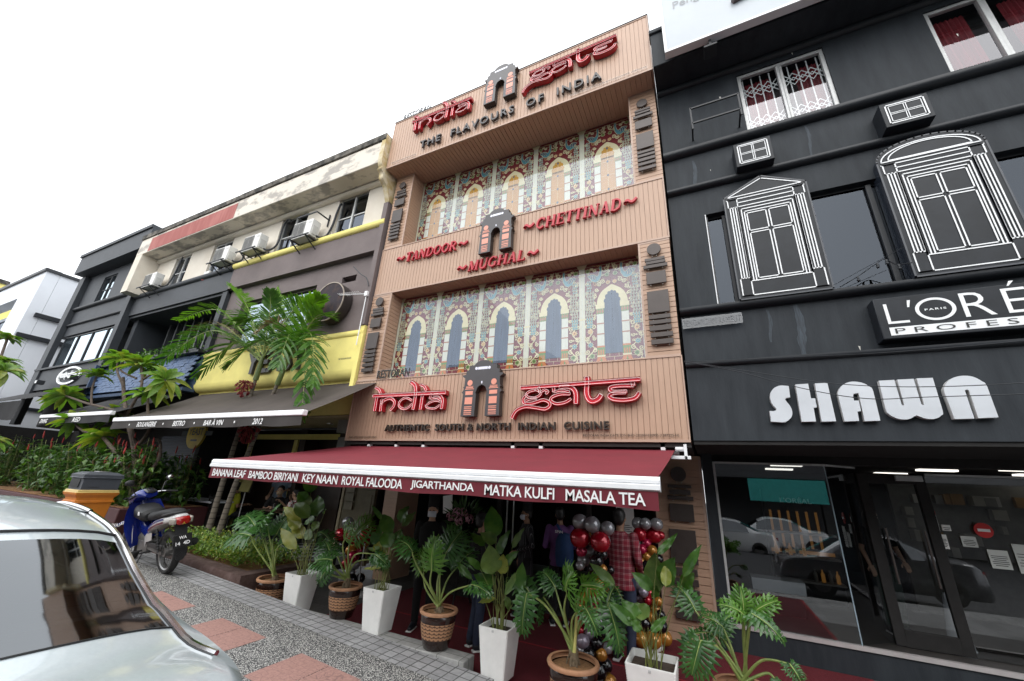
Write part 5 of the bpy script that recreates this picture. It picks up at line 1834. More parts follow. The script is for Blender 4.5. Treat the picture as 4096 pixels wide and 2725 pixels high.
def ac_unit(label, x, z, y=5.62, w=0.80, pipe=((0.5, 0.2), (0.6, 0.9), (0.75, 1.0)), seed=0):
    """outdoor condenser on an iron bracket; x,z lower front left corner"""
    t = thing('air_conditioner', label, 'air conditioner', (x, y, z), 'outdoor air conditioners on brackets')
    h, d = 0.54, 0.27
    part('casing', mat('ac_white', (0.70, 0.70, 0.68), rough=0.45, var=0.06, vscale=5), t, lambda b: b.box(0, w, 0, d, 0, h), bevel=0.02)
    def gr(b):
        for k in range(16):
            zz = 0.05 + 0.44 * k / 15
            b.box(0.04, 0.52, -0.012, -0.002, zz, zz + 0.008)
        for k in range(3):
            xx = 0.04 + 0.235 * k
            b.box(xx, xx + 0.01, -0.014, -0.001, 0.05, 0.50)
    part('grille', mat('ac_grille', (0.30, 0.30, 0.29), rough=0.5), t, gr, flat=True)
    part('fan_shroud', mat('ac_dark', (0.20, 0.20, 0.20), rough=0.6), t, lambda b: b.lathe([(0.03, -0.003), (0.225, -0.003)], (0.28, 0, 0.275), 24, axis='y'))
    part('side_panel', mat('ac_side', (0.52, 0.52, 0.51), rough=0.5), t, lambda b: (b.box(w + 0.001, w + 0.02, 0.05, 0.2, 0.06, 0.34), b.box(w - 0.16, w - 0.02, -0.006, -0.001, 0.40, 0.46)))
    def brk(b):
        for xx in (0.08, w - 0.08):
            b.beam((xx, -0.08, -0.03), (xx, 0.42, -0.03), 0.03, 0.03)
            b.beam((xx, -0.02, -0.05), (xx, 0.42, -0.32), 0.025, 0.025)
            b.beam((xx, 0.41, -0.36), (xx, 0.41, 0.12), 0.03, 0.03)
        for yy in (-0.08, 0.26):
            b.beam((-0.08, yy, -0.03), (w + 0.08, yy, -0.03), 0.03, 0.03)
    part('bracket', M_blk2, t, brk)
    if pipe:
        part('pipe', M_blk2, t, lambda b: b.tube(cr([(w + 0.0, 0.2, 0.08), (w + 0.1, 0.28, 0.05), (w + 0.22, 0.36, 0.15)] + [(w + p, 0.40, q) for p, q in pipe], 6), 0.028, 7))
    return t


ac_unit('white air conditioner with a dark bracket arm, nearest to the restaurant', -9.98, 8.20, pipe=((0.30, 0.5), (0.35, 0.9), (0.42, 1.15), (0.48, 1.15)))
part('empty_bracket', M_blk2, br, lambda b: (b.beam((-9.9, 5.62, 8.93), (-9.1, 5.62, 8.93), 0.03, 0.03), b.beam((-9.1, 5.62, 8.93), (-9.1, 6.04, 8.93), 0.03, 0.03), b.beam((-9.1, 6.02, 8.7), (-9.1, 6.02, 9.1), 0.03, 0.03), b.beam((-9.9, 5.62, 8.93), (-9.9, 6.04, 8.93), 0.03, 0.03)))
ac_unit('white air conditioner with a tall curved pipe, left of the second cream window', -12.35, 8.34, pipe=((0.30, 0.4), (0.32, 0.95), (0.45, 1.15), (0.62, 1.1)))
ac_unit('white air conditioner over the dark band, right of the red alarm box', -13.88, 8.26, 5.62, 0.78, ((0.1, 0.5), (0.12, 0.75), (0.2, 0.85)))
ac_unit('white air conditioner at the far end of the cream wall', -18.35, 8.18, 5.62, 0.8, ((0.3, 0.6), (0.42, 1.2), (0.46, 1.3)))
t = thing('alarm_box', 'small white alarm box with a red lamp between two windows', 'alarm', (-15.0, 5.98, 8.05))
part('box', mat('ac_white', (0.7, 0.7, 0.68)), t, lambda b: b.box(0, 0.32, 0, 0.07, 0.08, 0.34), bevel=0.01)
part('lamp', mat('alarm_red', (0.5, 0.02, 0.015), rough=0.3), t, lambda b: b.lathe([(0.0, -0.05), (0.09, -0.04), (0.10, 0.075)], (0.16, 0.03, 0), 14))

# ---------------- cream and black shophouse (blue shingle front)
cs = thing('cream_shophouse', 'cream walled shophouse with black band and blue shingle front', 'building')
CX0, CX1 = -19.45, -13.085
CW = [(-15.10, -13.95, 8.25, 9.54), (-17.62, -16.55, 8.25, 9.52)]
part('upper_wall', M_cream, cs, lambda b: wall_with_holes(b, CX0, CX1, 8.1, 9.69, 6.05, CW, 6.3), flat=True)
for w_ in CW:
    office_window(cs, *w_)
part('parapet', [M_peel, M_weath, M_oldred], cs, lambda b: (b.box(CX0, CX1, 5.455, 6.6, 9.70, 10.42), b.box(CX0, CX1, 5.415, 6.5, 10.425, 10.62, 1), b.box(-18.6, -13.12, 5.447, 5.454, 9.73, 10.33, 2)), bevel=0.0)
part('end_wall', M_cream, cs, lambda b: b.box(CX0, CX0 + 0.5, 5.46, 6.04, 8.1, 9.695))
part('soffit_moulding', M_cream, cs, lambda b: cornice(b, CX0 + 0.51, CX1, 6.04, 9.56, 9.698, 0.12), sharp=40)
part('black_band', M_blackb, cs, lambda b: (b.box(CX0, CX1, 5.95, 6.5, 7.33, 8.02),))
part('black_cornice', M_blackb, cs, lambda b: cornice(b, CX0, CX1, 5.96, 8.022, 8.19, 0.1), sharp=40)
part('wall', M_dark, cs, lambda b: b.box(CX0 + 0.01, CX1 - 0.01, 6.62, 14, 7.4, 10.4))
part('balcony_wall', M_blackb, cs, lambda b: (b.box(CX0, CX1, 7.3, 7.5, 5.2, 7.32), b.box(CX0, CX0 + 0.3, 6.2, 7.29, 5.2, 7.32), b.box(CX1 - 0.25, CX1, 5.98, 7.29, 5.2, 7.32), b.box(CX0, CX1, 6.02, 7.29, 7.24, 7.32)))
for k in range(9):
    x = -18.4 + k * 0.55
    part('fin', mat('fin_grey', (0.06, 0.065, 0.07), rough=0.4), cs, lambda b: b.box(x, x + 0.09, 6.9, 7.12, 5.3, 7.2))
part('balcony_glass', M_mirror, cs, lambda b: b.add([(-18.6, 7.2, 5.3), (-13.4, 7.2, 5.3), (-13.4, 7.2, 6.4), (-18.6, 7.2, 6.4)], [(0, 1, 2, 3)]), flat=True)
def shingles(b):
    rq = random.Random(11)
    n = 11
    for r_ in range(n):
        z0 = 4.22 + 0.98 * r_ / n
        zt = z0 + 0.98 / n + 0.012
        y0 = 5.72 + 0.20 * r_ / n
        w = 0.30
        m = int(6.2 / w)
        for k in range(m):
            x = CX0 + 0.12 + k * w + (w / 2 if r_ % 2 else 0)
            if x + w > CX1:
                continue
            j = rq.uniform(0, 0.012)
            b.obox((x + w / 2 - 0.006, y0 + 0.012 - j, (z0 + zt) / 2), (w / 2 - 0.008, 0, 0), (0, 0.012, 0), (0, 0.014, (zt - z0) / 2))
part('shingle_front', M_blue, cs, shingles, flat=True, weld=False)
part('shingle_backing', mat('blue_dark', (0.03, 0.055, 0.11), rough=0.7), cs, lambda b: (b.box(CX0 + 0.02, CX1, 5.95, 6.6, 4.15, 5.22), b.box(CX0, CX0 + 0.1, 5.66, 6.6, 4.1, 5.28), b.box(CX0, CX1, 5.69, 6.0, 4.05, 4.145)))
part('ledge', M_blk2, cs, lambda b: b.box(CX0, CX1, 5.75, 7.2, 5.225, 5.285))
t = thing('ledge_planting', 'green creeper trailing along the ledge above the blue shingles', 'plant')
M_leafD = leaf_mat('leaf_dark', (0.028, 0.075, 0.015), (0.055, 0.13, 0.025))
M_leafM = leaf_mat('leaf_mid', (0.05, 0.12, 0.015), (0.11, 0.21, 0.03))
M_leafL = leaf_mat('leaf_light', (0.13, 0.25, 0.025), (0.24, 0.36, 0.06))
M_leafY = leaf_mat('leaf_yellowing', (0.24, 0.30, 0.04), (0.36, 0.36, 0.07))


def leaf_quad(b, p, d, n, L, w, mi=0, droop=0.15):
    """small pointed leaf at p along d, facing n"""
    p, d, n = Vector(p), Vector(d).normalized(), Vector(n)
    s = d.cross(n)
    if s.length < 1e-4:
        s = d.orthogonal()
    s.normalize()
    n = s.cross(d)
    m = p + d * L * 0.45 + n * L * 0.05
    t_ = p + d * L - n * L * droop
    b.add([p, m + s * w / 2, t_, m - s * w / 2, m - n * w * 0.12], [(0, 4, 1), (1, 4, 2), (2, 4, 3), (3, 4, 0)], mi)


def rvec(q):
    while True:
        v = Vector((q.uniform(-1, 1), q.uniform(-1, 1), q.uniform(-1, 1)))
        if 0.05 < v.length < 1:
            return v.normalized()


b = MB()
rq = random.Random(4)
for k in range(900):
    x = rq.uniform(CX0 + 0.2, CX1 - 0.3)
    leaf_quad(b, (x, rq.uniform(5.7, 6.1), 5.3 + rq.random() ** 2 * 0.3 - (0.25 * rq.random() if rq.random() < 0.3 else 0)), rvec(rq) + Vector((0, -0.4, 0.2)), (0, -0.5, 1), rq.uniform(0.09, 0.16), rq.uniform(0.05, 0.08), rq.choice((0, 0, 1)))
b.build('foliage', [M_leafD, M_leafM], t, flat=True, weld=False)
part('trough', M_blk2, t, lambda b: b.box(CX0 + 0.2, CX1 - 0.2, 5.78, 6.0, 5.29, 5.36))
part('ground_wall', M_shop, cs, lambda b: (b.box(CX0, CX1, 8.0, 8.2, 0.3, 4.1), b.box(CX1 - 0.2, CX1, 6.6, 8, 0.3, 4.1), b.box(CX0, CX1, 6.0, 8.0, 4.03, 4.05)))
def shutter(b):
    siding(b, 0.6, 3.0, 0.09, 0.03, 0.03, lambda r_, d: ((-13.2, 7.4 + d, r_), (-17.2, 7.4 + d, r_)))
part('roller_shutter', mat('navy_shutter', (0.012, 0.020, 0.045), rough=0.5, var=0.2), cs, shutter)
t = thing('round_sign', 'yellow round hanging sign under the brown awning', 'sign', (-12.75, 6.25, 2.93))
part('disc', mat('sign_yellow', (0.40, 0.28, 0.03), rough=0.5), t, lambda b: b.lathe([(0, -0.03), (0.42, -0.03), (0.42, 0.03), (0, 0.03)], (0, 0, 0), 32, axis='y'))
b = MB()
text_to(b, 'YEAST', -0.36, 0.36, -0.06, 0.14, -0.036, 0, 0, 0.03)
b.box(-0.15, 0.15, -0.037, -0.033, -0.22, -0.17)
b.build('lettering', M_char, t, flat=True, weld=False)
part('hanger', M_blk2, t, lambda b: (b.box(-0.02, 0.02, -0.02, 0.02, 0.42, 0.6), b.box(-0.75, 0.75, -0.012, 0.012, -0.06, 0.06)))

# ---------------- black shophouse with oval sign
ab = thing('black_shophouse', 'black painted shophouse with a white oval sign further left', 'building')
AX0, AX1 = -26.1, -19.455
AW = [(-23.92, -22.66, 8.62, 9.93), (-21.27, -20.25, 8.62, 9.93)]
part('upper_wall', M_blackb, ab, lambda b: wall_with_holes(b, AX0, AX1, 7.2, 10.25, 6.05, AW, 6.4), flat=True)
for w_ in AW:
    office_window(ab, *w_, 6.1, 2, 2, M_mirror, M_blk2)
part('parapet', M_blackb, ab, lambda b: (b.box(AX0, AX1, 5.58, 6.6, 10.27, 11.15), b.box(AX0 - 0.05, AX1, 5.52, 6.6, 11.152, 11.3)))
part('wall', M_dark, ab, lambda b: b.box(AX0 + 0.01, AX1 - 0.01, 6.62, 14, 3.3, 11.1))
part('cornice', M_blk2, ab, lambda b: cornice(b, AX0, AX1, 6.04, 8.43, 8.58, 0.12), sharp=40)
part('cornice', M_blk2, ab, lambda b: cornice(b, AX0, AX1, 6.04, 7.66, 7.76, 0.08), sharp=40)
part('pier', M_blackb, ab, lambda b: b.box(AX0, AX0 + 0.55, 5.85, 6.04, 3.3, 10.2))
part('pier', M_blackb, ab, lambda b: b.box(AX1 - 0.35, AX1, 5.8, 6.04, 5.2, 8.7))
office_window(ab, -25.4, -19.9, 5.65, 7.15, 6.1, 4, 1, M_mirror, M_blk2)
part('lower_band', M_blackb, ab, lambda b: (b.box(AX0, AX1, 5.92, 6.5, 4.70, 5.58), b.box(AX0, AX1, 5.82, 6.5, 5.582, 5.66)))
part('alley_gate', M_shop, ab, lambda b: b.box(-30, -26.15, 9, 9.2, -1, 5))
part('ground_wall', M_shop, ab, lambda b: (b.box(AX0, AX1, 8.0, 8.2, 0.3, 4.6), b.box(AX0, AX1, 6.0, 8, 4.55, 4.68)))
t = thing('oval_sign', 'white oval ring sign on the black fascia', 'sign', (-22.28, 5.86, 5.15))
def oval(b):
    n = 48
    v = []
    for k in range(n):
        a = 2 * PI * k / n
        for (rx, rz, y) in ((1.06, 0.37, 0), (0.93, 0.29, 0), (0.93, 0.29, 0.05), (1.06, 0.37, 0.05)):
            v.append((rx * math.cos(a), y, rz * math.sin(a)))
    f = []
    for k in range(n):
        k2 = (k + 1) % n
        for j in range(4):
            j2 = (j + 1) % 4
            f.append((4 * k + j, 4 * k2 + j, 4 * k2 + j2, 4 * k + j2))
    b.add(v, f)
part('ring', M_line, t, oval)
b = MB()
text_to(b, 'Antipodean', -0.80, 0.80, -0.16, 0.17, -0.03, 0.04, 0, 0.02)
b.build('lettering', M_line, t, flat=True, weld=False)
for i, x in enumerate((-24.0, -20.9)):
    t = thing('spot_lamp', ('small black spot lamp left below the oval sign', 'small black spot lamp right of the oval sign')[i], 'lamp', (x, 5.7, 4.82))
    part('head', M_blk2, t, lambda b: b.box(0, 0.25, -0.2, 0.02, 0, 0.16), bevel=0.01)
    part('lens', M_line, t, lambda b: b.box(0.04, 0.21, -0.205, -0.201, 0.03, 0.13))

# ---------------- white building beyond the lane, and a yellow one behind it
wb = thing('white_building', 'white corner building with black copings beyond the black shophouse', 'building')
part('side_wall', M_wht, wb, lambda b: b.box(-30.4, -30.0, 6.01, 16, -1, 11.2))
for xa, xb in ((-32.6, -30.0), (-44, -39.2)):
    part('front_pier', M_wht, wb, lambda b: b.box(xa, xb, 5.5, 6.0, -1, 11.2))
part('shaded_front', M_shop, wb, lambda b: (b.box(-44, -30.6, 5.44, 5.495, -1, 3.6), b.box(-29.995, -29.95, 6.2, 14, -1, 3.4)))  # near-black boxes carry the shade under the awning in their colour
part('front_head', M_wht, wb, lambda b: b.box(-39.2, -32.6, 5.5, 6.0, 10.05, 11.2))
part('front_spandrel', M_wht, wb, lambda b: b.box(-39.2, -32.6, 5.5, 6.0, -1, 8.0))
part('recess_wall', M_wht, wb, lambda b: b.box(-39.2, -32.6, 6.4, 6.6, 8.0, 10.05))
for x0 in (-38.6, -35.6):
    office_window(wb, x0, x0 + 2.5, 8.15, 9.75, 6.33, 2, 1, None, M_blk2)
part('coping', M_blk2, wb, lambda b: (b.box(-44, -29.9, 5.4, 6.0, 11.2, 11.36), b.box(-30.2, -29.9, 6.01, 16, 11.2, 11.34)))
part('string_course', M_blk2, wb, lambda b: (b.box(-39.3, -32.5, 5.36, 5.5, 7.86, 8.0), b.box(-44, -31.2, 5.38, 5.5, 6.9, 7.0)))
part('side_course', M_blk2, wb, lambda b: (b.box(-29.999, -29.85, 5.8, 8.2, 8.75, 8.95), b.box(-29.999, -29.85, 5.55, 8.2, 7.6, 7.8), b.box(-29.999, -29.9, 5.55, 16, 4.2, 4.35)))
office_window(wb, -36.5, -33.0, 4.6, 6.2, 5.45, 2, 1, None, M_blk2)
yb = thing('yellow_building', 'old yellow building with dead creepers behind the white building', 'building')
part('wall', M_yel, yb, lambda b: b.box(-62, -45, 6.5, 14, -2, 13.8))
part('coping', M_weath, yb, lambda b: b.box(-62, -44.9, 6.3, 6.9, 13.8, 14.1))
b = MB()
rq = random.Random(9)
for k in range(260):
    leaf_quad(b, (rq.uniform(-58, -45), 6.4, 14.0 - rq.random() ** 2 * 3.0), rvec(rq), (0, -1, 0.3), rq.uniform(0.3, 0.6), rq.uniform(0.1, 0.25))
b.build('dry_creeper', mat('dry_creeper', (0.14, 0.10, 0.05), rough=0.9, var=0.4), yb, flat=True, weld=False)

# ---------------- their awnings
def shop_awning(label, XA, XB, y0, z0, y1, z1, zh, cloth, valance, words=(), mbar=None, wc=None):
    t = thing('awning', label, 'awning', group=None)
    rows = []
    for i in range(21):
        u = i / 20
        x = XA + (XB - XA) * u
        rows.append([(x, y0 + (y1 - y0) * k / 8, z0 + (z1 - z0) * k / 8 - 0.02 * math.sin(PI * k / 8) - 0.012 * abs(math.sin(u * PI * 6)) * math.sin(PI * k / 8)) for k in range(9)])
    b = MB()
    b.grid(rows)
    b.build('fabric', cloth, t)
    if mbar:
        part('front_bar', mbar, t, lambda b: b.box(XA - 0.02, XB + 0.02, y1 - 0.05, y1 + 0.05, z1 - 0.05, z1 + 0.05), bevel=0.015)
    rows = []
    for i in range(40):
        x = XA + (XB - XA) * i / 39
        rows.append([(x, y1 - 0.03, z1 - 0.051), (x, y1 - 0.03 + 0.015 * math.sin(x * 7), zh + 0.012 * math.sin(x * 4))])
    b = MB()
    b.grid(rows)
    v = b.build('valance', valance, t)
    if words:
        b = MB()
        for s, a, c in words:
            zc = (z1 - 0.05 + zh) / 2
            hh = (z1 - 0.05 - zh) * 0.32
            if s == '.':
                b.disc((a, y1 - 0.055, zc), 0.022)
            else:
                text_to(b, s, a, c, zc - hh, zc + hh * (1.35 if 'À' in s else 1), y1 - 0.055, 0, 0, 0.02, 1.0, 0.15)
        b.build('lettering', wc or M_white, v, flat=True, weld=False)
    return t


M_bcl = mat('brown_canvas', (0.062, 0.050, 0.045), rough=0.85, var=0.15, vscale=3)
M_kcl = mat('black_canvas', (0.016, 0.016, 0.018), rough=0.85, var=0.2)
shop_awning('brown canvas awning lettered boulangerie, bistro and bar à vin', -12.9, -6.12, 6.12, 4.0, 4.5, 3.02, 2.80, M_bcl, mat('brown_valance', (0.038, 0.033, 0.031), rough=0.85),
            [('.', -11.98, 0), ('BOULANGERIE', -11.62, -10.80), ('.', -10.5, 0), ('BISTRO', -10.10, -9.65), ('.', -9.30, 0), ('BAR À VIN', -8.96, -8.32), ('.', -7.95, 0), ('2012', -7.40, -7.12)], M_bar)
shop_awning('black canvas awning with a white bar under the blue shingles', -17.6, -13.2, 6.0, 4.1, 4.5, 3.20, 2.97, M_kcl, M_kcl, [('DINING', -17.4, -16.9), ('RED', -15.2, -14.75)], M_bar)
shop_awning('black canvas awning of the white corner building at the left edge', -44, -28.2, 5.6, 5.0, 4.2, 4.2, 3.3, M_kcl, M_kcl)
shop_awning('plain black canvas awning below the oval sign', -26.5, -18.9, 6.0, 4.65, 4.3, 3.75, 3.1, M_kcl, M_kcl, [('COFFEE', -26.2, -25.5)])
# services by the restaurant's corner
t = thing('service_box', 'two grey service boxes with a conduit under the yellow band', 'box')
part('upper_box', mat('box_grey', (0.24, 0.24, 0.23), rough=0.6), t, lambda b: b.box(-7.55, -7.2, 6.45, 6.7, 2.95, 3.24), bevel=0.01)
part('lower_box', mat('box_grey', (0.24, 0.24, 0.23)), t, lambda b: b.box(-7.45, -7.22, 6.45, 6.65, 2.55, 2.85), bevel=0.01)
part('conduit', mat('box_grey', (0.24, 0.24, 0.23)), t, lambda b: b.tube([(-7.12, 6.6, 3.2), (-7.15, 6.55, 2.95), (-7.2, 6.55, 2.7)], 0.015, 6))
CAL_SIX = [((-2.481, 4.829, 1.422), (-2.607, 4.918, 1.779), 0.239), ((-2.379, 4.614, 1.068), (-2.381, 4.512, 1.384), 0.249), ((-2.598, 4.801, 1.322), (-2.855, 4.842, 1.445), 0.116), ((-2.418, 4.761, 1.376), (-2.626, 4.709, 1.469), 0.156), ((-2.385, 4.745, 1.255), (-2.237, 4.759, 1.534), 0.126), ((-2.194, 4.739, 1.351), (-2.009, 4.654, 1.586), 0.083), ((-2.279, 4.703, 1.151), (-2.063, 4.67, 1.336), 0.109), ((-2.408, 4.774, 0.944), (-2.774, 4.872, 0.979), 0.165), ((-2.758, 4.828, 0.925), (-3.053, 4.828, 1.106), 0.079), ((-2.381, 4.707, 1.054), (-2.737, 4.646, 1.14), 0.068), ((-2.2, 4.609, 0.887), (-2.018, 4.495, 1.154), 0.091), ((-2.365, 4.712, 0.809), (-2.563, 4.662, 0.743), 0.067), ((-2.224, 4.691, 0.856), (-2.207, 4.767, 0.702), 0.079), ((-2.082, 4.726, 0.905), (-2.047, 4.729, 1.211), 0.145), ((-2.561, 4.657, 1.087), (-2.715, 4.542, 1.217), 0.083), ((-2.291, 4.678, 1.07), (-2.231, 4.588, 1.29), 0.149)]
CAL_FOUR = [((-4.043, 4.742, 1.335), (-4.38, 4.842, 1.535), 0.194), ((-4.301, 4.782, 1.482), (-4.467, 4.702, 1.665), 0.067), ((-4.001, 4.834, 1.459), (-3.931, 4.89, 1.682), 0.181), ((-3.942, 4.796, 1.429), (-3.795, 4.876, 1.623), 0.122), ((-3.982, 4.803, 1.235), (-3.983, 4.857, 1.377), 0.129), ((-3.996, 4.705, 1.171), (-4.243, 4.801, 1.335), 0.205), ((-4.342, 4.851, 1.18), (-4.446, 4.766, 1.311), 0.183), ((-4.132, 4.801, 1.061), (-4.435, 4.838, 1.157), 0.177), ((-4.119, 4.731, 0.917), (-4.449, 4.727, 0.849), 0.063), ((-4.017, 4.738, 0.887), (-4.374, 4.821, 0.967), 0.094), ((-4.246, 4.74, 1.309), (-4.37, 4.803, 1.406), 0.131), ((-4.194, 4.705, 1.129), (-4.496, 4.779, 1.097), 0.08)]
CAL_TWO = [((-6.034, 4.896, 1.748), (-6.143, 4.877, 2.169), 0.247), ((-5.674, 4.816, 1.421), (-5.844, 4.899, 1.715), 0.257), ((-5.921, 4.854, 1.546), (-6.283, 4.841, 1.7), 0.2), ((-5.737, 4.733, 1.399), (-6.082, 4.685, 1.571), 0.204), ((-6.048, 4.848, 1.636), (-6.172, 4.764, 1.746), 0.179), ((-6.122, 4.898, 1.313), (-6.536, 4.837, 1.487), 0.154), ((-6.103, 4.899, 1.207), (-6.422, 4.847, 1.346), 0.176), ((-5.966, 4.91, 1.072), (-6.395, 4.945, 1.255), 0.185), ((-5.98, 4.801, 0.917), (-6.438, 4.795, 1.179), 0.17), ((-5.734, 4.836, 1.379), (-5.955, 4.846, 1.276), 0.138), ((-5.554, 4.755, 1.356), (-5.561, 4.681, 1.219), 0.146), ((-5.702, 4.803, 1.086), (-5.917, 4.888, 1.204), 0.146), ((-5.549, 4.83, 1.467), (-5.395, 4.726, 1.544), 0.057), ((-6.346, 4.877, 1.038), (-6.486, 4.917, 1.26), 0.13)]
CAL_EIGHT = [((-0.598, 4.698, 1.121), (-0.557, 4.62, 1.489), 0.197), ((-0.514, 4.659, 1.207), (-0.363, 4.552, 1.478), 0.182), ((-0.601, 4.637, 1.16), (-0.792, 4.577, 1.292), 0.123), ((-0.523, 4.534, 1.485), (-0.324, 4.607, 1.691), 0.071), ((-0.298, 4.506, 1.327), (-0.111, 4.5, 1.618), 0.087), ((-0.324, 4.685, 1.212), (-0.203, 4.619, 1.355), 0.128), ((-0.465, 4.531, 1.219), (-0.45, 4.604, 1.416), 0.1), ((-0.955, 4.582, 1.148), (-1.226, 4.619, 1.316), 0.1), ((-0.757, 4.488, 0.869), (-1.002, 4.447, 1.036), 0.112), ((-0.713, 4.521, 0.884), (-0.895, 4.549, 1.044), 0.15), ((-0.634, 4.5, 0.954), (-0.789, 4.59, 1.024), 0.161), ((-0.617, 4.486, 0.841), (-0.466, 4.527, 0.986), 0.073), ((-0.711, 4.485, 0.83), (-0.791, 4.421, 0.936), 0.086), ((-0.593, 4.675, 1.076), (-0.555, 4.59, 1.208), 0.078)]
PHI_FIVE = [([(-3.255, 4.59, 0.622), (-3.411, 4.54, 1.048), (-3.47, 4.49, 1.196)], (-3.656, 4.433, 1.347), 0.337), ([(-3.2, 4.58, 0.65), (-3.149, 4.513, 0.862), (-3.111, 4.447, 1.048)], (-3.09, 4.37, 1.394), 0.334), ([(-3.222, 4.65, 0.627), (-3.158, 4.7, 0.955), (-3.128, 4.75, 1.192)], (-2.976, 4.808, 1.457), 0.446), ([(-3.234, 4.68, 0.613), (-3.097, 4.78, 0.875), (-3.009, 4.88, 1.039)], (-2.89, 4.995, 1.238), 0.342), ([(-3.158, 4.6, 0.617), (-2.895, 4.567, 0.817), (-2.6, 4.533, 0.94)], (-2.318, 4.495, 0.913), 0.241), ([(-3.261, 4.68, 0.621), (-3.236, 4.78, 0.856), (-3.249, 4.88, 1.023)], (-3.384, 4.995, 1.356), 0.334), ([(-3.293, 4.69, 0.608), (-3.43, 4.807, 0.748), (-3.575, 4.923, 0.923)], (-3.818, 5.058, 1.162), 0.28)]
PHI_THREE = [([(-4.894, 4.68, 0.707), (-4.823, 4.647, 1.068), (-4.769, 4.613, 1.21)], (-4.74, 4.575, 1.381), 0.398), ([(-4.937, 4.74, 0.699), (-4.875, 4.807, 1.046), (-4.868, 4.873, 1.195)], (-4.701, 4.95, 1.441), 0.451), ([(-4.885, 4.65, 0.712), (-4.847, 4.567, 0.829), (-4.809, 4.483, 0.944)], (-5.049, 4.388, 0.942), 0.417), ([(-4.854, 4.68, 0.726), (-4.581, 4.647, 1.007), (-4.199, 4.613, 1.071)], (-3.901, 4.575, 0.984), 0.189), ([(-4.881, 4.72, 0.702), (-4.642, 4.753, 0.9), (-4.321, 4.787, 0.97)], (-4.103, 4.825, 0.871), 0.178), ([(-4.959, 4.72, 0.692), (-5.081, 4.753, 0.819), (-5.208, 4.787, 0.951)], (-5.402, 4.825, 1.115), 0.346), ([(-4.894, 4.66, 0.703), (-4.921, 4.593, 0.745), (-4.91, 4.527, 0.812)], (-4.972, 4.45, 0.649), 0.242), ([(-4.991, 4.77, 0.688), (-5.234, 4.887, 0.984), (-5.526, 5.003, 1.087)], (-5.986, 5.138, 1.187), 0.349)]
PHI_ONE = [([(-6.735, 4.84, 0.618), (-6.965, 4.79, 0.861), (-7.057, 4.74, 1.01)], (-7.583, 4.683, 1.004), 0.538), ([(-6.749, 4.87, 0.622), (-6.877, 4.87, 0.92), (-7.074, 4.87, 1.137)], (-6.889, 4.87, 1.434), 0.574), ([(-6.786, 4.92, 0.611), (-6.827, 5.003, 0.893), (-6.896, 5.087, 1.018)], (-6.85, 5.183, 1.344), 0.468), ([(-6.725, 4.89, 0.613), (-6.586, 4.923, 0.83), (-6.51, 4.957, 0.93)], (-6.434, 4.995, 1.185), 0.405), ([(-6.816, 4.93, 0.606), (-7.085, 5.03, 0.924), (-7.603, 5.13, 1.096)], (-8.234, 5.245, 1.305), 0.516), ([(-6.643, 4.83, 0.631), (-6.508, 4.763, 0.893), (-6.553, 4.697, 1.08)], (-6.522, 4.62, 1.201), 0.25)]
PHI_SEVEN = [([(-1.52, 4.58, 0.554), (-1.664, 4.547, 0.858), (-1.888, 4.513, 0.963)], (-1.931, 4.475, 0.586), 0.284), ([(-1.533, 4.64, 0.535), (-1.707, 4.707, 0.806), (-1.973, 4.773, 0.916)], (-2.252, 4.85, 1.067), 0.3), ([(-1.462, 4.55, 0.572), (-1.45, 4.467, 0.862), (-1.397, 4.383, 1.058)], (-1.353, 4.287, 1.263), 0.438), ([(-1.43, 4.58, 0.57), (-1.336, 4.547, 0.92), (-1.283, 4.513, 1.12)], (-1.044, 4.475, 1.148), 0.352), ([(-1.416, 4.58, 0.562), (-1.255, 4.547, 0.842), (-1.006, 4.513, 0.967)], (-0.887, 4.475, 0.627), 0.26), ([(-1.441, 4.66, 0.541), (-1.342, 4.76, 0.804), (-1.097, 4.86, 0.893)], (-1.058, 4.975, 1.086), 0.238), ([(-1.515, 4.67, 0.531), (-1.644, 4.787, 0.726), (-1.845, 4.903, 0.859)], (-1.955, 5.037, 0.593), 0.288), ([(-1.444, 4.56, 0.573), (-1.376, 4.493, 0.812), (-1.234, 4.427, 0.961)], (-1.076, 4.35, 0.79), 0.196), ([(-1.498, 4.62, 0.547), (-1.555, 4.653, 0.865), (-1.628, 4.687, 1.018)], (-1.785, 4.725, 1.17), 0.288)]
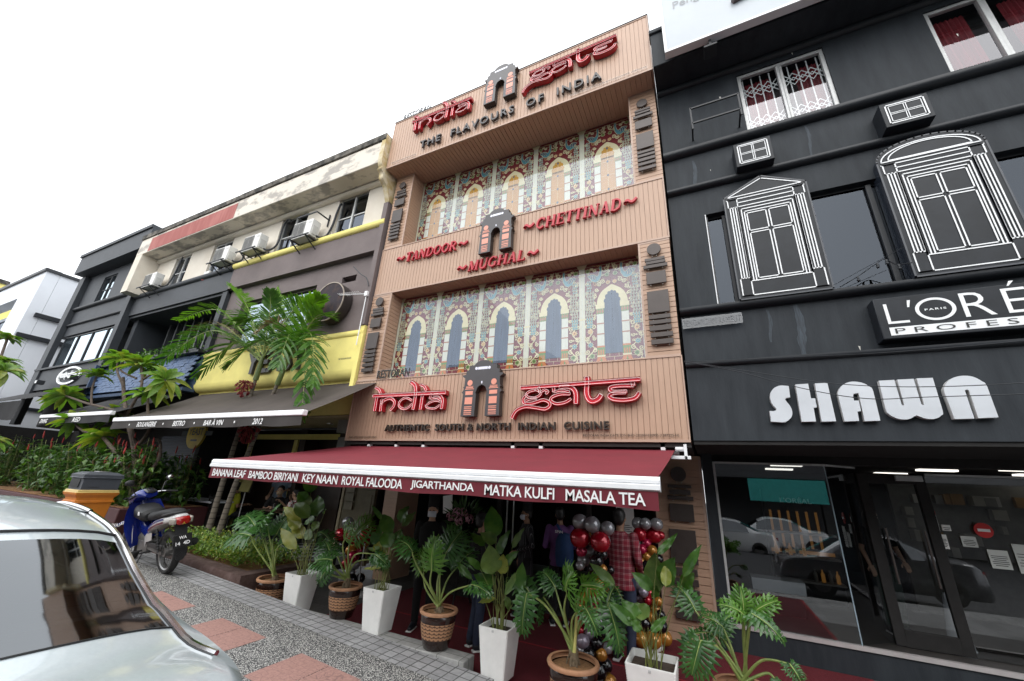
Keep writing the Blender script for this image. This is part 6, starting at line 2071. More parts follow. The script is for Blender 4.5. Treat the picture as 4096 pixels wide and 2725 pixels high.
PHI_NINE = [([(0.099, 4.88, 0.555), (0.148, 4.847, 0.835), (0.171, 4.813, 1.023)], (0.189, 4.775, 1.25), 0.237), ([(0.103, 4.86, 0.562), (0.156, 4.793, 0.851), (0.173, 4.727, 1.047)], (0.01, 4.65, 1.145), 0.201), ([(0.113, 4.89, 0.555), (0.177, 4.873, 0.834), (0.23, 4.857, 1.027)], (0.455, 4.838, 1.203), 0.216), ([(0.112, 4.85, 0.567), (0.183, 4.767, 0.862), (0.233, 4.683, 1.079)], (0.454, 4.588, 0.966), 0.198), ([(0.074, 4.92, 0.52), (0.036, 4.953, 0.733), (-0.015, 4.987, 0.864)], (-0.191, 5.025, 0.942), 0.236), ([(0.062, 4.94, 0.494), (-0.081, 5.007, 0.725), (-0.255, 5.073, 0.951)], (-0.395, 5.15, 1.156), 0.308), ([(0.05, 4.86, 0.5), (-0.064, 4.793, 0.731), (-0.212, 4.727, 0.788)], (-0.314, 4.65, 0.525), 0.323), ([(0.134, 4.86, 0.518), (0.27, 4.793, 0.709), (0.471, 4.727, 0.744)], (0.527, 4.65, 0.669), 0.148), ([(0.125, 4.88, 0.51), (0.296, 4.847, 0.606), (0.357, 4.813, 0.58)], (0.395, 4.775, 0.537), 0.111), ([(0.062, 4.96, 0.488), (-0.001, 5.06, 0.716), (-0.078, 5.16, 0.733)], (0.066, 5.275, 0.949), 0.233), ([(0.056, 4.92, 0.491), (-0.037, 4.953, 0.692), (-0.134, 4.987, 0.796)], (-0.405, 5.025, 0.709), 0.204)]
BAL_FRONT = [('s', -1.5, 5.238, 1.663, 0.093), ('s', -1.341, 5.217, 1.643, 0.098), ('s', -1.169, 5.263, 1.616, 0.084), ('r', -1.494, 5.225, 1.479, 0.12), ('r', -1.249, 5.211, 1.464, 0.12), ('m', -1.493, 5.264, 1.33, 0.066), ('s', -1.413, 5.347, 1.329, 0.068), ('k', -1.257, 5.328, 1.313, 0.065), ('s', -1.486, 5.322, 1.223, 0.074), ('k', -1.301, 5.236, 1.248, 0.08), ('k', -1.371, 5.286, 1.15, 0.049), ('s', -1.506, 5.244, 1.174, 0.054), ('g', -1.23, 5.228, 1.175, 0.053), ('g', -1.252, 5.217, 1.106, 0.057), ('g', -1.282, 5.234, 1.032, 0.063), ('g', -1.4, 5.348, 0.915, 0.074), ('g', -1.477, 5.333, 0.818, 0.077), ('g', -1.518, 5.329, 0.725, 0.07), ('m', -1.333, 5.328, 0.82, 0.068), ('m', -1.38, 5.231, 0.741, 0.074), ('k', -1.213, 5.25, 0.88, 0.059), ('l', -1.26, 5.3, 0.713, 0.062), ('l', -1.32, 5.317, 0.615, 0.074), ('r', -1.513, 5.337, 0.598, 0.064), ('l', -1.414, 5.341, 0.471, 0.071), ('l', -1.473, 5.214, 0.424, 0.076), ('k', -1.264, 5.297, 0.521, 0.066), ('k', -1.33, 5.307, 0.407, 0.076), ('r', -1.522, 5.281, 0.506, 0.042), ('s', -1.493, 5.228, 0.329, 0.067), ('g', -1.28, 5.276, 0.32, 0.066), ('k', -1.399, 5.214, 0.315, 0.074), ('k', -1.256, 5.35, 0.2, 0.075), ('k', -1.336, 5.338, 0.139, 0.115), ('k', -1.572, 5.288, 0.242, 0.062), ('g', -1.412, 5.248, 0.051, 0.078), ('g', -1.215, 5.345, 0.061, 0.078), ('r', -1.22, 5.292, 0.957, 0.045), ('g', -1.501, 5.46, 1.445, 0.108), ('s', -1.291, 5.46, 1.46, 0.108), ('k', -1.344, 5.46, 1.289, 0.072), ('k', -1.52, 5.46, 1.199, 0.049), ('k', -1.19, 5.46, 1.135, 0.048), ('k', -1.274, 5.46, 1.114, 0.051), ('k', -1.421, 5.46, 0.868, 0.067), ('s', -1.437, 5.46, 0.863, 0.069), ('g', -1.398, 5.46, 0.706, 0.067), ('k', -1.375, 5.46, 0.45, 0.064), ('k', -1.49, 5.46, 0.375, 0.068), ('k', -1.277, 5.46, 0.551, 0.059), ('k', -1.501, 5.46, 0.3, 0.06), ('s', -1.256, 5.46, 0.33, 0.059), ('s', -1.45, 5.46, 0.054, 0.07), ('k', -1.222, 5.46, 0.931, 0.041)]
BAL_BACK = [('s', -1.038, 6.826, 1.591, 0.089), ('s', -0.922, 6.766, 1.6, 0.087), ('s', -0.773, 6.827, 1.604, 0.093), ('r', -1.013, 6.8, 1.448, 0.101), ('r', -0.826, 6.902, 1.44, 0.113), ('r', -0.729, 6.893, 1.45, 0.062), ('m', -0.934, 6.84, 1.327, 0.071), ('m', -0.991, 6.765, 1.249, 0.071), ('g', -0.855, 6.801, 1.247, 0.072), ('g', -0.936, 6.799, 1.155, 0.068), ('g', -1.015, 6.793, 1.077, 0.07), ('g', -1.047, 6.797, 0.97, 0.053), ('k', -0.791, 6.899, 1.125, 0.076), ('k', -0.952, 6.783, 1.018, 0.094), ('l', -1.007, 6.768, 0.694, 0.074), ('l', -1.071, 6.908, 0.576, 0.06), ('r', -0.962, 6.85, 0.579, 0.061), ('r', -0.937, 6.918, 0.661, 0.056), ('g', -0.822, 6.824, 0.597, 0.066), ('g', -0.875, 6.904, 0.476, 0.07), ('g', -0.931, 6.865, 0.379, 0.066), ('k', -1.031, 6.887, 0.278, 0.096), ('k', -0.816, 6.879, 0.284, 0.094), ('k', -0.801, 6.839, 0.43, 0.065), ('g', -1.062, 6.775, 0.112, 0.104), ('g', -0.914, 6.794, 0.126, 0.11), ('g', -0.776, 6.9, 0.147, 0.099), ('k', -1.056, 6.904, 0.815, 0.069), ('s', -1.098, 6.908, 0.758, 0.069), ('s', -1.071, 6.814, 1.315, 0.062), ('r', -0.945, 7.02, 1.206, 0.064), ('k', -1.02, 7.02, 0.947, 0.048), ('r', -0.965, 7.02, 0.611, 0.05), ('g', -0.913, 7.02, 0.507, 0.063), ('g', -1.03, 7.02, 0.118, 0.094), ('s', -1.103, 7.02, 0.824, 0.062)]
BAL_LEFT = [('s', -6.472, 6.247, 1.183, 0.107), ('r', -6.502, 6.172, 0.967, 0.124), ('r', -6.196, 6.208, 0.965, 0.146), ('r', -5.98, 6.273, 0.991, 0.132), ('g', -6.132, 6.234, 0.845, 0.08), ('g', -6.181, 6.152, 0.734, 0.093), ('k', -6.499, 6.284, 0.762, 0.11), ('m', -6.119, 6.282, 0.727, 0.084), ('m', -6.102, 6.164, 0.636, 0.106), ('r', -6.304, 6.237, 0.487, 0.098), ('s', -6.067, 6.211, 0.498, 0.078), ('s', -6.241, 6.276, 0.342, 0.107), ('s', -6.273, 6.2, 0.225, 0.101), ('k', -6.064, 6.187, 0.276, 0.095), ('k', -6.199, 6.228, 0.139, 0.105), ('k', -6.136, 6.305, -0.038, 0.127), ('k', -6.01, 6.165, -0.129, 0.115), ('g', -5.914, 6.168, -0.211, 0.109), ('r', -6.023, 6.41, 1.029, 0.119), ('g', -6.089, 6.41, 0.843, 0.072), ('k', -6.194, 6.41, 0.7, 0.084), ('g', -6.143, 6.41, 0.774, 0.076), ('k', -6.151, 6.41, 0.617, 0.095), ('k', -6.073, 6.41, 0.255, 0.086), ('k', -6.15, 6.41, 0.152, 0.095), ('r', -5.886, 6.41, -0.204, 0.098)]
# ================================================================ potted plants
M_terra = mat('terracotta_rim', (0.42, 0.22, 0.12), rough=0.7, var=0.2, vscale=9)
M_glaze = mat('brown_glaze', (0.022, 0.010, 0.007), rough=0.18, var=0.4, vscale=12, coat=0.4)
M_soil = mat('soil', (0.23, 0.12, 0.05), rough=1.0, var=0.4, vscale=30, bump=0.6, bscale=120)
M_wpot = mat('white_planter', (0.78, 0.78, 0.76), rough=0.45, var=0.08, vscale=5)
M_stem = mat('leaf_stalk', (0.16, 0.25, 0.06), rough=0.45, var=0.25, vscale=8, col2=(0.30, 0.36, 0.11))
M_stem2 = mat('thin_stalk', (0.16, 0.18, 0.05), rough=0.5, var=0.3)
M_crown = mat('scarred_trunk', (0.16, 0.12, 0.075), rough=0.9, var=0.4, vscale=30, bump=0.6, bscale=60)
M_philD = leaf_mat('lobed_leaf_dark', (0.030, 0.095, 0.026), (0.065, 0.17, 0.036), rough=0.28, trans=0.2)
M_philL = leaf_mat('lobed_leaf_fresh', (0.06, 0.17, 0.022), (0.13, 0.28, 0.04), rough=0.28, trans=0.3)
M_cal = leaf_mat('paddle_leaf', (0.045, 0.14, 0.022), (0.10, 0.22, 0.035), rough=0.33, trans=0.3, vscale=5)
M_cal2 = leaf_mat('paddle_leaf_dull', (0.09, 0.17, 0.045), (0.16, 0.25, 0.06), rough=0.4, trans=0.3, vscale=5)
M_rib = mat('leaf_rib', (0.30, 0.38, 0.12), rough=0.5, var=0.1)


def carved_mat():
    m = bpy.data.materials.new('carved_band')
    m.use_nodes = True
    n, l = m.node_tree.nodes, m.node_tree.links
    b = n['Principled BSDF']
    b.inputs['Roughness'].default_value = 0.75
    tc = n.new('ShaderNodeTexCoord')
    sp = n.new('ShaderNodeSeparateXYZ')
    l.new(tc.outputs['Object'], sp.inputs[0])

    def M(op, a, c=None, d=None):
        q = n.new('ShaderNodeMath')
        q.operation = op
        for i, v in enumerate((a, c, d)):
            if v is None:
                continue
            if isinstance(v, (int, float)):
                q.inputs[i].default_value = v
            else:
                l.new(v, q.inputs[i])
        return q.outputs[0]
    ang = M('ARCTAN2', sp.outputs['Y'], sp.outputs['X'])
    row = M('MULTIPLY', sp.outputs['Z'], 28.0)
    u = M('MULTIPLY', M('ABSOLUTE', M('SINE', M('MULTIPLY', ang, 11.0))), 0.45)
    fr = M('FRACT', M('ADD', row, u))
    ln = M('LESS_THAN', M('ABSOLUTE', M('SUBTRACT', fr, 0.5)), 0.16)
    tick = M('MULTIPLY', M('LESS_THAN', M('ABSOLUTE', M('SINE', M('MULTIPLY', ang, 11.0))), 0.35), M('LESS_THAN', M('FRACT', row), 0.35))
    k = M('MAXIMUM', ln, tick)
    mx = n.new('ShaderNodeMixRGB')
    mx.inputs[1].default_value = (0.40, 0.215, 0.115, 1)
    mx.inputs[2].default_value = (0.085, 0.04, 0.022, 1)
    l.new(k, mx.inputs[0])
    l.new(mx.outputs[0], b.inputs['Base Color'])
    return m


M_carve = carved_mat()


def brown_pot(t, s=1.0):
    prof = [(0.0, 0.0, 0), (0.135, 0.0, 0), (0.15, 0.012, 0), (0.178, 0.11, 1), (0.20, 0.215, 1), (0.208, 0.275, 0), (0.212, 0.335, 0), (0.206, 0.352, 2), (0.228, 0.36, 2), (0.234, 0.378, 2), (0.225, 0.395, 2), (0.198, 0.392, 2), (0.19, 0.33, 2), (0.0, 0.33, 2)]
    b = MB()
    b.lathe([(r_ * s, h * s, m) for r_, h, m in prof[:-2]], (0, 0, 0), 40)
    b.build('pot', [M_glaze, M_carve, M_terra], t, sharp=50)
    part('soil', M_soil, t, lambda b: b.lathe([(0.197 * s, 0.345 * s), (0.12 * s, 0.358 * s), (0.0, 0.362 * s)], (0, 0, 0), 24))


def white_pot(t, top=0.36, base=0.27, h=0.49):
    b = MB()
    n = 60
    a, c = base / 2, top / 2
    rows = []
    rq = random.Random(8)
    for i in range(n + 1):
        u = i / n
        w = a + (c - a) * u + (0.0018 if i % 2 else 0) 
        e = 0.012
        ring = [(-w + e, -w), (w - e, -w), (w, -w + e), (w, w - e), (w - e, w), (-w + e, w), (-w, w - e), (-w, -w + e)]
        rows.append([(x, y, h * u) for x, y in ring])
    b.grid(rows, closed=True)
    ci = c - 0.014
    top_o = [(-c + .012, -c), (c - .012, -c), (c, -c + .012), (c, c - .012), (c - .012, c), (-c + .012, c), (-c, c - .012), (-c, -c + .012)]
    b.grid([[(x, y, h) for x, y in top_o], [(x * ci / c, y * ci / c, h + 0.002) for x, y in top_o], [(x * ci / c * 0.97, y * ci / c * 0.97, h - 0.07) for x, y in top_o]], closed=True)
    b.build('pot', M_wpot, t, sharp=25)
    part('soil', mat('dark_soil', (0.05, 0.035, 0.025), rough=1.0, var=0.4, bump=0.5), t, lambda b: b.box(-ci * 0.96, ci * 0.96, -ci * 0.96, ci * 0.96, h - 0.09, h - 0.06))
    part('emblem', M_alu, t, lambda b: b.box(-0.012, 0.012, -c - 0.003, -c + 0.004, h - 0.035, h - 0.015))


def frame(d, up):
    d = d.normalized()
    s = d.cross(up)
    if s.length < 1e-3:
        s = d.orthogonal()
    s.normalize()
    return d, s, s.cross(d)


def paddle_leaf(b, B, T, w, roll, mi, q):
    """banana-like leaf blade from base B to tip T"""
    B, T = Vector(B), Vector(T)
    L = (T - B).length
    # face roughly to the viewer side of the street, some roll
    up = Vector((0.25 + roll * 0.5, -0.8, 0.55 + roll * 0.3))
    d, s, n = frame(T - B, up)
    bend = q.uniform(-0.10, 0.16) * L
    N = 11
    K = 4
    ph = q.uniform(0, 6)
    fold = q.uniform(0.05, 0.35)
    rows = []
    for i in range(N + 1):
        t = i / N
        prof = (math.sin(PI * min(1, t * 1.02) ** 0.72) ** 0.8) if t < 0.99 else 0.0
        prof = max(0.015, prof)
        c = B + d * L * t + n * (bend * math.sin(PI * t * 0.9))
        row = []
        for k in range(-K, K + 1):
            u = k / K
            off = s * (w / 2 * prof * u) + n * (abs(u) * fold * w * prof * 0.5) + n * 0.010 * math.sin(t * 17 + ph + (3 if u > 0 else 0)) * u * u + n * 0.0025 * (1 if (i + k) % 2 else -1)
            row.append(c + off)
        rows.append(row)
    b.grid(rows, mi)
    rib = [r_[K] + n * -0.004 for r_ in rows]
    b.tube(rib, [0.0045 * (1 - 0.8 * i / N) for i in range(N + 1)], 4, 2, caps=False)
    return B


def calathea(label, loc, leaves, seed, s=1.0):
    t = thing('potted_plant', label, 'potted plant', loc, 'white tapered planters with paddle leaves')
    white_pot(t, 0.36 * s, 0.27 * s, 0.49 * s)
    q = random.Random(seed)
    lb, sb = MB(), MB()
    o = Vector(loc)
    for i, (B, T, w) in enumerate(leaves):
        B, T = Vector(B) - o, Vector(T) - o
        paddle_leaf(lb, B, T, w * 1.02, q.uniform(-0.5, 0.5), q.choice((0, 0, 0, 0, 0, 1, 1, 3)), q)
        r0 = Vector((q.uniform(-0.07, 0.07), q.uniform(-0.06, 0.06), 0.40 * s))
        dirn = (B - T).normalized()
        mid = r0.lerp(B, 0.6) + Vector((0, 0, 0.04)) + dirn * 0.05
        sb.tube(cr([tuple(r0), tuple(r0.lerp(mid, 0.5) + Vector((0, 0, 0.03))), tuple(mid), tuple(B)], 6), [0.006 - 0.0035 * k / 18 for k in range(19)], 5)
    for k in range(7):
        r0 = Vector((q.uniform(-0.08, 0.08), q.uniform(-0.07, 0.07), 0.40 * s))
        sb.tube([r0, r0 + Vector((q.uniform(-0.06, 0.06), q.uniform(-0.05, 0.05), q.uniform(0.15, 0.45)))], [0.005, 0.002], 5)
    sb.build('stems', M_stem2, t)
    lb.build('foliage', [M_cal, M_cal2, M_rib, M_leafY], t, sharp=80, weld=False)
    return t


def lobed_leaf(b, B, T, w, mi, q, pet):
    """deeply cut philodendron blade"""
    B, T = Vector(B), Vector(T)
    L = (T - B).length
    d0 = T - B
    up = Vector((0.2, -0.55, 0.8)) + rvec(q) * 0.25
    d, s, n = frame(d0, up)
    droop = L * q.uniform(0.12, 0.28)
    NL = 8

    def mid(t):
        return B + d * L * t - n * droop * t * t + n * droop * 0.35 * math.sin(PI * t)
    W = w * 0.49
    inner = lambda t: W * 0.20 * math.sin(PI * (0.12 + 0.83 * t)) ** 0.7
    for sd in (-1, 1):
        S_ = s * sd
        # web along the rib
        rows = []
        for i in range(NL + 1):
            t = i / NL
            rows.append([mid(t), mid(t) + S_ * inner(t) + n * 0.01])
        b.grid(rows, mi)
        for i in range(NL + 2):
            t = (i + 0.45) / (NL + 1.2) - 0.10
            t0, t1 = max(0, t - 0.058), min(1, t + 0.058)
            len_ = W * (0.28 + 0.82 * math.sin(PI * min(1, max(0.0, 0.30 + t * 0.70))) ** 0.9) * q.uniform(0.82, 1.12)
            ang = R(115 - 88 * max(0, min(1, t + 0.08)))       # lobes at the base point back, at the tip forward
            dr = S_ * math.sin(ang) + d * math.cos(ang)
            a = mid(max(0, t0)) + S_ * inner(max(0, t0)) * 0.95
            c = mid(t1) + S_ * inner(t1) * 0.95
            m0 = (a + c) / 2
            ex = (c - a)
            if ex.length < 0.01:
                ex = d * 0.03
            rows = []
            wv = q.uniform(0, 6)
            for k in range(5):
                u = k / 4
                half = ex * 0.5 * (0.95, 0.85, 1.0, 0.72, 0.08)[k]
                c_ = m0 + dr * len_ * u - n * len_ * 0.28 * u * u + n * 0.012 * math.sin(u * 7 + wv)
                rows.append([c_ - half, c_ + n * 0.008 * (1 - u), c_ + half])
            b.grid(rows, mi)
            # a side tooth on the longer lobes
            if len_ > W * 0.6:
                for e in (-1, 1):
                    p = m0 + dr * len_ * 0.52 - n * len_ * 0.10 + ex * 0.5 * e
                    tip = p + ex.normalized() * e * len_ * 0.20 + dr * len_ * 0.16 - n * len_ * 0.08
                    b.add([p - dr * len_ * 0.10, tip, p + dr * len_ * 0.10], [(0, 1, 2)], mi)
    b.tube([mid(k / 8) + n * 0.004 for k in range(9)], [0.006 * (1 - 0.85 * k / 8) for k in range(9)], 5, 2, caps=False)


def philodendron(label, loc, leaves, seed, s=1.0, trunk=0.10, fresh=()):
    t = thing('potted_plant', label, 'potted plant', loc, 'brown glazed pots with cut leaves')
    brown_pot(t, s)
    q = random.Random(seed)
    o = Vector(loc)
    z0 = 0.35 * s
    lb, sb = MB(), MB()
    part('trunk', M_crown, t, lambda b: (b.tube([(0, 0, z0 - 0.02), (0.01, 0, z0 + trunk * 0.5), (0.0, 0.01, z0 + trunk)], [0.05, 0.043, 0.05], 10), [b.tube([(0.03 * math.cos(a), 0.03 * math.sin(a), z0 + trunk * 0.8), (0.055 * math.cos(a), 0.055 * math.sin(a), z0 + trunk * 0.4), (0.07 * math.cos(a), 0.07 * math.sin(a), z0 - 0.01)], 0.008, 5) for a in (0.4, 1.9, 3.3, 4.6, 5.6)]))
    for i, (P, T, w) in enumerate(leaves):
        P = [Vector(p) - o for p in P]
        T = Vector(T) - o
        a = PI * 2 * i / len(leaves)
        root = Vector((0.025 * math.cos(a), 0.025 * math.sin(a), z0 + trunk - 0.01))
        path = [tuple(root)] + [tuple(p) for p in P[1:]]
        sm = cr(path, 7)
        n = len(sm)
        sb.tube(sm, [0.017 - 0.009 * (k / (n - 1)) ** 0.6 for k in range(n)], 7)
        lobed_leaf(lb, P[-1], T, w, 1 if (i in fresh) else 0, q, sm)
    sb.build('leaf_stalks', M_stem, t)
    lb.build('foliage', [M_philD, M_philL, M_rib], t, sharp=80, weld=False)
    return t


philodendron('brown pot with cut leaved plant, first at the low brown kerb', (-6.55, 4.98, -0.01), PHI_ONE, 1, 1.12, 0.07)
calathea('white planter with very tall leaf reaching over the lettered awning hem', (-5.72, 4.82, 0.14), CAL_TWO, 2, 1.0)
philodendron('brown pot between two white planters with long arching stalks to the right', (-4.85, 4.86, 0.185), PHI_THREE, 3, 1.0, 0.12, (0, 1))
calathea('white planter with few yellowish paddle leaves and an arching top leaf', (-4.08, 4.75, 0.19), CAL_FOUR, 4, 1.0)
philodendron('brown pot on the tiled step with the fullest dark fan of leaves', (-3.13, 4.72, 0.19), PHI_FIVE, 5, 1.0, 0.06, (1, 6))
calathea('white planter at the end of the tiled step with dense upright leaves', (-2.30, 4.74, 0.07), CAL_SIX, 6, 1.0)
philodendron('brown pot standing on the red carpet before the tall balloon column', (-1.40, 4.60, 0.0), PHI_SEVEN, 7, 1.12, 0.14, (2, 3))
calathea('white planter on the red carpet beside the boarded pier', (-0.64, 4.62, 0.0), CAL_EIGHT, 8, 1.2)
philodendron('rightmost brown pot with sprawling leaves before the salon window', (0.11, 4.9, 0.0), PHI_NINE, 9, 1.15, 0.10, (0, 1, 2))
b = MB()   # pale spathe of the plant by the balloons
sp = thing('flower_spathe', 'pale yellow folded leaf sheath rising from the pot by the balloons', 'leaf', (-1.40, 4.60, 0.0))
part('sheath', mat('pale_sheath', (0.55, 0.52, 0.18), rough=0.5, var=0.2), sp, lambda b: b.tube(cr([(0.02, -0.03, 0.52), (0.045, -0.05, 0.72), (0.06, -0.05, 0.9), (0.07, -0.04, 1.06)], 5), [0.02 - 0.018 * k / 15 for k in range(16)], 7))

# ================================================================ balloons
def chrome(name, c, r_=0.22):
    return mat(name, c, rough=r_, metal=0.35, var=0.05, coat=0.6, spec=0.6)


BM = {'s': chrome('balloon_silver', (0.30, 0.30, 0.32)), 'r': chrome('balloon_red', (0.40, 0.006, 0.020)), 'm': chrome('balloon_magenta', (0.42, 0.010, 0.06)),
      'k': chrome('balloon_black', (0.008, 0.008, 0.010), 0.15), 'g': chrome('balloon_gold', (0.46, 0.20, 0.03)), 'l': chrome('balloon_lilac', (0.30, 0.26, 0.32))}


def balloon_mesh(key):
    b = MB()
    prof = []
    for k in range(15):
        a = PI * k / 14
        z = math.cos(a)
        r_ = math.sin(a) * (1 + 0.06 * z)
        prof.append((max(r_, 0.0), z * 1.08))
    prof.append((0.06, -1.14))
    prof.append((0.09, -1.20))
    b.lathe(prof[::-1], (0, 0, 0), 20)
    o = b.build('balloon', BM[key], None, sharp=80)
    me = o.data
    bpy.data.objects.remove(o)
    return me


BMESH = {k: balloon_mesh(k) for k in BM}


def balloon_column(label, loc, items, k0, base=None, seed=0):
    t = thing('balloon_column', label, 'balloons', loc, 'balloon columns at the entrance')
    q = random.Random(seed)
    for key, x, y, z, r_ in items:
        o = bpy.data.objects.new('balloon', BMESH[key])
        COL.objects.link(o)
        o.parent = t
        o.location = (x - loc[0], y - loc[1], z - loc[2])
        o.scale = (r_, r_, r_)
        v = Vector((x - loc[0], y - loc[1], q.uniform(-0.02, 0.02)))
        if v.length > 0.02:
            o.rotation_euler = (-v).to_track_quat('-Z', 'Y').to_euler()
    part('pole', M_bar, t, lambda b: b.tube([(0, 0, 0), (0, 0, max(i[3] for i in items) - loc[2])], 0.012, 6))
    part('base', M_white, t, lambda b: b.lathe([(0, 0.0), (0.16, 0.0), (0.17, 0.03), (0.15, 0.05), (0, 0.05)], (0, 0, 0), 24))
    return t


balloon_column('tall balloon column in front, silver and red at top, black below', (-1.33, 5.36, 0.0), BAL_FRONT, 0, seed=1)
balloon_column('balloon column beside the boarded pier with gold balloons at its foot', (-0.97, 6.9, 0.0), BAL_BACK, 0, seed=2)
balloon_column('balloon column far left behind the pots with three red balloons at top', (-6.0, 6.3, 0.0), BAL_LEFT, 0, seed=3)
# ================================================================ people
def remeshed(b, name, mats, parent, voxel=0.014, smooth=6):
    o = b.build(name, mats, None, weld=False)
    md = o.modifiers.new('r', 'REMESH')
    md.mode = 'VOXEL'
    md.voxel_size = voxel
    ms = o.modifiers.new('s', 'SMOOTH')
    ms.factor = 0.5
    ms.iterations = smooth
    bpy.context.view_layer.update()
    me = bpy.data.meshes.new_from_object(o.evaluated_get(bpy.context.evaluated_depsgraph_get()))
    o.modifiers.clear()
    old = o.data
    o.data = me
    bpy.data.meshes.remove(old)
    me.materials.clear()
    for m in (mats if isinstance(mats, (list, tuple)) else [mats]):
        me.materials.append(m)
    for p in me.polygons:
        p.use_smooth = True
        p.material_index = 0
    o.parent = parent
    return o


def limb(b, pts, rads):
    b.tube(pts, rads, 12)
    for p, r_ in zip(pts, rads):
        b.sphere(p, r_ * 0.99, 12, 8)


def etube(b, rings, seg=18):
    rows = []
    for (c, rx, ry) in rings:
        c = Vector(c)
        rows.append([c + Vector((rx * math.cos(2 * PI * k / seg), ry * math.sin(2 * PI * k / seg), 0)) for k in range(seg)])
    b.grid(rows, closed=True)
    k0 = len(b.v)
    b.add(rows[0], [tuple(range(seg))[::-1]])
    b.add(rows[-1], [tuple(range(seg))])


def add_hand(b, wrist, elbow, side, curl=0.4):
    w, e = Vector(wrist), Vector(elbow)
    d = (w - e).normalized()
    up = Vector((0, 0, 1)) if abs(d.z) < 0.8 else Vector((0, -1, 0))
    s = d.cross(up).normalized()
    n = s.cross(d)
    b.obox(w + d * 0.05, d * 0.048, s * 0.036, n * 0.013)
    for k in range(4):
        a = w + d * 0.095 + s * (0.027 - 0.018 * k)
        L = (0.066, 0.075, 0.07, 0.055)[k]
        p1 = a + d * L * 0.5 - n * L * curl * 0.35
        p2 = a + d * L * (1.0 - curl * 0.5) - n * L * curl * 1.0
        b.tube([a - d * 0.01, a, p1, p2], [0.0095, 0.0095, 0.0085, 0.007], 8)
    t0 = w + d * 0.025 + s * 0.036
    b.tube([t0 - s * 0.01, t0 + s * 0.018 + d * 0.02 - n * 0.01, t0 + s * 0.018 + d * 0.052 - n * 0.022], [0.012, 0.011, 0.008], 8)


M_skin = mat('skin', (0.30, 0.165, 0.10), rough=0.5, var=0.08)
M_skinL = mat('skin_light', (0.46, 0.28, 0.19), rough=0.5, var=0.08)
M_hair = mat('black_hair', (0.008, 0.007, 0.007), rough=0.5, var=0.3)
M_denim = mat('dark_denim', (0.022, 0.030, 0.060), rough=0.85, var=0.3, vscale=12)
M_bcloth = mat('black_cloth', (0.006, 0.006, 0.007), rough=0.9, var=0.3)
M_shoe = mat('dark_shoe', (0.012, 0.014, 0.02), rough=0.5, var=0.2)
M_mask = mat('face_mask', (0.62, 0.66, 0.72), rough=0.8, var=0.05)
M_tmask = mat('tan_mask', (0.45, 0.32, 0.20), rough=0.8, var=0.05)

STAND = {'pelvis': (0, 0, .96), 'waist': (0, -0.005, 1.10), 'chest': (0, 0, 1.32), 'neck': (0, .012, 1.50), 'head': (0, -.012, 1.645),
         'shL': (.185, .01, 1.435), 'elL': (.235, .03, 1.15), 'wrL': (.21, -.06, .92), 'shR': (-.185, .01, 1.435), 'elR': (-.235, .03, 1.15), 'wrR': (-.21, -.06, .92),
         'hiL': (.09, 0, .94), 'knL': (.10, -.02, .50), 'anL': (.105, .02, .085), 'toL': (.125, -.15, .035), 'hiR': (-.09, 0, .94), 'knR': (-.10, -.02, .50), 'anR': (-.105, .02, .085), 'toR': (-.125, -.15, .035)}
SIT = dict(STAND, pelvis=(0, 0, .50), waist=(0, -.02, .64), chest=(0, -.05, .86), neck=(0, -.05, 1.04), head=(0, -.09, 1.18),
           shL=(.185, -.05, .975), elL=(.25, -.08, .70), wrL=(.16, -.32, .74), shR=(-.185, -.05, .975), elR=(-.25, -.08, .70), wrR=(-.16, -.32, .74),
           hiL=(.09, -.02, .49), knL=(.13, -.44, .50), anL=(.13, -.42, .085), toL=(.14, -.58, .035), hiR=(-.09, -.02, .49), knR=(-.13, -.44, .50), anR=(-.13, -.42, .085), toR=(-.14, -.58, .035))


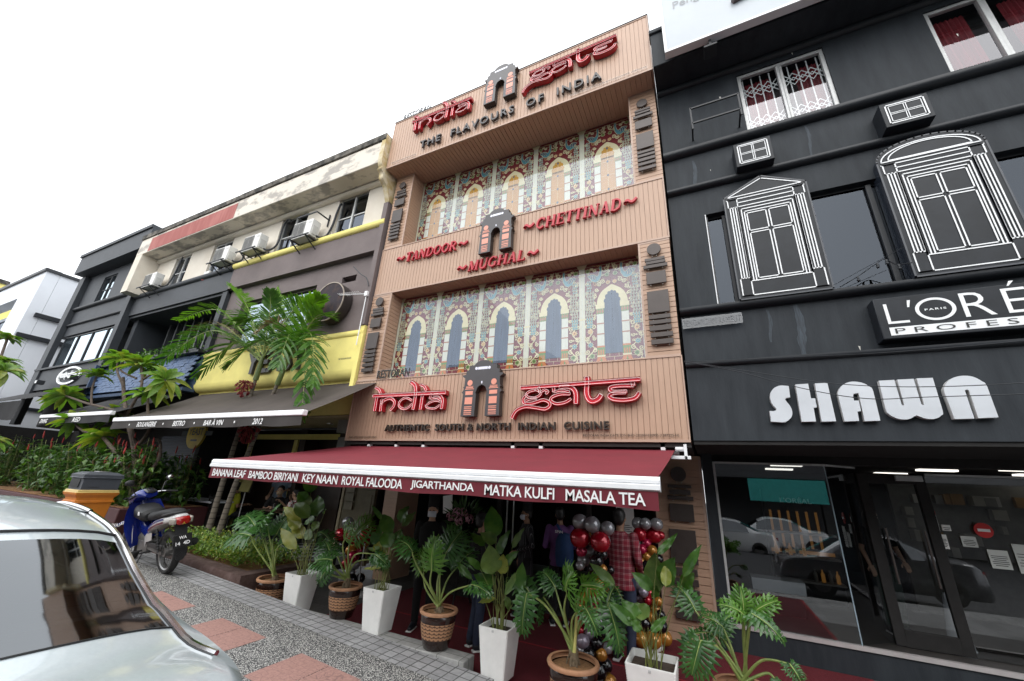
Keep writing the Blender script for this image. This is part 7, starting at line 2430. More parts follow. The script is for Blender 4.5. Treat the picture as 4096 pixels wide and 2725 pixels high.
def person(label, loc, rz, h, pose, top, trousers, skin=None, sleeve='long', hem=None, hairlen=0.0, mask=None, hat=None, shoes=None, build=1.0, curl=0.4, short=False):
    J = {k: Vector(v) for k, v in pose.items()}
    skin = skin or M_skin
    t = thing('person', label, 'person', loc, None, rz)
    s = h / 1.75
    t.scale = (s, s, s)
    b = MB()
    # body: trunk, limbs, neck and head in one skin
    up = lambda c, rx, ry: (c, rx * build, ry * build)
    p, w, c, n, hd = J['pelvis'], J['waist'], J['chest'], J['neck'], J['head']
    etube(b, [up(p - Vector((0, 0, .07)), .13, .10), up(p, .155, .11), up(w, .135, .095), up(c - Vector((0, 0, .04)), .155, .105), up(c + Vector((0, 0, .07)), .165, .10), up(n - Vector((0, 0, .05)), .10, .075), (n, .055, .055)])
    limb(b, [n - Vector((0, 0, .04)), n + (hd - n) * 0.5], [.056, .052])
    fw = Vector((0, -1, 0))
    b.sphere(hd + Vector((0, .012, .03)), 1.0, 18, 14, 0, (.077, .094, .098))
    b.sphere(hd + Vector((0, -.018, -.045)), 1.0, 16, 12, 0, (.058, .068, .072))
    b.sphere(hd + Vector((0, -.092, -.012)), 1.0, 10, 8, 0, (.015, .020, .026))      # nose
    b.sphere(hd + Vector((0, -.088, -.055)), 1.0, 10, 8, 0, (.024, .012, .010))      # lips
    b.sphere(hd + Vector((0, -.075, .035)), 1.0, 12, 8, 0, (.055, .020, .012))       # brow
    for q in (-1, 1):
        b.sphere(hd + Vector((q * .078, .008, -.005)), 1.0, 8, 8, 0, (.012, .022, .032))   # ears
    for S_ in 'LR':
        limb(b, [J['sh' + S_], J['el' + S_], J['wr' + S_]], [.050 * build, .038, .027])
        limb(b, [J['hi' + S_], J['kn' + S_], J['an' + S_]], [.082 * build, .055, .038])
        limb(b, [J['an' + S_] - Vector((0, 0, .03)), J['to' + S_]], [.042, .030])
    body = remeshed(b, 'body', skin, t)
    hb = MB()
    for S_ in 'LR':
        add_hand(hb, J['wr' + S_], J['el' + S_], 1, curl)
    hm = remeshed(hb, 'hand_tmp', skin, t, 0.005, 2)
    # hands join the body mesh
    bm = bmesh.new()
    bm.from_mesh(body.data)
    bm.from_mesh(hm.data)
    bm.to_mesh(body.data)
    bm.free()
    for q in body.data.polygons:
        q.use_smooth = True
    bpy.data.objects.remove(hm)
    eb = MB()
    for q in (-1, 1):
        eb.sphere(hd + Vector((q * .031, -.080, .012)), 0.011, 8, 6)
    eb.build('eyes', M_black, t)
    # clothes
    b = MB()
    z_h = hem if hem is not None else p.z - 0.02
    g = 1.09 * build
    etube(b, [((p.x, p.y, z_h), .165 * g, .125 * g), (p + Vector((0, 0, 0.04)), .165 * g, .122 * g), (w, .150 * g, .112 * g), (c - Vector((0, 0, .04)), .168 * g, .118 * g), (c + Vector((0, 0, .07)), .178 * g, .115 * g), (n - Vector((0, 0, .045)), .115 * g, .088 * g), (n - Vector((0, 0, .005)), .068, .068)])
    for S_ in 'LR':
        e, w2 = J['el' + S_], J['wr' + S_]
        if sleeve == 'long':
            limb(b, [J['sh' + S_], e, w2 - (w2 - e) * 0.06], [.066 * build, .054, .040])
        else:
            sh_ = J['sh' + S_]
            limb(b, [sh_, sh_ + (e - sh_) * 0.62], [.066 * build, .060])
    remeshed(b, 'shirt', top, t, 0.013, 5)
    b = MB()
    etube(b, [(p - Vector((0, 0, .10)), .15 * g, .115 * g), (p + Vector((0, 0, .06)), .158 * g, .118 * g)])
    for S_ in 'LR':
        k_, a_ = J['kn' + S_], J['an' + S_]
        if short:
            limb(b, [J['hi' + S_], k_ + (J['hi' + S_] - k_) * 0.1], [.098 * build, .080])
        else:
            limb(b, [J['hi' + S_], k_, a_ + (k_ - a_) * 0.06], [.096 * build, .070, .056])
    remeshed(b, 'trousers', trousers, t, 0.014, 5)
    for S_ in 'LR':
        b = MB()
        a_, to = J['an' + S_], J['to' + S_]
        limb(b, [a_ - Vector((0, 0, .02)), a_ + (to - a_) * 0.5 - Vector((0, 0, .012)), to + Vector((0, 0, .004))], [.050, .046, .036])
        sh_ = remeshed(b, 'shoe', shoes or M_shoe, t, 0.010, 3)
        d = (to - a_)
        d.z = 0
        d.normalize()
        sb = MB()
        sb.obox((a_.x + (to.x - a_.x) * .5, a_.y + (to.y - a_.y) * .5, 0.012), d * 0.135, d.cross(Vector((0, 0, 1))) * 0.042, Vector((0, 0, .011)))
        sb.build('sole', M_white, sh_, bevel=0.006)
    # hair
    b = MB()
    b.sphere(hd + Vector((0, .026, .050)), 1.0, 18, 12, 0, (.087, .098, .095))
    b.sphere(hd + Vector((0, .055, .0)), 1.0, 14, 10, 0, (.078, .065, .085))
    if hairlen:
        for q in (-1, 0, 1):
            limb(b, [hd + Vector((q * .055, .05, .03)), hd + Vector((q * .075, .055, -hairlen * 0.5)), hd + Vector((q * .08, .05, -hairlen))], [.055, .055, .035])
    q = random.Random(3)
    for k in range(26):
        v = rvec(q)
        if v.y < -0.15 and v.z < 0.45:
            continue
        b.sphere(hd + Vector((0, .03, .05)) + Vector((v.x * .082, v.y * .09, v.z * .085)), 0.018, 6, 5)
    remeshed(b, 'hair', M_hair, t, 0.012, 3)
    if mask:
        b = MB()
        rows = []
        for i in range(9):
            u = i / 8
            rows.append([hd + Vector((math.sin(a) * .074, -.012 - math.cos(a) * (.088 + 0.022 * math.sin(PI * u)), .004 - .088 * u)) for a in [(-1 + 2 * k / 10) * 1.25 for k in range(11)]])
        b.grid(rows)
        for q_ in (-1, 1):
            b.tube([hd + Vector((q_ * .070, -.035, -.01)), hd + Vector((q_ * .084, .02, .0))], 0.003, 4)
        b.build('mask', mask, t)
    if hat == 'chef':
        part('hat', M_bcloth, t, lambda b: b.lathe([(.092, .06), (.095, .10), (.088, .18), (.10, .22), (.085, .25), (0, .255)], tuple(hd + Vector((0, .02, .0))), 20))
    if hat == 'cap':
        part('hat', M_bcloth, t, lambda b: (b.lathe([(.094, .045), (.094, .09), (.075, .13), (.03, .15), (0, .152)], tuple(hd + Vector((0, .02, .0))), 20), b.obox(hd + Vector((0, -.125, .055)), (.065, 0, 0), (0, .055, .012), (0, 0, .005))))
    return t


def plaid_mat():
    m = bpy.data.materials.new('red_check')
    m.use_nodes = True
    n, l = m.node_tree.nodes, m.node_tree.links
    b = n['Principled BSDF']
    b.inputs['Roughness'].default_value = 0.85
    tc = n.new('ShaderNodeTexCoord')
    sp = n.new('ShaderNodeSeparateXYZ')
    l.new(tc.outputs['Object'], sp.inputs[0])

    def M(op, a, c=None):
        q = n.new('ShaderNodeMath')
        q.operation = op
        for i, v in enumerate((a, c)):
            if v is None:
                continue
            if isinstance(v, (int, float)):
                q.inputs[i].default_value = v
            else:
                l.new(v, q.inputs[i])
        return q.outputs[0]

    def lines(ax, sc, w, ph):
        return M('LESS_THAN', M('FRACT', M('ADD', M('MULTIPLY', sp.outputs[ax], sc), ph)), w)
    pale = M('MAXIMUM', M('MAXIMUM', lines('X', 15, .10, 0), lines('X', 15, .08, .22)), M('MAXIMUM', lines('Z', 15, .10, 0), lines('Z', 15, .08, .22)))
    cross = M('MULTIPLY', M('MAXIMUM', lines('X', 15, .10, 0), lines('X', 15, .08, .22)), M('MAXIMUM', lines('Z', 15, .10, 0), lines('Z', 15, .08, .22)))
    dark = M('MAXIMUM', lines('X', 7.5, .4, .5), lines('Z', 7.5, .4, .5))
    m1 = n.new('ShaderNodeMixRGB')
    m1.inputs[1].default_value = (0.26, 0.016, 0.035, 1)
    m1.inputs[2].default_value = (0.12, 0.010, 0.022, 1)
    l.new(M('MULTIPLY', dark, 0.7), m1.inputs[0])
    m2 = n.new('ShaderNodeMixRGB')
    m2.inputs[2].default_value = (0.62, 0.45, 0.45, 1)
    l.new(M('MINIMUM', M('ADD', M('MULTIPLY', pale, 0.22), M('MULTIPLY', cross, 0.6)), 1.0), m2.inputs[0])
    l.new(m1.outputs[0], m2.inputs[1])
    l.new(m2.outputs[0], b.inputs['Base Color'])
    return m


def stripe_mat(name, base, line, sc, w, axis='X'):
    m = bpy.data.materials.new(name)
    m.use_nodes = True
    n, l = m.node_tree.nodes, m.node_tree.links
    b = n['Principled BSDF']
    b.inputs['Roughness'].default_value = 0.85
    tc = n.new('ShaderNodeTexCoord')
    sp = n.new('ShaderNodeSeparateXYZ')
    l.new(tc.outputs['Object'], sp.inputs[0])
    a = n.new('ShaderNodeMath')
    a.operation = 'MULTIPLY'
    a.inputs[1].default_value = sc
    l.new(sp.outputs[axis], a.inputs[0])
    f = n.new('ShaderNodeMath')
    f.operation = 'FRACT'
    l.new(a.outputs[0], f.inputs[0])
    g = n.new('ShaderNodeMath')
    g.operation = 'LESS_THAN'
    g.inputs[1].default_value = w
    l.new(f.outputs[0], g.inputs[0])
    mx = n.new('ShaderNodeMixRGB')
    mx.inputs[1].default_value = (*base, 1)
    mx.inputs[2].default_value = (*line, 1)
    l.new(g.outputs[0], mx.inputs[0])
    l.new(mx.outputs[0], b.inputs['Base Color'])
    return m


P_hold = dict(STAND, elL=(.25, .02, 1.17), wrL=(.12, -.22, 1.15), elR=(-.25, .05, 1.16), wrR=(-.20, -.16, 1.02), anR=(-.11, .10, .085), toR=(-.14, -.06, .035))
person('person from behind in a red checked shirt and jeans at the entrance', (-1.19, 6.18, 0.0), PI - 0.15, 1.78, P_hold, plaid_mat(), M_denim, M_skin, hem=0.80)
P_side = dict(STAND, elL=(.25, .06, 1.16), wrL=(.14, -.18, 1.12), elR=(-.27, .06, 1.18), wrR=(-.14, -.16, 1.08))
person('person in a lilac shirt with a blue backpack strap, seen from behind', (-2.36, 7.0, 0.0), PI + 0.35, 1.70, P_side, mat('lilac_cloth', (0.15, 0.06, 0.20), rough=0.8, var=0.15), M_bcloth, M_skin, hem=0.86)
t = thing('backpack', 'blue backpack with a lettered strap on the person in lilac', 'bag', (-2.22, 6.82, 1.12))
part('bag', mat('blue_bag', (0.012, 0.05, 0.16), rough=0.7, var=0.2), t, lambda b: b.lathe([(0, -.26), (.13, -.25), (.15, -.1), (.14, .12), (.09, .22), (0, .24)], (0, 0, 0), 16))
part('strap', MATS['blue_bag'], t, lambda b: b.tube(cr([(-.03, -.02, .2), (-.08, -.05, .30), (-.12, -.02, .34), (-.14, .06, .32)], 5), 0.022, 6))
b = MB()
text_to(b, 'SPIN', -.11, .02, .235, .275, -.155, 0, 0, 0.01)
b.build('lettering', M_white, t, flat=True, weld=False)
person('cook in black with a tall black cap and white face mask', (-4.05, 5.65, -0.012), 0.42, 1.70, dict(STAND, elL=(.24, .02, 1.15), wrL=(.10, -.2, 1.02), elR=(-.24, .02, 1.15), wrR=(-.08, -.2, 1.0)), M_bcloth, M_bcloth, M_skinL, mask=M_mask, hat='chef')
person('waiter in a dark pinstriped apron with a white mask under the chin', (-2.98, 7.0, 0.0), -0.9, 1.66, dict(STAND, elL=(.25, .05, 1.15), wrL=(.12, -.2, 1.06)), stripe_mat('pinstripe', (0.012, 0.012, 0.014), (0.16, 0.16, 0.17), 38, 0.12), M_bcloth, M_skin, hem=0.6, mask=M_mask, hat='chef')
t = person('person in a black cap and jeans behind the last step planter', (-3.02, 5.45, -0.005), PI - 0.6, 1.62, dict(STAND, knL=(.10, -.05, .5), toL=(.16, -.14, .035)), M_bcloth, M_denim, M_skin, hat='cap')
# neighbours' terrace
M_chair = mat('chair_black', (0.012, 0.011, 0.011), rough=0.5, var=0.2)
FZ = 0.44
P_phone = dict(SIT, elL=(.30, -.16, .74), wrL=(.10, -.25, .92), elR=(-.28, -.2, .72), wrR=(-.12, -.42, .80), head=(0, -.13, 1.17))
person('seated person in a black tee and tan mask looking at a phone', (-9.75, 7.05, FZ), 0.75, 1.72, P_phone, M_bcloth, M_denim, M_skinL, sleeve='short', mask=M_tmask, curl=0.8)
t = thing('phone', 'black phone held up by the seated person in black', 'phone', (-9.57, 6.78, FZ + 0.93))
part('case', M_black, t, lambda b: b.obox((0, 0, 0), (.035, .01, .0), (.0, .008, .004), (0, -.03, .06)), bevel=0.003)
person('standing person in a pale blue shirt behind the seated diner', (-10.35, 7.45, FZ), 0.5, 1.74, P_hold, mat('pale_blue_cloth', (0.22, 0.30, 0.40), rough=0.8, var=0.1), M_bcloth, M_skinL, sleeve='short')
person('seated person in a yellow green shirt with the back to a slatted chair', (-11.55, 7.0, FZ), PI - 0.3, 1.70, SIT, mat('lime_cloth', (0.36, 0.38, 0.02), rough=0.8, var=0.12), M_bcloth, M_skin, sleeve='short')
person('seated person in a colourful patterned shirt raising a forearm', (-8.95, 6.95, FZ), -1.2, 1.66, dict(SIT, elR=(-.28, -.22, .78), wrR=(-.20, -.30, 1.02)), mat('pattern_cloth', (0.65, 0.63, 0.60), rough=0.8, vscale=26, var=0.1, col2=(0.32, 0.02, 0.03), contrast=(0.50, 0.56)), M_bcloth, M_skinL, sleeve='short')
person('person with long dark hair in black top behind the salon door', (2.30, 8.6, 0.31), 0.25, 1.66, dict(STAND, elL=(.27, .04, 1.16), wrL=(.24, -.12, 1.0)), M_bcloth, mat('dark_green_cloth', (0.012, 0.03, 0.022), rough=0.85), M_skinL, sleeve='short', hairlen=0.30)


def cafe_chair(label, loc, rz):
    t = thing('chair', label, 'chair', loc, 'dark terrace chairs', rz)
    part('seat', M_chair, t, lambda b: b.box(-.21, .21, -.21, .21, .44, .47), bevel=0.008)
    for x in (-.19, .19):
        for y in (-.19, .19):
            part('leg', M_chair, t, lambda b: b.tube([(x, y, 0), (x, y, .44)], 0.016, 8))
    def bk(b):
        for x in (-.19, .19):
            b.beam((x, .20, .44), (x, .27, .95), .03, .025)
        for k in range(4):
            z = .56 + .1 * k
            b.box(-.19, .19, .215 + (z - .44) * .137, .235 + (z - .44) * .137, z, z + .055)
    part('backrest', M_chair, t, bk)
    return t


cafe_chair('dark slatted chair under the person in yellow green', (-11.5, 6.72, FZ), PI - 0.3)
cafe_chair('dark slatted chair under the person holding a phone', (-9.72, 7.2, FZ), 0.75)
cafe_chair('dark slatted chair under the person in the patterned shirt', (-8.85, 6.98, FZ), -1.2)
t = thing('table', 'small dark cafe table with a glass between two diners', 'table', (-9.35, 6.7, FZ))
part('top', mat('table_wood', (0.06, 0.035, 0.022), rough=0.4, var=0.3), t, lambda b: b.box(-.33, .33, -.3, .3, .74, .77), bevel=0.006)
part('column', M_chair, t, lambda b: b.lathe([(.22, 0), (.22, .02), (.03, .05), (.03, .74)], (0, 0, 0), 16))
t = thing('drinking_glass', 'clear drinking glass standing on the small cafe table', 'glass', (-9.30, 6.62, FZ + 0.77))
part('bowl', M_acry, t, lambda b: b.lathe([(0, 0), (.03, 0), (.036, .13), (.033, .13), (.028, .01), (0, .01)], (0, 0, 0), 16))
t = thing('table', 'long white clothed table half hidden behind the planter hedge', 'table', (-12.3, 6.7, FZ))
part('top', mat('table_white', (0.62, 0.64, 0.70), rough=0.6), t, lambda b: b.box(-.9, .9, -.35, .35, .76, .80), bevel=0.01)
for x in (-.8, .8):
    part('leg', M_chair, t, lambda b: b.box(x - .03, x + .03, -.3, .3, 0, .76))
t = thing('menu_stand', 'thin metal menu stand with a yellowish menu card', 'stand', (-10.75, 6.75, FZ))
part('card', mat('menu_yellow', (0.30, 0.27, 0.09), rough=0.6, var=0.1), t, lambda b: b.obox((0, 0, 1.28), (.17, .02, 0), (.002, -.012, 0), (0, .03, .20)))
part('frame', M_chair, t, lambda b: b.obox((0, .02, 1.28), (.19, .022, 0), (.002, -.01, 0), (0, .032, .22)))
part('pole', M_alu, t, lambda b: b.tube([(0, 0.02, 0.03), (0, 0.02, 1.12)], 0.012, 8))
part('base', M_chair, t, lambda b: b.lathe([(0, 0), (.17, 0), (.17, .02), (.03, .035), (0, .035)], (0, 0, 0), 20))
# inside the restaurant's entrance
t = thing('flower_bouquet', 'tall dark bouquet with pink hydrangeas by the doors', 'flowers', (-4.3, 7.1, 0.0))
part('stand', M_chair, t, lambda b: [b.tube([(0.2 * math.cos(a), 0.2 * math.sin(a), 0), (0, 0, 1.15)], 0.015, 6) for a in (0.5, 2.6, 4.7)])
q = random.Random(6)
b = MB()
for k in range(150):
    v = rvec(q)
    leaf_quad(b, Vector((0, 0, 1.35)) + Vector((v.x * .25, v.y * .2, v.z * .25)), v + Vector((0, 0, .5)), (0, -.6, .6), q.uniform(.12, .3), .05, 0)
b.build('foliage', [M_leafD], t, flat=True, weld=False)
def hyd(b):
    for c in ((-.22, -.2, 1.42), (.0, -.24, 1.36), (.05, -.2, 1.50), (.20, -.2, 1.40), (-.08, -.22, 1.50)):
        for k in range(60):
            v = rvec(q)
            p = Vector(c) + v * .085
            s_ = v.orthogonal().normalized() * .02
            u_ = v.cross(s_)
            b.add([p + s_, p + u_, p - s_, p - u_], [(0, 1, 2, 3)])
part('flower_heads', mat('hydrangea_pink', (0.48, 0.24, 0.30), rough=0.8, var=0.25, vscale=20), t, hyd, flat=True, weld=False)
t = thing('notice', 'white paper notice hanging above the pink flowers', 'notice', (-4.72, 7.05, 1.62))
part('sheet', MATS['notice_white'], t, lambda b: b.obox((0, 0, 0), (.11, 0, .02), (0, .002, 0), (-.02, 0, .16)))
t = thing('door_handles', 'pair of tall chrome pull handles on the restaurant doors', 'handle')
for x in (-3.64, -3.50):
    part('bar', M_bolt, t, lambda b: b.tube([(x, 7.55, 1.0), (x, 7.55, 1.75)], 0.016, 8))
t = thing('notice', 'white notice sheet on the glass right of the checked shirt', 'notice', (-1.36, 7.55, 1.60))
part('sheet', MATS['notice_white'], t, lambda b: b.box(-.15, .15, 0, .004, -.24, .24))
part('print_lines', M_char, t, lambda b: [b.box(-.11, .11 - .04 * (k % 2), -.003, -.001, -.2 + .03 * k, -.19 + .03 * k) for k in range(4)], flat=True)
# ================================================================ motorcycle
M_blueP = mat('blue_plastic', (0.010, 0.022, 0.19), rough=0.22, var=0.08, coat=0.5)
M_whiteP = mat('white_plastic', (0.66, 0.66, 0.65), rough=0.3, var=0.06, coat=0.3)
M_blackP = mat('black_plastic', (0.014, 0.014, 0.015), rough=0.5, var=0.2)
M_rubber = mat('tyre_rubber', (0.018, 0.018, 0.018), rough=0.85, var=0.3, bump=0.3, bscale=60)
M_engine = mat('engine_metal', (0.16, 0.155, 0.15), rough=0.5, metal=0.6, var=0.3, vscale=14)
M_chromeM = mat('chrome', (0.65, 0.65, 0.66), rough=0.12, metal=1.0, var=0.0)
M_tail = mat('tail_red', (0.34, 0.012, 0.010), rough=0.12, coat=0.6, var=0.1)
M_lens = mat('clear_lens', (0.35, 0.32, 0.28), rough=0.1, coat=0.6, var=0.1)
mo = thing('motorcycle', 'blue and white underbone motorcycle parked on the pavement by the planter', 'motorcycle', (-8.0, 4.12, 0.425))
mo.rotation_euler = (R(-10), 0, PI - R(3))
mo.scale = (1.12, 1.12, 1.12)
# local frame: +x forward, +y the bike's left, z up; the wheel contact patch at the origin
def wheel(name, cx, r_, tw):
    o = part(name, M_rubber, mo, lambda b: b.lathe([(r_ * .80, -tw * .5), (r_ * .90, -tw * .55), (r_ * .975, -tw * .32), (r_, 0), (r_ * .975, tw * .32), (r_ * .90, tw * .55), (r_ * .80, tw * .5), (r_ * .80, -tw * .5)], (cx, 0, r_), 40, axis='y'))
    part('rim', mat('rim_alloy', (0.30, 0.30, 0.30), rough=0.35, metal=0.8), o, lambda b: b.lathe([(r_ * .80, -tw * .42), (r_ * .74, -tw * .3), (r_ * .74, tw * .3), (r_ * .80, tw * .42)], (cx, 0, r_), 40, axis='y'))
    def sp(b):
        for k in range(18):
            a = 2 * PI * k / 18
            e = a + (0.35 if k % 2 else -0.35)
            b.tube([(cx + .05 * math.cos(e), (.02 if k % 4 < 2 else -.02), r_ + .05 * math.sin(e)), (cx + r_ * .75 * math.cos(a), 0, r_ + r_ * .75 * math.sin(a))], .003, 4)
    part('spokes', M_engine, o, sp)
    part('hub', M_engine, o, lambda b: b.lathe([(0, -.06), (.06, -.06), (.055, .06), (0, .06)], (cx, 0, r_), 16, axis='y'))
wheel('wheel', 0.0, 0.285, 0.085)
wheel('wheel', 1.24, 0.28, 0.075)
def mg(name, m, rings, par=mo, seg=16, sharp=60):
    """body panel lofted through (x, y, z, half width, half height) rings"""
    b = MB()
    rows = []
    for (x, y, z, hw, hh) in rings:
        rows.append([(x, y + hw * math.copysign(abs(math.cos(a)) ** 0.7, math.cos(a)), z + hh * math.copysign(abs(math.sin(a)) ** 0.7, math.sin(a))) for a in [2 * PI * k / seg for k in range(seg)]])
    b.grid(rows, closed=True)
    b.add(rows[0], [tuple(range(seg))])
    b.add(rows[-1], [tuple(range(seg))])
    return b.build(name, m, par, sharp=sharp)
mg('seat', mat('seat_vinyl', (0.012, 0.012, 0.013), rough=0.7, var=0.2), cr([(-.18, 0, .82, .07, .02), (-.10, 0, .83, .11, .045), (.15, 0, .805, .13, .055), (.32, 0, .765, .13, .055), (.50, 0, .74, .115, .06), (.60, 0, .71, .07, .03)], 4))
mg('tail_cowl', M_whiteP, cr([(-.30, 0, .775, .045, .03), (-.26, 0, .77, .085, .055), (-.10, 0, .745, .115, .055), (.15, 0, .69, .125, .06), (.35, 0, .62, .12, .07), (.50, 0, .55, .09, .06)], 4))
part('tail_stripe', [M_blueP, mat('stripe_maroon', (0.10, 0.01, 0.02), rough=0.3)], mo, lambda b: [b.grid([[(x, s * (hw + .006), z + dz0), (x, s * (hw + .006), z + dz1)] for x, z, hw in ((-.02, .73, .119), (.15, .69, .126), (.35, .62, .121), (.46, .57, .102))], mi) for s in (-1, 1) for dz0, dz1, mi in ((.012, .034, 0), (-.035, -.008, 1))])
part('grab_rail', M_blackP, mo, lambda b: b.tube(cr([(.02, .125, .80), (-.12, .125, .83), (-.24, .09, .85), (-.28, 0, .855), (-.24, -.09, .85), (-.12, -.125, .83), (.02, -.125, .80)], 5), .012, 8))
mg('tail_lamp', M_tail, [(-.335, 0, .735, .04, .03), (-.325, 0, .735, .085, .05), (-.28, 0, .745, .10, .055), (-.22, 0, .745, .10, .05)])
for s in (-1, 1):
    mg('indicator', M_lens, [(-.318, s * .095, .735, .012, .03), (-.30, s * .10, .735, .03, .045), (-.22, s * .112, .74, .022, .045)])
part('lamp_letter', mat('sticker_yellow', (0.6, 0.5, 0.05), rough=0.5), mo, lambda b: text_to(b, 'A', -.018, .018, .690, .722, 0, 0, xf=lambda p: Vector((-.340, -p.x, p.z))), flat=True, weld=False)
part('rear_fender', M_blackP, mo, lambda b: b.grid([[(-.02 + x, y, z) for y in (-.075, -.03, .03, .075)] for x, z in ((-.24, .70), (-.27, .58), (-.31, .46), (-.33, .34), (-.325, .26))]))
part('fender_tip', M_blackP, mo, lambda b: b.lathe([(0, -.008), (.055, -.008), (.055, .008), (0, .008)], (-.345, 0, .27), 20, axis='x'))
pl = part('number_plate', M_black, mo, lambda b: b.obox((-.365, 0, .475), (.004, 0, .0), (0, .115, 0), (.02, 0, .085)), bevel=0.004)
b = MB()
text_to(b, 'WA', -.045, .045, .500, .540, 0, 0, 0, .03, xf=lambda p: Vector((-.3715 + (p.z - .475) * .235, -p.x, p.z)))
text_to(b, '14  4D', -.085, .085, .425, .470, 0, 0, 0, .03, xf=lambda p: Vector((-.3715 + (p.z - .475) * .235, -p.x, p.z)))
b.build('lettering', M_white, pl, flat=True, weld=False)
mg('body_spine', M_blueP, cr([(.50, 0, .52, .06, .07), (.70, 0, .50, .06, .09), (.86, 0, .62, .07, .10), (.96, 0, .78, .07, .08)], 4))
def shield(b):
    rows = []
    for i in range(13):
        u = i / 12
        z = .30 + .62 * u
        xm = .80 + .22 * u
        hw = .17 + .09 * math.sin(PI * (u * .9 + .05))
        rows.append([(xm + .10 - .16 * abs(v) ** 1.5, hw * v, z) for v in [-1 + 2 * k / 12 for k in range(13)]])
    b.grid(rows)
    b.grid([[(p[0] + .018, p[1] * .97, p[2]) for p in r_] for r_ in rows])
part('leg_shield', M_blueP, mo, shield)
for s in (-1, 1):
    part('shield_flash', M_whiteP, mo, lambda b: b.grid([[(.70 + .1 * k / 4, s * (.185 - .004 * k), .36 + .03 * k), (.70 + .1 * k / 4, s * (.185 - .004 * k), .42 + .05 * k)] for k in range(5)]))
mg('basket', M_blackP, [(.60, 0, .72, .12, .06), (.63, 0, .74, .16, .085), (.84, 0, .78, .17, .10), (.90, 0, .80, .15, .09)], sharp=40)
part('basket_label', M_white, mo, lambda b: b.box(.645, .69, .166, .172, .76, .81))
part('key_switch', M_chromeM, mo, lambda b: b.lathe([(.035, -.02), (.035, .01), (.02, .015), (0, .015)], (.91, .03, .845), 14))
# steering head turned to the left
st = bpy.data.objects.new('steering', None)
def turned(p, a=R(22)):
    x, y, z = p[0] - 1.02, p[1], p[2]
    return (1.02 + x * math.cos(a) - y * math.sin(a), x * math.sin(a) + y * math.cos(a), z)
bpy.data.objects.remove(st)
def mgt(name, m, rings, seg=16):
    b = MB()
    rows = []
    for (x, y, z, hw, hh) in rings:
        rows.append([turned((x, y + hw * math.cos(a), z + hh * math.sin(a))) for a in [2 * PI * k / seg for k in range(seg)]])
    b.grid(rows, closed=True)
    b.add(rows[0], [tuple(range(seg))])
    b.add(rows[-1], [tuple(range(seg))])
    return b.build(name, m, mo, sharp=60)
mgt('handlebar_cowl', M_blueP, cr([(.90, 0, 1.00, .10, .03), (.96, 0, 1.02, .15, .075), (1.06, 0, 1.0, .16, .095), (1.16, 0, .95, .12, .09), (1.22, 0, .92, .06, .05)], 4))
mgt('meter', mat('meter_dark', (0.03, 0.03, 0.035), rough=0.1, coat=1), [(.885, 0, 1.045, .03, .012), (.90, 0, 1.055, .085, .02), (.97, 0, 1.095, .085, .016), (.985, 0, 1.10, .03, .008)])
part('handlebar', M_chromeM, mo, lambda b: b.tube([turned(p) for p in cr([(.86, .36, 1.0), (.95, .22, 1.03), (1.0, .1, 1.02), (1.0, -.1, 1.02), (.95, -.22, 1.03), (.86, -.36, 1.0)], 5)], .011, 8))
for s in (-1, 1):
    part('grip', M_blackP, mo, lambda b: b.tube([turned((.92, s * .25, 1.025)), turned((.85, s * .385, .998))], .018, 10))
    part('lever', M_blackP, mo, lambda b: b.tube([turned((.98, s * .22, 1.03)), turned((.97, s * .36, 1.0))], .007, 6))
    part('mirror_stalk', M_blackP, mo, lambda b: b.tube([turned((.95, s * .2, 1.03)), turned((.98, s * .27, 1.16)), turned((.95, s * .32, 1.20))], .007, 6))
    part('mirror', M_blackP, mo, lambda b: b.sphere(turned((.95, s * .32, 1.23)), 1.0, 14, 10, 0, (.022, .06, .045)))
part('mirror_glass', mat('mirror_glass_face', (0.7, 0.7, 0.7), rough=0.05, metal=1.0, var=0), mo, lambda b: b.sphere(turned((.935, -.32, 1.23)), 1.0, 14, 10, 0, (.012, .052, .038)))
ff = mgt('front_fender', M_blueP, cr([(.98, 0, .48, .045, .03), (1.10, 0, .585, .055, .03), (1.26, 0, .605, .05, .03), (1.42, 0, .55, .04, .02), (1.50, 0, .50, .015, .012)], 4))
b = MB()
text_to(b, 'WA1474D', 1.16, 1.46, .565, .615, 0, 0, 0, .02, xf=lambda p: Vector(turned((2.62 - p.x, .062, p.z - .02 + (.03 if 2.62 - p.x < 1.3 else 0)))))
b.build('lettering', M_white, ff, flat=True, weld=False)
for s in (-1, 1):
    part('fork', M_engine, mo, lambda b: b.tube([turned((1.24, s * .075, .28)), turned((1.06, s * .075, .80))], .022, 8))
part('engine', M_engine, mo, lambda b: (b.box(.42, .72, -.11, .11, .24, .40), b.tube([(.60, 0, .36), (.84, 0, .42)], .075, 12), [b.lathe([(.05, 0), (.085, 0), (.085, .008), (.05, .008)], (.66 + .025 * k, 0, .375 + .006 * k), 14, axis='x') for k in range(6)]), bevel=0.012)
part('swingarm', M_engine, mo, lambda b: [b.beam((0, s * .075, .285), (.48, s * .085, .33), .03, .045) for s in (-1, 1)])
for s in (-1, 1):
    def shock(b):
        pts = []
        for k in range(61):
            a = 2 * PI * 7 * k / 60
            u = k / 60
            pts.append((.05 + .12 * u + .022 * math.cos(a), s * .11 + .022 * math.sin(a), .34 + .24 * u))
        b.tube(pts, .006, 5)
        b.tube([(.04, s * .11, .30), (.17, s * .11, .60)], .013, 8)
    part('shock_absorber', M_blackP, mo, shock)
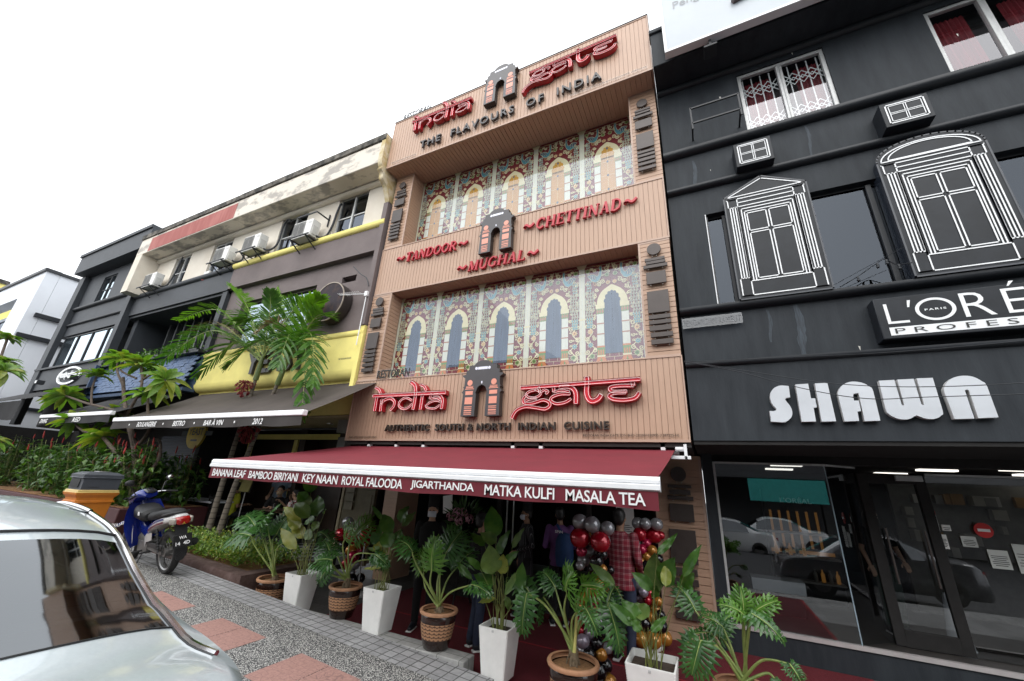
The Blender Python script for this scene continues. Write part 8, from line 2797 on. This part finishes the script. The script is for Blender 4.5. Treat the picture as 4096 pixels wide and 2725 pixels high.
part('exhaust', mat('exhaust_dark', (0.02, 0.02, 0.02), rough=0.45, metal=0.4), mo, lambda b: (b.tube(cr([(.62, -.10, .24), (.45, -.13, .23), (.30, -.15, .27), (.10, -.155, .32)], 5), .022, 8), b.tube([(.12, -.155, .315), (-.32, -.165, .42)], [.045, .052], 14), b.tube([(-.32, -.165, .42), (-.34, -.165, .425)], [.03, .03], 12)))
part('chain_guard', M_blackP, mo, lambda b: b.box(-.02, .45, .09, .105, .33, .40), bevel=0.01)
part('footpeg', M_blackP, mo, lambda b: (b.tube([(.55, -.25, .27), (.55, .25, .27)], .014, 8), b.tube([(.26, .24, .30), (.26, .12, .30)], .012, 8)))
part('side_stand', M_blackP, mo, lambda b: b.tube([(.50, .12, .25), (.40, .25, .03)], .012, 6))
part('side_cover', mat('cover_grey', (0.42, 0.42, 0.41), rough=0.35, var=0.1), mo, lambda b: [b.grid([[(.28, s * .115, .44), (.28, s * .12, .54)], [(.42, s * .125, .40), (.42, s * .13, .52)], [(.50, s * .105, .30), (.52, s * .11, .46)]]) for s in (-1, 1)])

# ================================================================ litter bin
bn = thing('litter_bin', 'orange litter bin with a grey hooded lid by the hedge', 'bin', (-11.0, 3.92, zpave(-11.0)), None, 0.06)
M_orange = mat('orange_plastic', (0.52, 0.17, 0.02), rough=0.45, var=0.12)
M_slate = mat('slate_plastic', (0.060, 0.066, 0.078), rough=0.5, var=0.12)
def taper(b, x, y, z0, z1, s0, s1):
    rows = []
    for z, s in ((z0, s0), (z1, s1)):
        rows.append([(-x * s, -y * s, z), (x * s, -y * s, z), (x * s, y * s, z), (-x * s, y * s, z)])
    b.grid(rows, closed=True)
    b.add(rows[0], [(0, 1, 2, 3)])
    b.add(rows[1], [(0, 1, 2, 3)])
part('tub', M_orange, bn, lambda b: (taper(b, .22, .30, 0.02, .80, .78, .95), taper(b, .22, .30, .72, .76, 1.0, 1.0), taper(b, .22, .30, .80, .86, .95, 1.10), taper(b, .22, .30, .86, .90, 1.10, 1.12)), bevel=0.012)
part('liner', mat('liner_yellow', (0.55, 0.40, 0.14), rough=0.4, var=0.2), bn, lambda b: taper(b, .235, .315, .895, .945, 1.03, 1.0), bevel=0.01)
def hood(b):
    taper(b, .22, .30, .94, 1.16, .98, 1.0)
    taper(b, .22, .30, 1.16, 1.22, 1.06, 1.06)
    taper(b, .22, .30, 1.22, 1.27, 1.06, .72)
part('hood', M_slate, bn, hood, bevel=0.012)
part('opening', M_black, bn, lambda b: (b.box(-.15, .15, -.312, -.299, .99, 1.13), b.box(.218, .226, -.20, -.02, .995, 1.0)), bevel=0.004)
part('ashtray', M_bolt, bn, lambda b: b.box(-.09, .09, -.06, .14, 1.272, 1.285), bevel=0.004)

# ================================================================ silver car
M_silver = mat('silver_paint', (0.50, 0.56, 0.585), rough=0.32, metal=0.35, var=0.04, vscale=60, coat=0.9)
M_rearg = glass_mat('car_glass', tint=(0.06, 0.09, 0.09), base=0.09, boost=1.6, gcol=(0.92, 0.96, 1.0), rough=0.045)
M_trimc = mat('car_black_trim', (0.010, 0.010, 0.011), rough=0.35, var=0)
M_white_car = mat('white_paint', (0.75, 0.76, 0.77), rough=0.25, var=0.03, coat=0.8)
M_grey_car = mat('grey_paint', (0.16, 0.16, 0.17), rough=0.25, metal=0.4, var=0.03, coat=0.8)


def car(label, paint, xf, group=None, detail=True):
    """saloon lofted along its length; u runs from the tail (0) to the nose (4.4), v across, w up"""
    t = thing('car', label, 'car', (0, 0, 0), group)
    A = lambda *p: tuple(xf(Vector(p)))
    W = .86
    # side outline: station u -> (belt height, top height, half width at belt, half width of the top)
    ST = cr([(0.0, .62, .70, .66, .60), (0.06, .80, .88, .72, .66), (0.14, .90, 1.00, .76, .70), (0.30, .95, 1.035, .80, .73), (0.62, .975, 1.055, .83, .70), (1.05, .985, 1.26, .85, .635), (1.45, .98, 1.44, .86, .61), (1.78, .975, 1.50, .86, .60), (2.20, .965, 1.525, .86, .60), (2.60, .955, 1.50, .86, .60), (2.95, .945, 1.36, .86, .62), (3.45, .93, 1.06, .85, .70), (3.60, .90, .99, .84, .72), (4.05, .82, .90, .80, .70), (4.32, .70, .78, .72, .62), (4.4, .55, .62, .62, .55)], 5)
    def top(s, k):
        """point across the top, k in -1..1"""
        u, zb, zt, wb, wt = s
        crown = 0.05 if zt - zb > .15 else 0.03
        return (u - 0.06 * k * k * (1 if u > 2 else -1) * (0.5 if u < .7 else 1), wt * k, zt - crown * k * k - 0.02 * abs(k) ** 6)
    body, rear, front, side = MB(), MB(), MB(), MB()
    NK = 12
    rows = []
    for s in ST:
        u, zb, zt, wb, wt = s
        lower = [(u, y, z) for y, z in ((W * .92 * min(1, wb / .82), .20), (W * min(1, wb / .80), .32), (W * min(1, wb / .80) * 1.0, .58), (wb, zb))]
        r_ = [A(p[0], -p[1], p[2]) for p in lower]
        r_ += [A(*top(s, -1 + 2 * k / NK)) for k in range(NK + 1)]
        r_ += [A(*p) for p in lower[::-1]]
        rows.append(r_)
    m = len(rows[0])
    for i in range(len(ST) - 1):
        u0, u1 = ST[i][0], ST[i + 1][0]
        for k in range(m - 1):
            q = [rows[i][k], rows[i][k + 1], rows[i + 1][k + 1], rows[i + 1][k]]
            is_top = 4 <= k < 4 + NK
            is_side = k in (3, 4 + NK)
            um = (u0 + u1) / 2
            tgt = body
            if is_top and 0.66 < um < 1.41:
                tgt = rear
            elif is_top and 2.97 < um < 3.46:
                tgt = front
            elif is_side and 1.15 < um < 3.1:
                tgt = side
            tgt.add(q, [(0, 1, 2, 3)])
    body.add(rows[0], [tuple(range(m))])
    body.add(rows[-1], [tuple(range(m))])
    body.build('body', paint, t, sharp=50)
    rear.build('rear_window', M_rearg, t, sharp=80)
    front.build('windscreen', M_rearg, t, sharp=80)
    side.build('side_window', M_rearg, t, sharp=80)
    # dark cabin
    part('cabin', M_inside, t, lambda b: (b.grid([[A(u, v, z) for v in (-.55, .55)] for u, z in ((.75, 1.0), (1.3, .98), (1.32, .5), (3.3, .5), (3.4, .92))]),))
    if detail:
        for s in (-1, 1):
            part('headrest', mat('seat_cloth', (0.05, 0.055, 0.05), rough=0.9), t, lambda b: (b.sphere((0, 0, 0), 1, 14, 10, 0, (1, 1, 1)),), sharp=80)
            o = kids(t)[-1]
            o.data.transform(Matrix.Diagonal((.06, .13, .10, 1)))
            o.data.transform(Matrix.Translation((1.62, s * .36, 1.13)))
            for v in o.data.vertices:
                v.co = xf(v.co)
        # chrome/black line between roof edge and glass, gutter strip, seams
        for s in (-1, 1):
            pts = []
            for st_ in ST:
                if 0.30 < st_[0] < 3.4:
                    p = top(st_, s * 1.0)
                    pts.append(A(p[0], p[1] + s * .012, p[2] + .006))
            part('roof_strip', M_chromeM, t, lambda b: b.tube(pts, .014, 6))
            part('roof_seal', M_trimc, t, lambda b: b.tube([tuple(Vector(p) + Vector((0, .016 * s, -.012))) for p in pts], .012, 6))
        e0 = [s for s in ST if s[0] > 1.40][0]
        part('glass_seal', M_trimc, t, lambda b: b.tube([A(*(Vector(top(e0, -1 + 2 * k / NK)) + Vector((0, 0, .004)))) for k in range(NK + 1)], .009, 6))
        e1 = [s for s in ST if s[0] > .66][0]
        part('glass_seal', M_trimc, t, lambda b: b.tube([A(*(Vector(top(e1, -1 + 2 * k / NK)) + Vector((0, 0, .003)))) for k in range(NK + 1)], .005, 6))
        def heat(b):
            for j in range(9):
                f = .12 + .76 * j / 8
                su = .70 + (1.38 - .70) * f
                # interpolate stations
                for a_, c_ in zip(ST, ST[1:]):
                    if a_[0] <= su <= c_[0]:
                        g = (su - a_[0]) / (c_[0] - a_[0])
                        s_ = tuple(x + (y - x) * g for x, y in zip(a_, c_))
                        b.tube([A(*(Vector(top(s_, k)) + Vector((0, 0, -.006)))) for k in [-.9 + .15 * i for i in range(13)]], .0012, 3)
                        break
        part('heater_wires', mat('heater_wire', (0.10, 0.07, 0.05), rough=0.6), t, heat)
    for s in (-1, 1):
        part('tail_light', M_tail, t, lambda b: b.grid([[A(u, s * (.60 + .16 * g), .74 + .12 * h) for u, g in ((-.004, 0), (.02, .5), (.10, 1.0))] for h in (0, 1)]))
    for u in (.80, 3.55):
        for s in (-1, 1):
            b = MB()
            for r0, y0, r1, y1 in ((.0, .86, .19, .86), (.19, .86, .30, .87), (.30, .87, .315, .80), (.315, .80, .315, .66)):
                n = 24
                vs = []
                for k in range(n):
                    a = 2 * PI * k / n
                    vs += [A(u + r0 * math.cos(a), s * y0, .315 + r0 * math.sin(a)), A(u + r1 * math.cos(a), s * y1, .315 + r1 * math.sin(a))]
                b.add(vs, [(2 * k, 2 * ((k + 1) % n), 2 * ((k + 1) % n) + 1, 2 * k + 1) for k in range(n)], 1 if r0 == 0 else 0)
            b.build('wheel', [M_rubber, M_engine], t)
    return t


# tail towards the camera, nose up the street (-x); the road rises that way
tilt = math.atan(0.06)
def xf_near(p):
    x = CAR_X - (p.x * math.cos(tilt) - 0 * p.z)
    return Vector((x, CAR_Y - p.y * 1.0, CAR_Z + p.z * 1.0 + p.x * math.sin(tilt)))
CAR_X, CAR_Y, CAR_Z = -1.99, 0.83, 0.15
car('silver saloon car in the left foreground seen over its boot', M_silver, xf_near)

# ================================================================ planting strip
M_brownk = mat('brown_kerb', (0.10, 0.055, 0.045), rough=0.85, var=0.3, vscale=6, bump=0.3, bscale=50, col2=(0.15, 0.10, 0.09), contrast=(0.4, 0.8))
kp = thing('kerb_planter', 'low brown kerbed bed holding bright groundcover beside the pots', 'planter')
def kb(b):
    n = 8
    for i in range(n):
        x0, x1 = -10.6 + 3.5 * i / n, -10.6 + 3.5 * (i + 1) / n
        vs = []
        for x in (x0, x1):
            zt = .47 + (-7.1 - x) * .035
            for y, z in ((4.60, zpave(x) - .1), (4.60, zt - .03), (4.62, zt), (4.86, zt), (4.88, zt - .1)):
                vs.append((x, y, z))
        b.add(vs, [(k, k + 1, k + 6, k + 5) for k in range(4)])
    b.box(-7.10, -6.84, 4.60, 6.1, -.02, .47)
part('kerb', M_brownk, kp, kb)
part('soil', M_soil, kp, lambda b: b.box(-10.6, -7.105, 4.87, 6.1, 0.0, .43))
gc = MB()
q = random.Random(21)
for k in range(420):
    x, y = q.uniform(-10.5, -7.15), q.uniform(4.92, 6.0)
    zt = .44 + (-7.1 - x) * .03
    hgt = q.uniform(.12, .30)
    for j in range(16):
        v = rvec(q)
        p = Vector((x + v.x * .11, y + v.y * .11, zt + hgt * (0.25 + 0.75 * q.random())))
        leaf_quad(gc, p, v + Vector((0, 0, .6)), (v.x * .4, v.y * .4 - .3, 1), q.uniform(.045, .075), q.uniform(.03, .045), q.choice((0, 0, 1, 1, 2)), 0.05)
o = gc.build('groundcover', [M_leafM, M_leafL, M_leafY], None, flat=True, weld=False)
tag(o, 'bright green low groundcover leaves filling the kerbed bed', 'groundcover', None, 'stuff')

hp = thing('hedge_planter', 'long dark red planter box running behind the motorcycle', 'planter')
M_oxb = mat('oxblood_paint', (0.060, 0.014, 0.016), rough=0.6, var=0.2)
part('box', M_oxb, hp, lambda b: b.box(-26, -11.45, 4.62, 6.4, .2, 1.12), bevel=0.02)
part('soil', M_soil, hp, lambda b: b.box(-25.9, -11.55, 4.72, 6.3, 1.121, 1.14))
M_flower = mat('red_flower_cone', (0.30, 0.022, 0.018), rough=0.6, var=0.25, vscale=30)


def ginger(label, x, y, h, seed, group='red flowered shrubs along the planter'):
    t = thing('flowering_shrub', label, 'shrub', (x, y, 1.13), group)
    q = random.Random(seed)
    lb, sb = MB(), MB()
    tips = []
    for k in range(17):
        a = q.uniform(0, 2 * PI)
        r_ = q.uniform(0.05, .52)
        top_ = Vector((math.cos(a) * r_ * 1.25, math.sin(a) * r_ * .85 - .12, h * q.uniform(.55, 1.08)))
        base_ = Vector((math.cos(a) * r_ * .5, math.sin(a) * r_ * .4, 0))
        path = cr([tuple(base_), tuple(base_.lerp(top_, .5) + Vector((0, 0, .05))), tuple(top_)], 5)
        sb.tube(path, [.010 - .004 * i / 10 for i in range(11)], 5)
        n = 13
        for j in range(n):
            u = .15 + .85 * j / n
            p = Vector(path[min(10, int(u * 10))])
            an = j * 2.4 + k
            d = Vector((math.cos(an), math.sin(an), q.uniform(-.1, .5)))
            leaf_quad(lb, p, d, (d.x * .3, d.y * .3 - .2, 1), q.uniform(.17, .27), q.uniform(.08, .12), q.choice((0, 0, 0, 1)), .22)
        if q.random() < (.45 if x > -16 else .22):
            tips.append(top_)
    for k in range(150):
        v = rvec(q)
        p = Vector((v.x * .6, v.y * .42 - .1, h * .45 + v.z * h * .42))
        leaf_quad(lb, p, rvec(q) + Vector((0, -.4, .1)), (0, -.5, 1), q.uniform(.17, .26), q.uniform(.08, .12), q.choice((0, 0, 1)), .22)
    sb.build('stems', M_stem2, t)
    lb.build('foliage', [M_leafD, M_leafM], t, flat=True, weld=False)
    for p in tips:
        L = q.uniform(.12, .20)
        d = Vector((q.uniform(-.2, .2), q.uniform(-.2, .1), 1)).normalized()
        part('flower_cone', M_flower, t, lambda b: b.tube([p - d * .02, p + d * L * .3, p + d * L * .65, p + d * L], [.012, .020, .016, .004], 7))
    return t


GX = [-11.95, -12.1, -12.7, -12.9, -13.5, -13.9, -14.4, -15.0, -15.5, -16.2, -17.0, -18.0, -19.2, -20.8, -22.6]
GY = [5.95, 5.05, 5.6, 4.95, 5.9, 5.0, 5.7, 5.0, 5.8, 5.1, 5.5, 5.2, 5.5, 5.2, 5.4]
GH = [.85, 1.35, .95, .90, .9, .95, 1.0, .95, 1.0, 1.0, 1.0, 1.05, 1.05, 1.1, 1.1]
GL = ['red flowered shrub at the back corner of the planter end nearest the palms', 'tallest red flowered shrub, at the planter end behind the motorcycle mirror', 'red flowered shrub behind the tallest shrub of the planter', 'red flowered shrub just behind the motorcycle handlebar', 'red flowered shrub right of the forked bare trunk', 'red flowered shrub at the front foot of the forked trunk', 'red flowered shrub behind the forked trunk', 'red flowered shrub right behind the litter bin', 'red flowered shrub further back above the litter bin', 'red flowered shrub just left of the litter bin', 'red flowered shrub above the car roof middle', 'red flowered shrub further left above the car roof', 'red flowered shrub under the dark plain awning', 'red flowered shrub near the left trunk', 'last red flowered shrub at the left edge']
for i, (x, y, h) in enumerate(zip(GX, GY, GH)):
    ginger(GL[i], x, y, h * (1.05 if i == 1 else 1.4), 40 + i)

# ================================================================ frangipani trees
M_bark = mat('grey_bark', (0.10, 0.075, 0.06), rough=0.9, var=0.35, vscale=14, bump=0.5, bscale=40)
M_fr1 = leaf_mat('frangipani_leaf', (0.09, 0.20, 0.026), (0.19, 0.32, 0.05), rough=0.35, trans=0.35)
M_fr2 = leaf_mat('frangipani_leaf_old', (0.15, 0.22, 0.03), (0.28, 0.30, 0.05), rough=0.35, trans=0.35)


def rosette(b, c, d, q, n=15, L=.42, w=.11):
    c, d = Vector(c), Vector(d).normalized()
    s = d.orthogonal().normalized()
    u = d.cross(s)
    for k in range(n):
        a = k * 2.399 + q.uniform(-.2, .2)
        el = q.uniform(-.25, .75)
        out = (s * math.cos(a) + u * math.sin(a)) * math.cos(el) + d * math.sin(el)
        ll = L * q.uniform(.7, 1.1)
        N = 6
        dd, ss, nn = frame(out, d + Vector((0, 0, .3)))
        rows = []
        m = q.choice((0, 0, 0, 1))
        for i in range(N + 1):
            t_ = i / N
            wd = w * (math.sin(PI * min(1, .04 + t_ * .95) ** .8 * 1.0) ** .8) * (.65 + .5 * t_)
            cc = c + dd * (.03 + ll * t_) - Vector((0, 0, ll * .30 * t_ * t_)) + nn * ll * .08 * math.sin(PI * t_)
            rows.append([cc - ss * wd / 2 + nn * wd * .16, cc, cc + ss * wd / 2 + nn * wd * .16])
        b.grid(rows, m)


def frangipani(label, base, branches, seed, flowers=()):
    k = lambda p: (p[0] * .83, p[1] * .83, 2.06 + (p[2] - 2.06) * .83)
    base = k(base)
    branches = [([k(p) for p in pa], a * .83, c * .83, n) for pa, a, c, n in branches]
    flowers = [k(f) for f in flowers]
    t = thing('frangipani_tree', label, 'tree', base)
    o = Vector(base)
    q = random.Random(seed)
    tb, lb = MB(), MB()
    for path, r0, r1, leafy in branches:
        p = [tuple(Vector(a) - o) for a in path]
        sm = cr(p, 6)
        n = len(sm)
        tb.tube(sm, [r0 + (r1 - r0) * k / (n - 1) for k in range(n)], 9)
        if leafy:
            d = Vector(sm[-1]) - Vector(sm[-4])
            rosette(lb, sm[-1], d + Vector((0, 0, .25)), q, leafy + 6, .52, .18)
    tr = tb.build('trunk', M_bark, t, weld=False)
    lb.build('crown', [M_fr1, M_fr2], t, sharp=80, weld=False)
    if flowers:
        fb = MB()
        for f in flowers:
            for k in range(5):
                a = 2 * PI * k / 5
                v = Vector((math.cos(a) * .7, -.7, math.sin(a) * .7))
                leaf_quad(fb, Vector(f) - o, v, (0, -1, .2), .075, .05, 0, -.1)
        fb.build('flowers', mat('frangipani_flower', (0.75, 0.60, 0.12), rough=0.6, var=0.1), t, flat=True, weld=False)
    return t


FB = (-14.35, 6.0, 1.1)
FK = (-15.1, 5.95, 2.45)
F2 = (-16.3, 5.9, 3.45)
frangipani('leafy frangipani tree with a forked trunk before the blue shingles', FB, [
    ([FB, (-14.6, 6.0, 1.7), FK], .11, .085, 0), ([FK, (-15.7, 5.9, 3.0), F2], .085, .065, 0),
    ([F2, (-16.9, 5.9, 4.0), (-17.6, 5.9, 4.75)], .055, .05, 0),
    ([(-14.45, 6.0, 1.5), (-15.5, 5.8, 2.2), (-16.7, 5.7, 2.75)], .07, .045, 15),
    ([(-14.4, 6.0, 1.4), (-14.05, 6.1, 2.0), (-14.0, 6.1, 2.4), (-14.55, 6.15, 2.75), FK], .05, .03, 0),
    ([FK, (-14.6, 5.9, 3.0), (-15.0, 5.85, 3.6), (-15.3, 5.85, 4.05)], .045, .03, 16),
    ([F2, (-15.8, 5.8, 4.3), (-16.2, 5.75, 5.0)], .045, .03, 18),
    ([(-16.0, 5.8, 4.5), (-15.2, 5.8, 4.75), (-14.5, 5.8, 4.45)], .035, .028, 16),
    ([F2, (-17.6, 5.8, 3.7), (-19.0, 5.7, 3.9), (-20.6, 5.6, 4.2)], .05, .03, 17),
    ([(-18.6, 5.72, 3.85), (-19.0, 5.7, 4.4), (-19.1, 5.7, 4.85)], .035, .028, 16),
    ([F2, (-17.3, 5.9, 4.4), (-18.2, 5.9, 5.0), (-18.6, 5.9, 5.5)], .04, .03, 17),
    ([(-16.7, 5.7, 2.75), (-18.0, 5.6, 2.95), (-19.0, 5.6, 3.25)], .04, .03, 16),
    ([F2, (-17.2, 6.2, 3.2), (-17.8, 6.2, 3.55)], .035, .028, 15),
    ([(-16.2, 5.75, 4.6), (-17.1, 5.6, 4.9), (-17.2, 5.6, 5.25)], .03, .026, 14),
], 3)
LB = (-23.6, 4.7, 1.3)
frangipani('frangipani tree with yellow flowers cut by the left edge', LB, [
    ([LB, (-24.2, 4.7, 2.2), (-25.2, 4.6, 3.4)], .11, .08, 0),
    ([(-25.2, 4.6, 3.4), (-25.0, 4.6, 4.6), (-24.6, 4.6, 5.5)], .06, .04, 22),
    ([(-25.2, 4.6, 3.4), (-26.3, 4.6, 4.6), (-26.6, 4.6, 5.4)], .06, .04, 20),
    ([(-25.0, 4.6, 4.4), (-24.0, 4.5, 4.9), (-23.2, 4.5, 5.0)], .05, .04, 22),
    ([(-25.6, 4.6, 4.0), (-26.0, 4.4, 3.9), (-26.2, 4.3, 4.3)], .05, .04, 20),
    ([(-24.8, 4.6, 5.0), (-25.4, 4.6, 6.2), (-25.6, 4.6, 6.6)], .045, .04, 16),
    ([LB, (-22.9, 4.8, 1.9), (-22.4, 4.8, 2.5)], .05, .04, 14),
], 5, [(-25.6, 4.25, 4.3), (-25.9, 4.2, 4.1), (-25.3, 4.2, 4.0), (-25.75, 4.2, 3.95), (-25.2, 4.25, 4.25)])

# ================================================================ palms
M_palmbark = stripe_mat('palm_bark', (0.17, 0.145, 0.115), (0.055, 0.045, 0.038), 9, 0.16, 'Z')
M_p1 = leaf_mat('palm_leaf', (0.035, 0.11, 0.018), (0.085, 0.20, 0.025), rough=0.35, trans=0.3)
M_p2 = leaf_mat('palm_leaf_bright', (0.09, 0.23, 0.02), (0.18, 0.34, 0.03), rough=0.35, trans=0.4)
M_dry = mat('dry_frond', (0.30, 0.24, 0.13), rough=0.8, var=0.3)
M_berry = mat('red_berry', (0.20, 0.010, 0.015), rough=0.5, var=0.4, vscale=30)
M_shoot = mat('palm_shaft', (0.11, 0.15, 0.045), rough=0.5, var=0.25, vscale=5)


def frond(b, sb, root, tip, mid_lift, q, w=.55, mi=0, droop=.25, jag=True):
    root, tip = Vector(root), Vector(tip)
    L = (tip - root).length
    m = root.lerp(tip, .55) + Vector((0, 0, mid_lift))
    path = [Vector(p) for p in cr([tuple(root), tuple(m), tuple(tip)], 14)]
    n = len(path)
    sb.tube(path, [.022 * (1 - .85 * i / (n - 1)) for i in range(n)], 5)
    for i in range(4, n, 2):
        u = i / (n - 1)
        d = (path[i] - path[max(0, i - 1)]).normalized()
        s = d.cross(Vector((0, 0, 1)))
        if s.length < .05:
            s = Vector((1, 0, 0))
        s.normalize()
        nn = s.cross(d)
        for sd in (-1, 1):
            for h in (0, .33, .66):
                p = path[i] + d * h * L / n * 2
                ll = w * (math.sin(PI * min(1, .18 + u * .78)) ** .6) * q.uniform(.85, 1.1)
                ang = R(62 - 34 * u)
                o_ = (s * sd * math.sin(ang) + d * math.cos(ang) + nn * q.uniform(.05, .35)).normalized()
                ww = .026 + .018 * u
                rows = []
                dd, ss, n2 = frame(o_, nn)
                for k in range(5):
                    v = k / 4
                    c = p + dd * ll * v - Vector((0, 0, ll * droop * .55 * v * v))
                    hw = ww / 2 * (.5, 1.0, 1.1, .95, .55)[k]
                    rows.append([c - ss * hw + n2 * hw * .35, c, c + ss * hw + n2 * hw * .35])
                b.grid(rows, mi)


def palm(label, base, bend, top, fronds, seed, berries, group='leaning palms in the kerbed bed'):
    t = thing('palm_tree', label, 'palm', base, group)
    o = Vector(base)
    q = random.Random(seed)
    L_ = lambda p: tuple(Vector(p) - o)
    path = cr([L_(base), L_(bend), L_(top)], 10)
    n = len(path)
    part('trunk', M_palmbark, t, lambda b: (b.tube(path, [.070 * (1 - .45 * i / (n - 1)) + (.05 * max(0, 1 - i / 2.5)) for i in range(n)], 12),))
    up = Vector(path[-1]) - Vector(path[-4])
    up.normalize()
    c0 = Vector(path[-1])
    part('crownshaft', M_shoot, t, lambda b: b.tube([c0 - up * .02, c0 + up * .25, c0 + up * .55, c0 + up * .75], [.062, .058, .045, .02], 10))
    lb, sb = MB(), MB()
    c1 = c0 + up * .62
    for tip, lift, w, m, dr in fronds:
        frond(lb, sb, c1 - up * q.uniform(0, .2), L_(tip), lift, q, w, m, dr)
    sb.build('frond_stalks', M_stem, t)
    lb.build('fronds', [M_p1, M_p2, M_dry], t, sharp=80, weld=False)
    def bun(b, c, n_, red):
        for k in range(n_):
            v = rvec(q)
            v.z = -abs(v.z) if red else v.z * .4
            e = Vector(c) + Vector((v.x * .22, v.y * .2, v.z * .34)) * (1 if red else 1.5)
            b.tube([Vector(c), (Vector(c) + e) / 2 + Vector((0, 0, .05)), e], .007, 4)
            if red:
                for j in range(4):
                    w_ = rvec(q)
                    b.sphere(e + w_ * .025, .017, 6, 5)
    for c, n_, red in berries:
        part('fruit_cluster' if red else 'flower_spray', M_berry if red else M_stem2, t, lambda b: bun(b, L_(c), n_, red), sharp=80)
    return t


palm('taller left palm of the pair leaning right, with a red berry cluster', (-10.0, 5.72, .55), (-9.98, 5.72, 1.9), (-9.80, 5.68, 4.15),
     [((-11.9, 5.5, 7.0), .25, .48, 1, .12), ((-14.2, 5.5, 6.3), .75, .46, 1, .30), ((-13.6, 5.3, 5.1), .75, .46, 0, .35), ((-9.4, 5.2, 6.2), .3, .36, 0, .25), ((-10.6, 6.2, 7.0), .2, .5, 1, .2), ((-8.3, 5.6, 5.9), .55, .5, 0, .35),
      ((-12.6, 6.0, 6.1), .7, .42, 0, .35), ((-13.4, 5.0, 4.5), .95, .5, 0, .4), ((-10.9, 5.0, 4.2), .7, .5, 0, .5), ((-14.1, 5.7, 5.9), .6, .3, 2, .5)], 1,
     [((-9.95, 5.55, 4.05), 34, True)])
palm('shorter right palm of the pair with drooping fronds over the awning', (-9.75, 5.80, .55), (-9.60, 5.80, 1.9), (-9.02, 5.75, 4.0),
     [((-7.95, 5.5, 5.95), .3, .48, 1, .15), ((-7.4, 5.5, 5.4), .55, .44, 0, .22), ((-6.75, 5.0, 3.75), .95, .50, 0, .55), ((-6.75, 4.9, 3.15), .95, .46, 0, .6), ((-8.6, 6.1, 6.2), .3, .5, 0, .3),
      ((-10.3, 5.2, 5.6), .5, .5, 0, .4), ((-8.0, 5.0, 4.2), .75, .5, 0, .5), ((-9.6, 4.9, 4.3), .6, .5, 0, .5), ((-9.0, 5.0, 5.1), .5, .35, 2, .5)], 2,
     [((-9.25, 5.6, 3.35), 30, False), ((-9.30, 5.55, 2.95), 30, True)])

# ================================================================ across the street (seen only in the glass)
op = [('cream shophouse across the street with a dark red parapet band', -10.5, -2.5, (0.45, 0.40, 0.34), (0.16, 0.02, 0.025), 10.3), ('grey shophouse across the street with a teal signboard', -2.4, 6.2, (0.07, 0.07, 0.075), (0.05, 0.42, 0.38), 10.6), ('cream shophouse across the street at the far left', -19.0, -10.6, (0.50, 0.47, 0.42), (0.10, 0.03, 0.03), 11.2), ('dark shophouse across the street at the right', 6.3, 34, (0.10, 0.10, 0.10), (0.2, 0.2, 0.2), 10.5)]
for i, (lab, x0, x1, c, c2, h) in enumerate(op):
    t = thing('shophouse', lab, 'building', group='shophouses across the street')
    part('wall', mat('opposite_wall_%d' % i, c, rough=0.8, var=0.1), t, lambda b: (b.box(x0, x1, -21, -14, 3.2, h), b.box(x0, x1, -21, -17, -.5, 3.2)))
    part('parapet', mat('opposite_trim_%d' % i, c2, rough=0.7), t, lambda b: b.box(x0, x1, -14.0, -13.7, h - .9, h + .1))
    part('signboard', mat('opposite_trim_%d' % i, c2), t, lambda b: b.box(max(x0 + .6, 2.2) if i == 1 else x0 + .6, x1 - .2, -13.95, -13.75, *((1.9, 3.15) if i == 1 else (3.3, 4.3))))
    for k in range(3):
        for z in (4.9, 7.4):
            xx = x0 + .8 + k * (x1 - x0 - 1) / 3
            part('window', M_trimc, t, lambda b: b.box(xx, xx + 1.6, -14.02, -13.97, z, z + 1.4))
def xf_at(cx, cy, cz, sg):
    return lambda p: Vector((cx - sg * p.x, cy - sg * p.y, cz + p.z))
car('white hatchback parked across the street, left one in the glass', M_white_car, xf_at(2.6, -8.4, -0.45, 1), 'cars across the street', False)
car('white saloon parked across the street, right one in the glass', M_white_car, xf_at(5.0, -10.6, -0.35, 1), 'cars across the street', False)
car('dark grey saloon passing in the road, seen in the salon glass', M_grey_car, xf_at(5.9, 0.5, -0.2, 1), 'cars across the street', False)
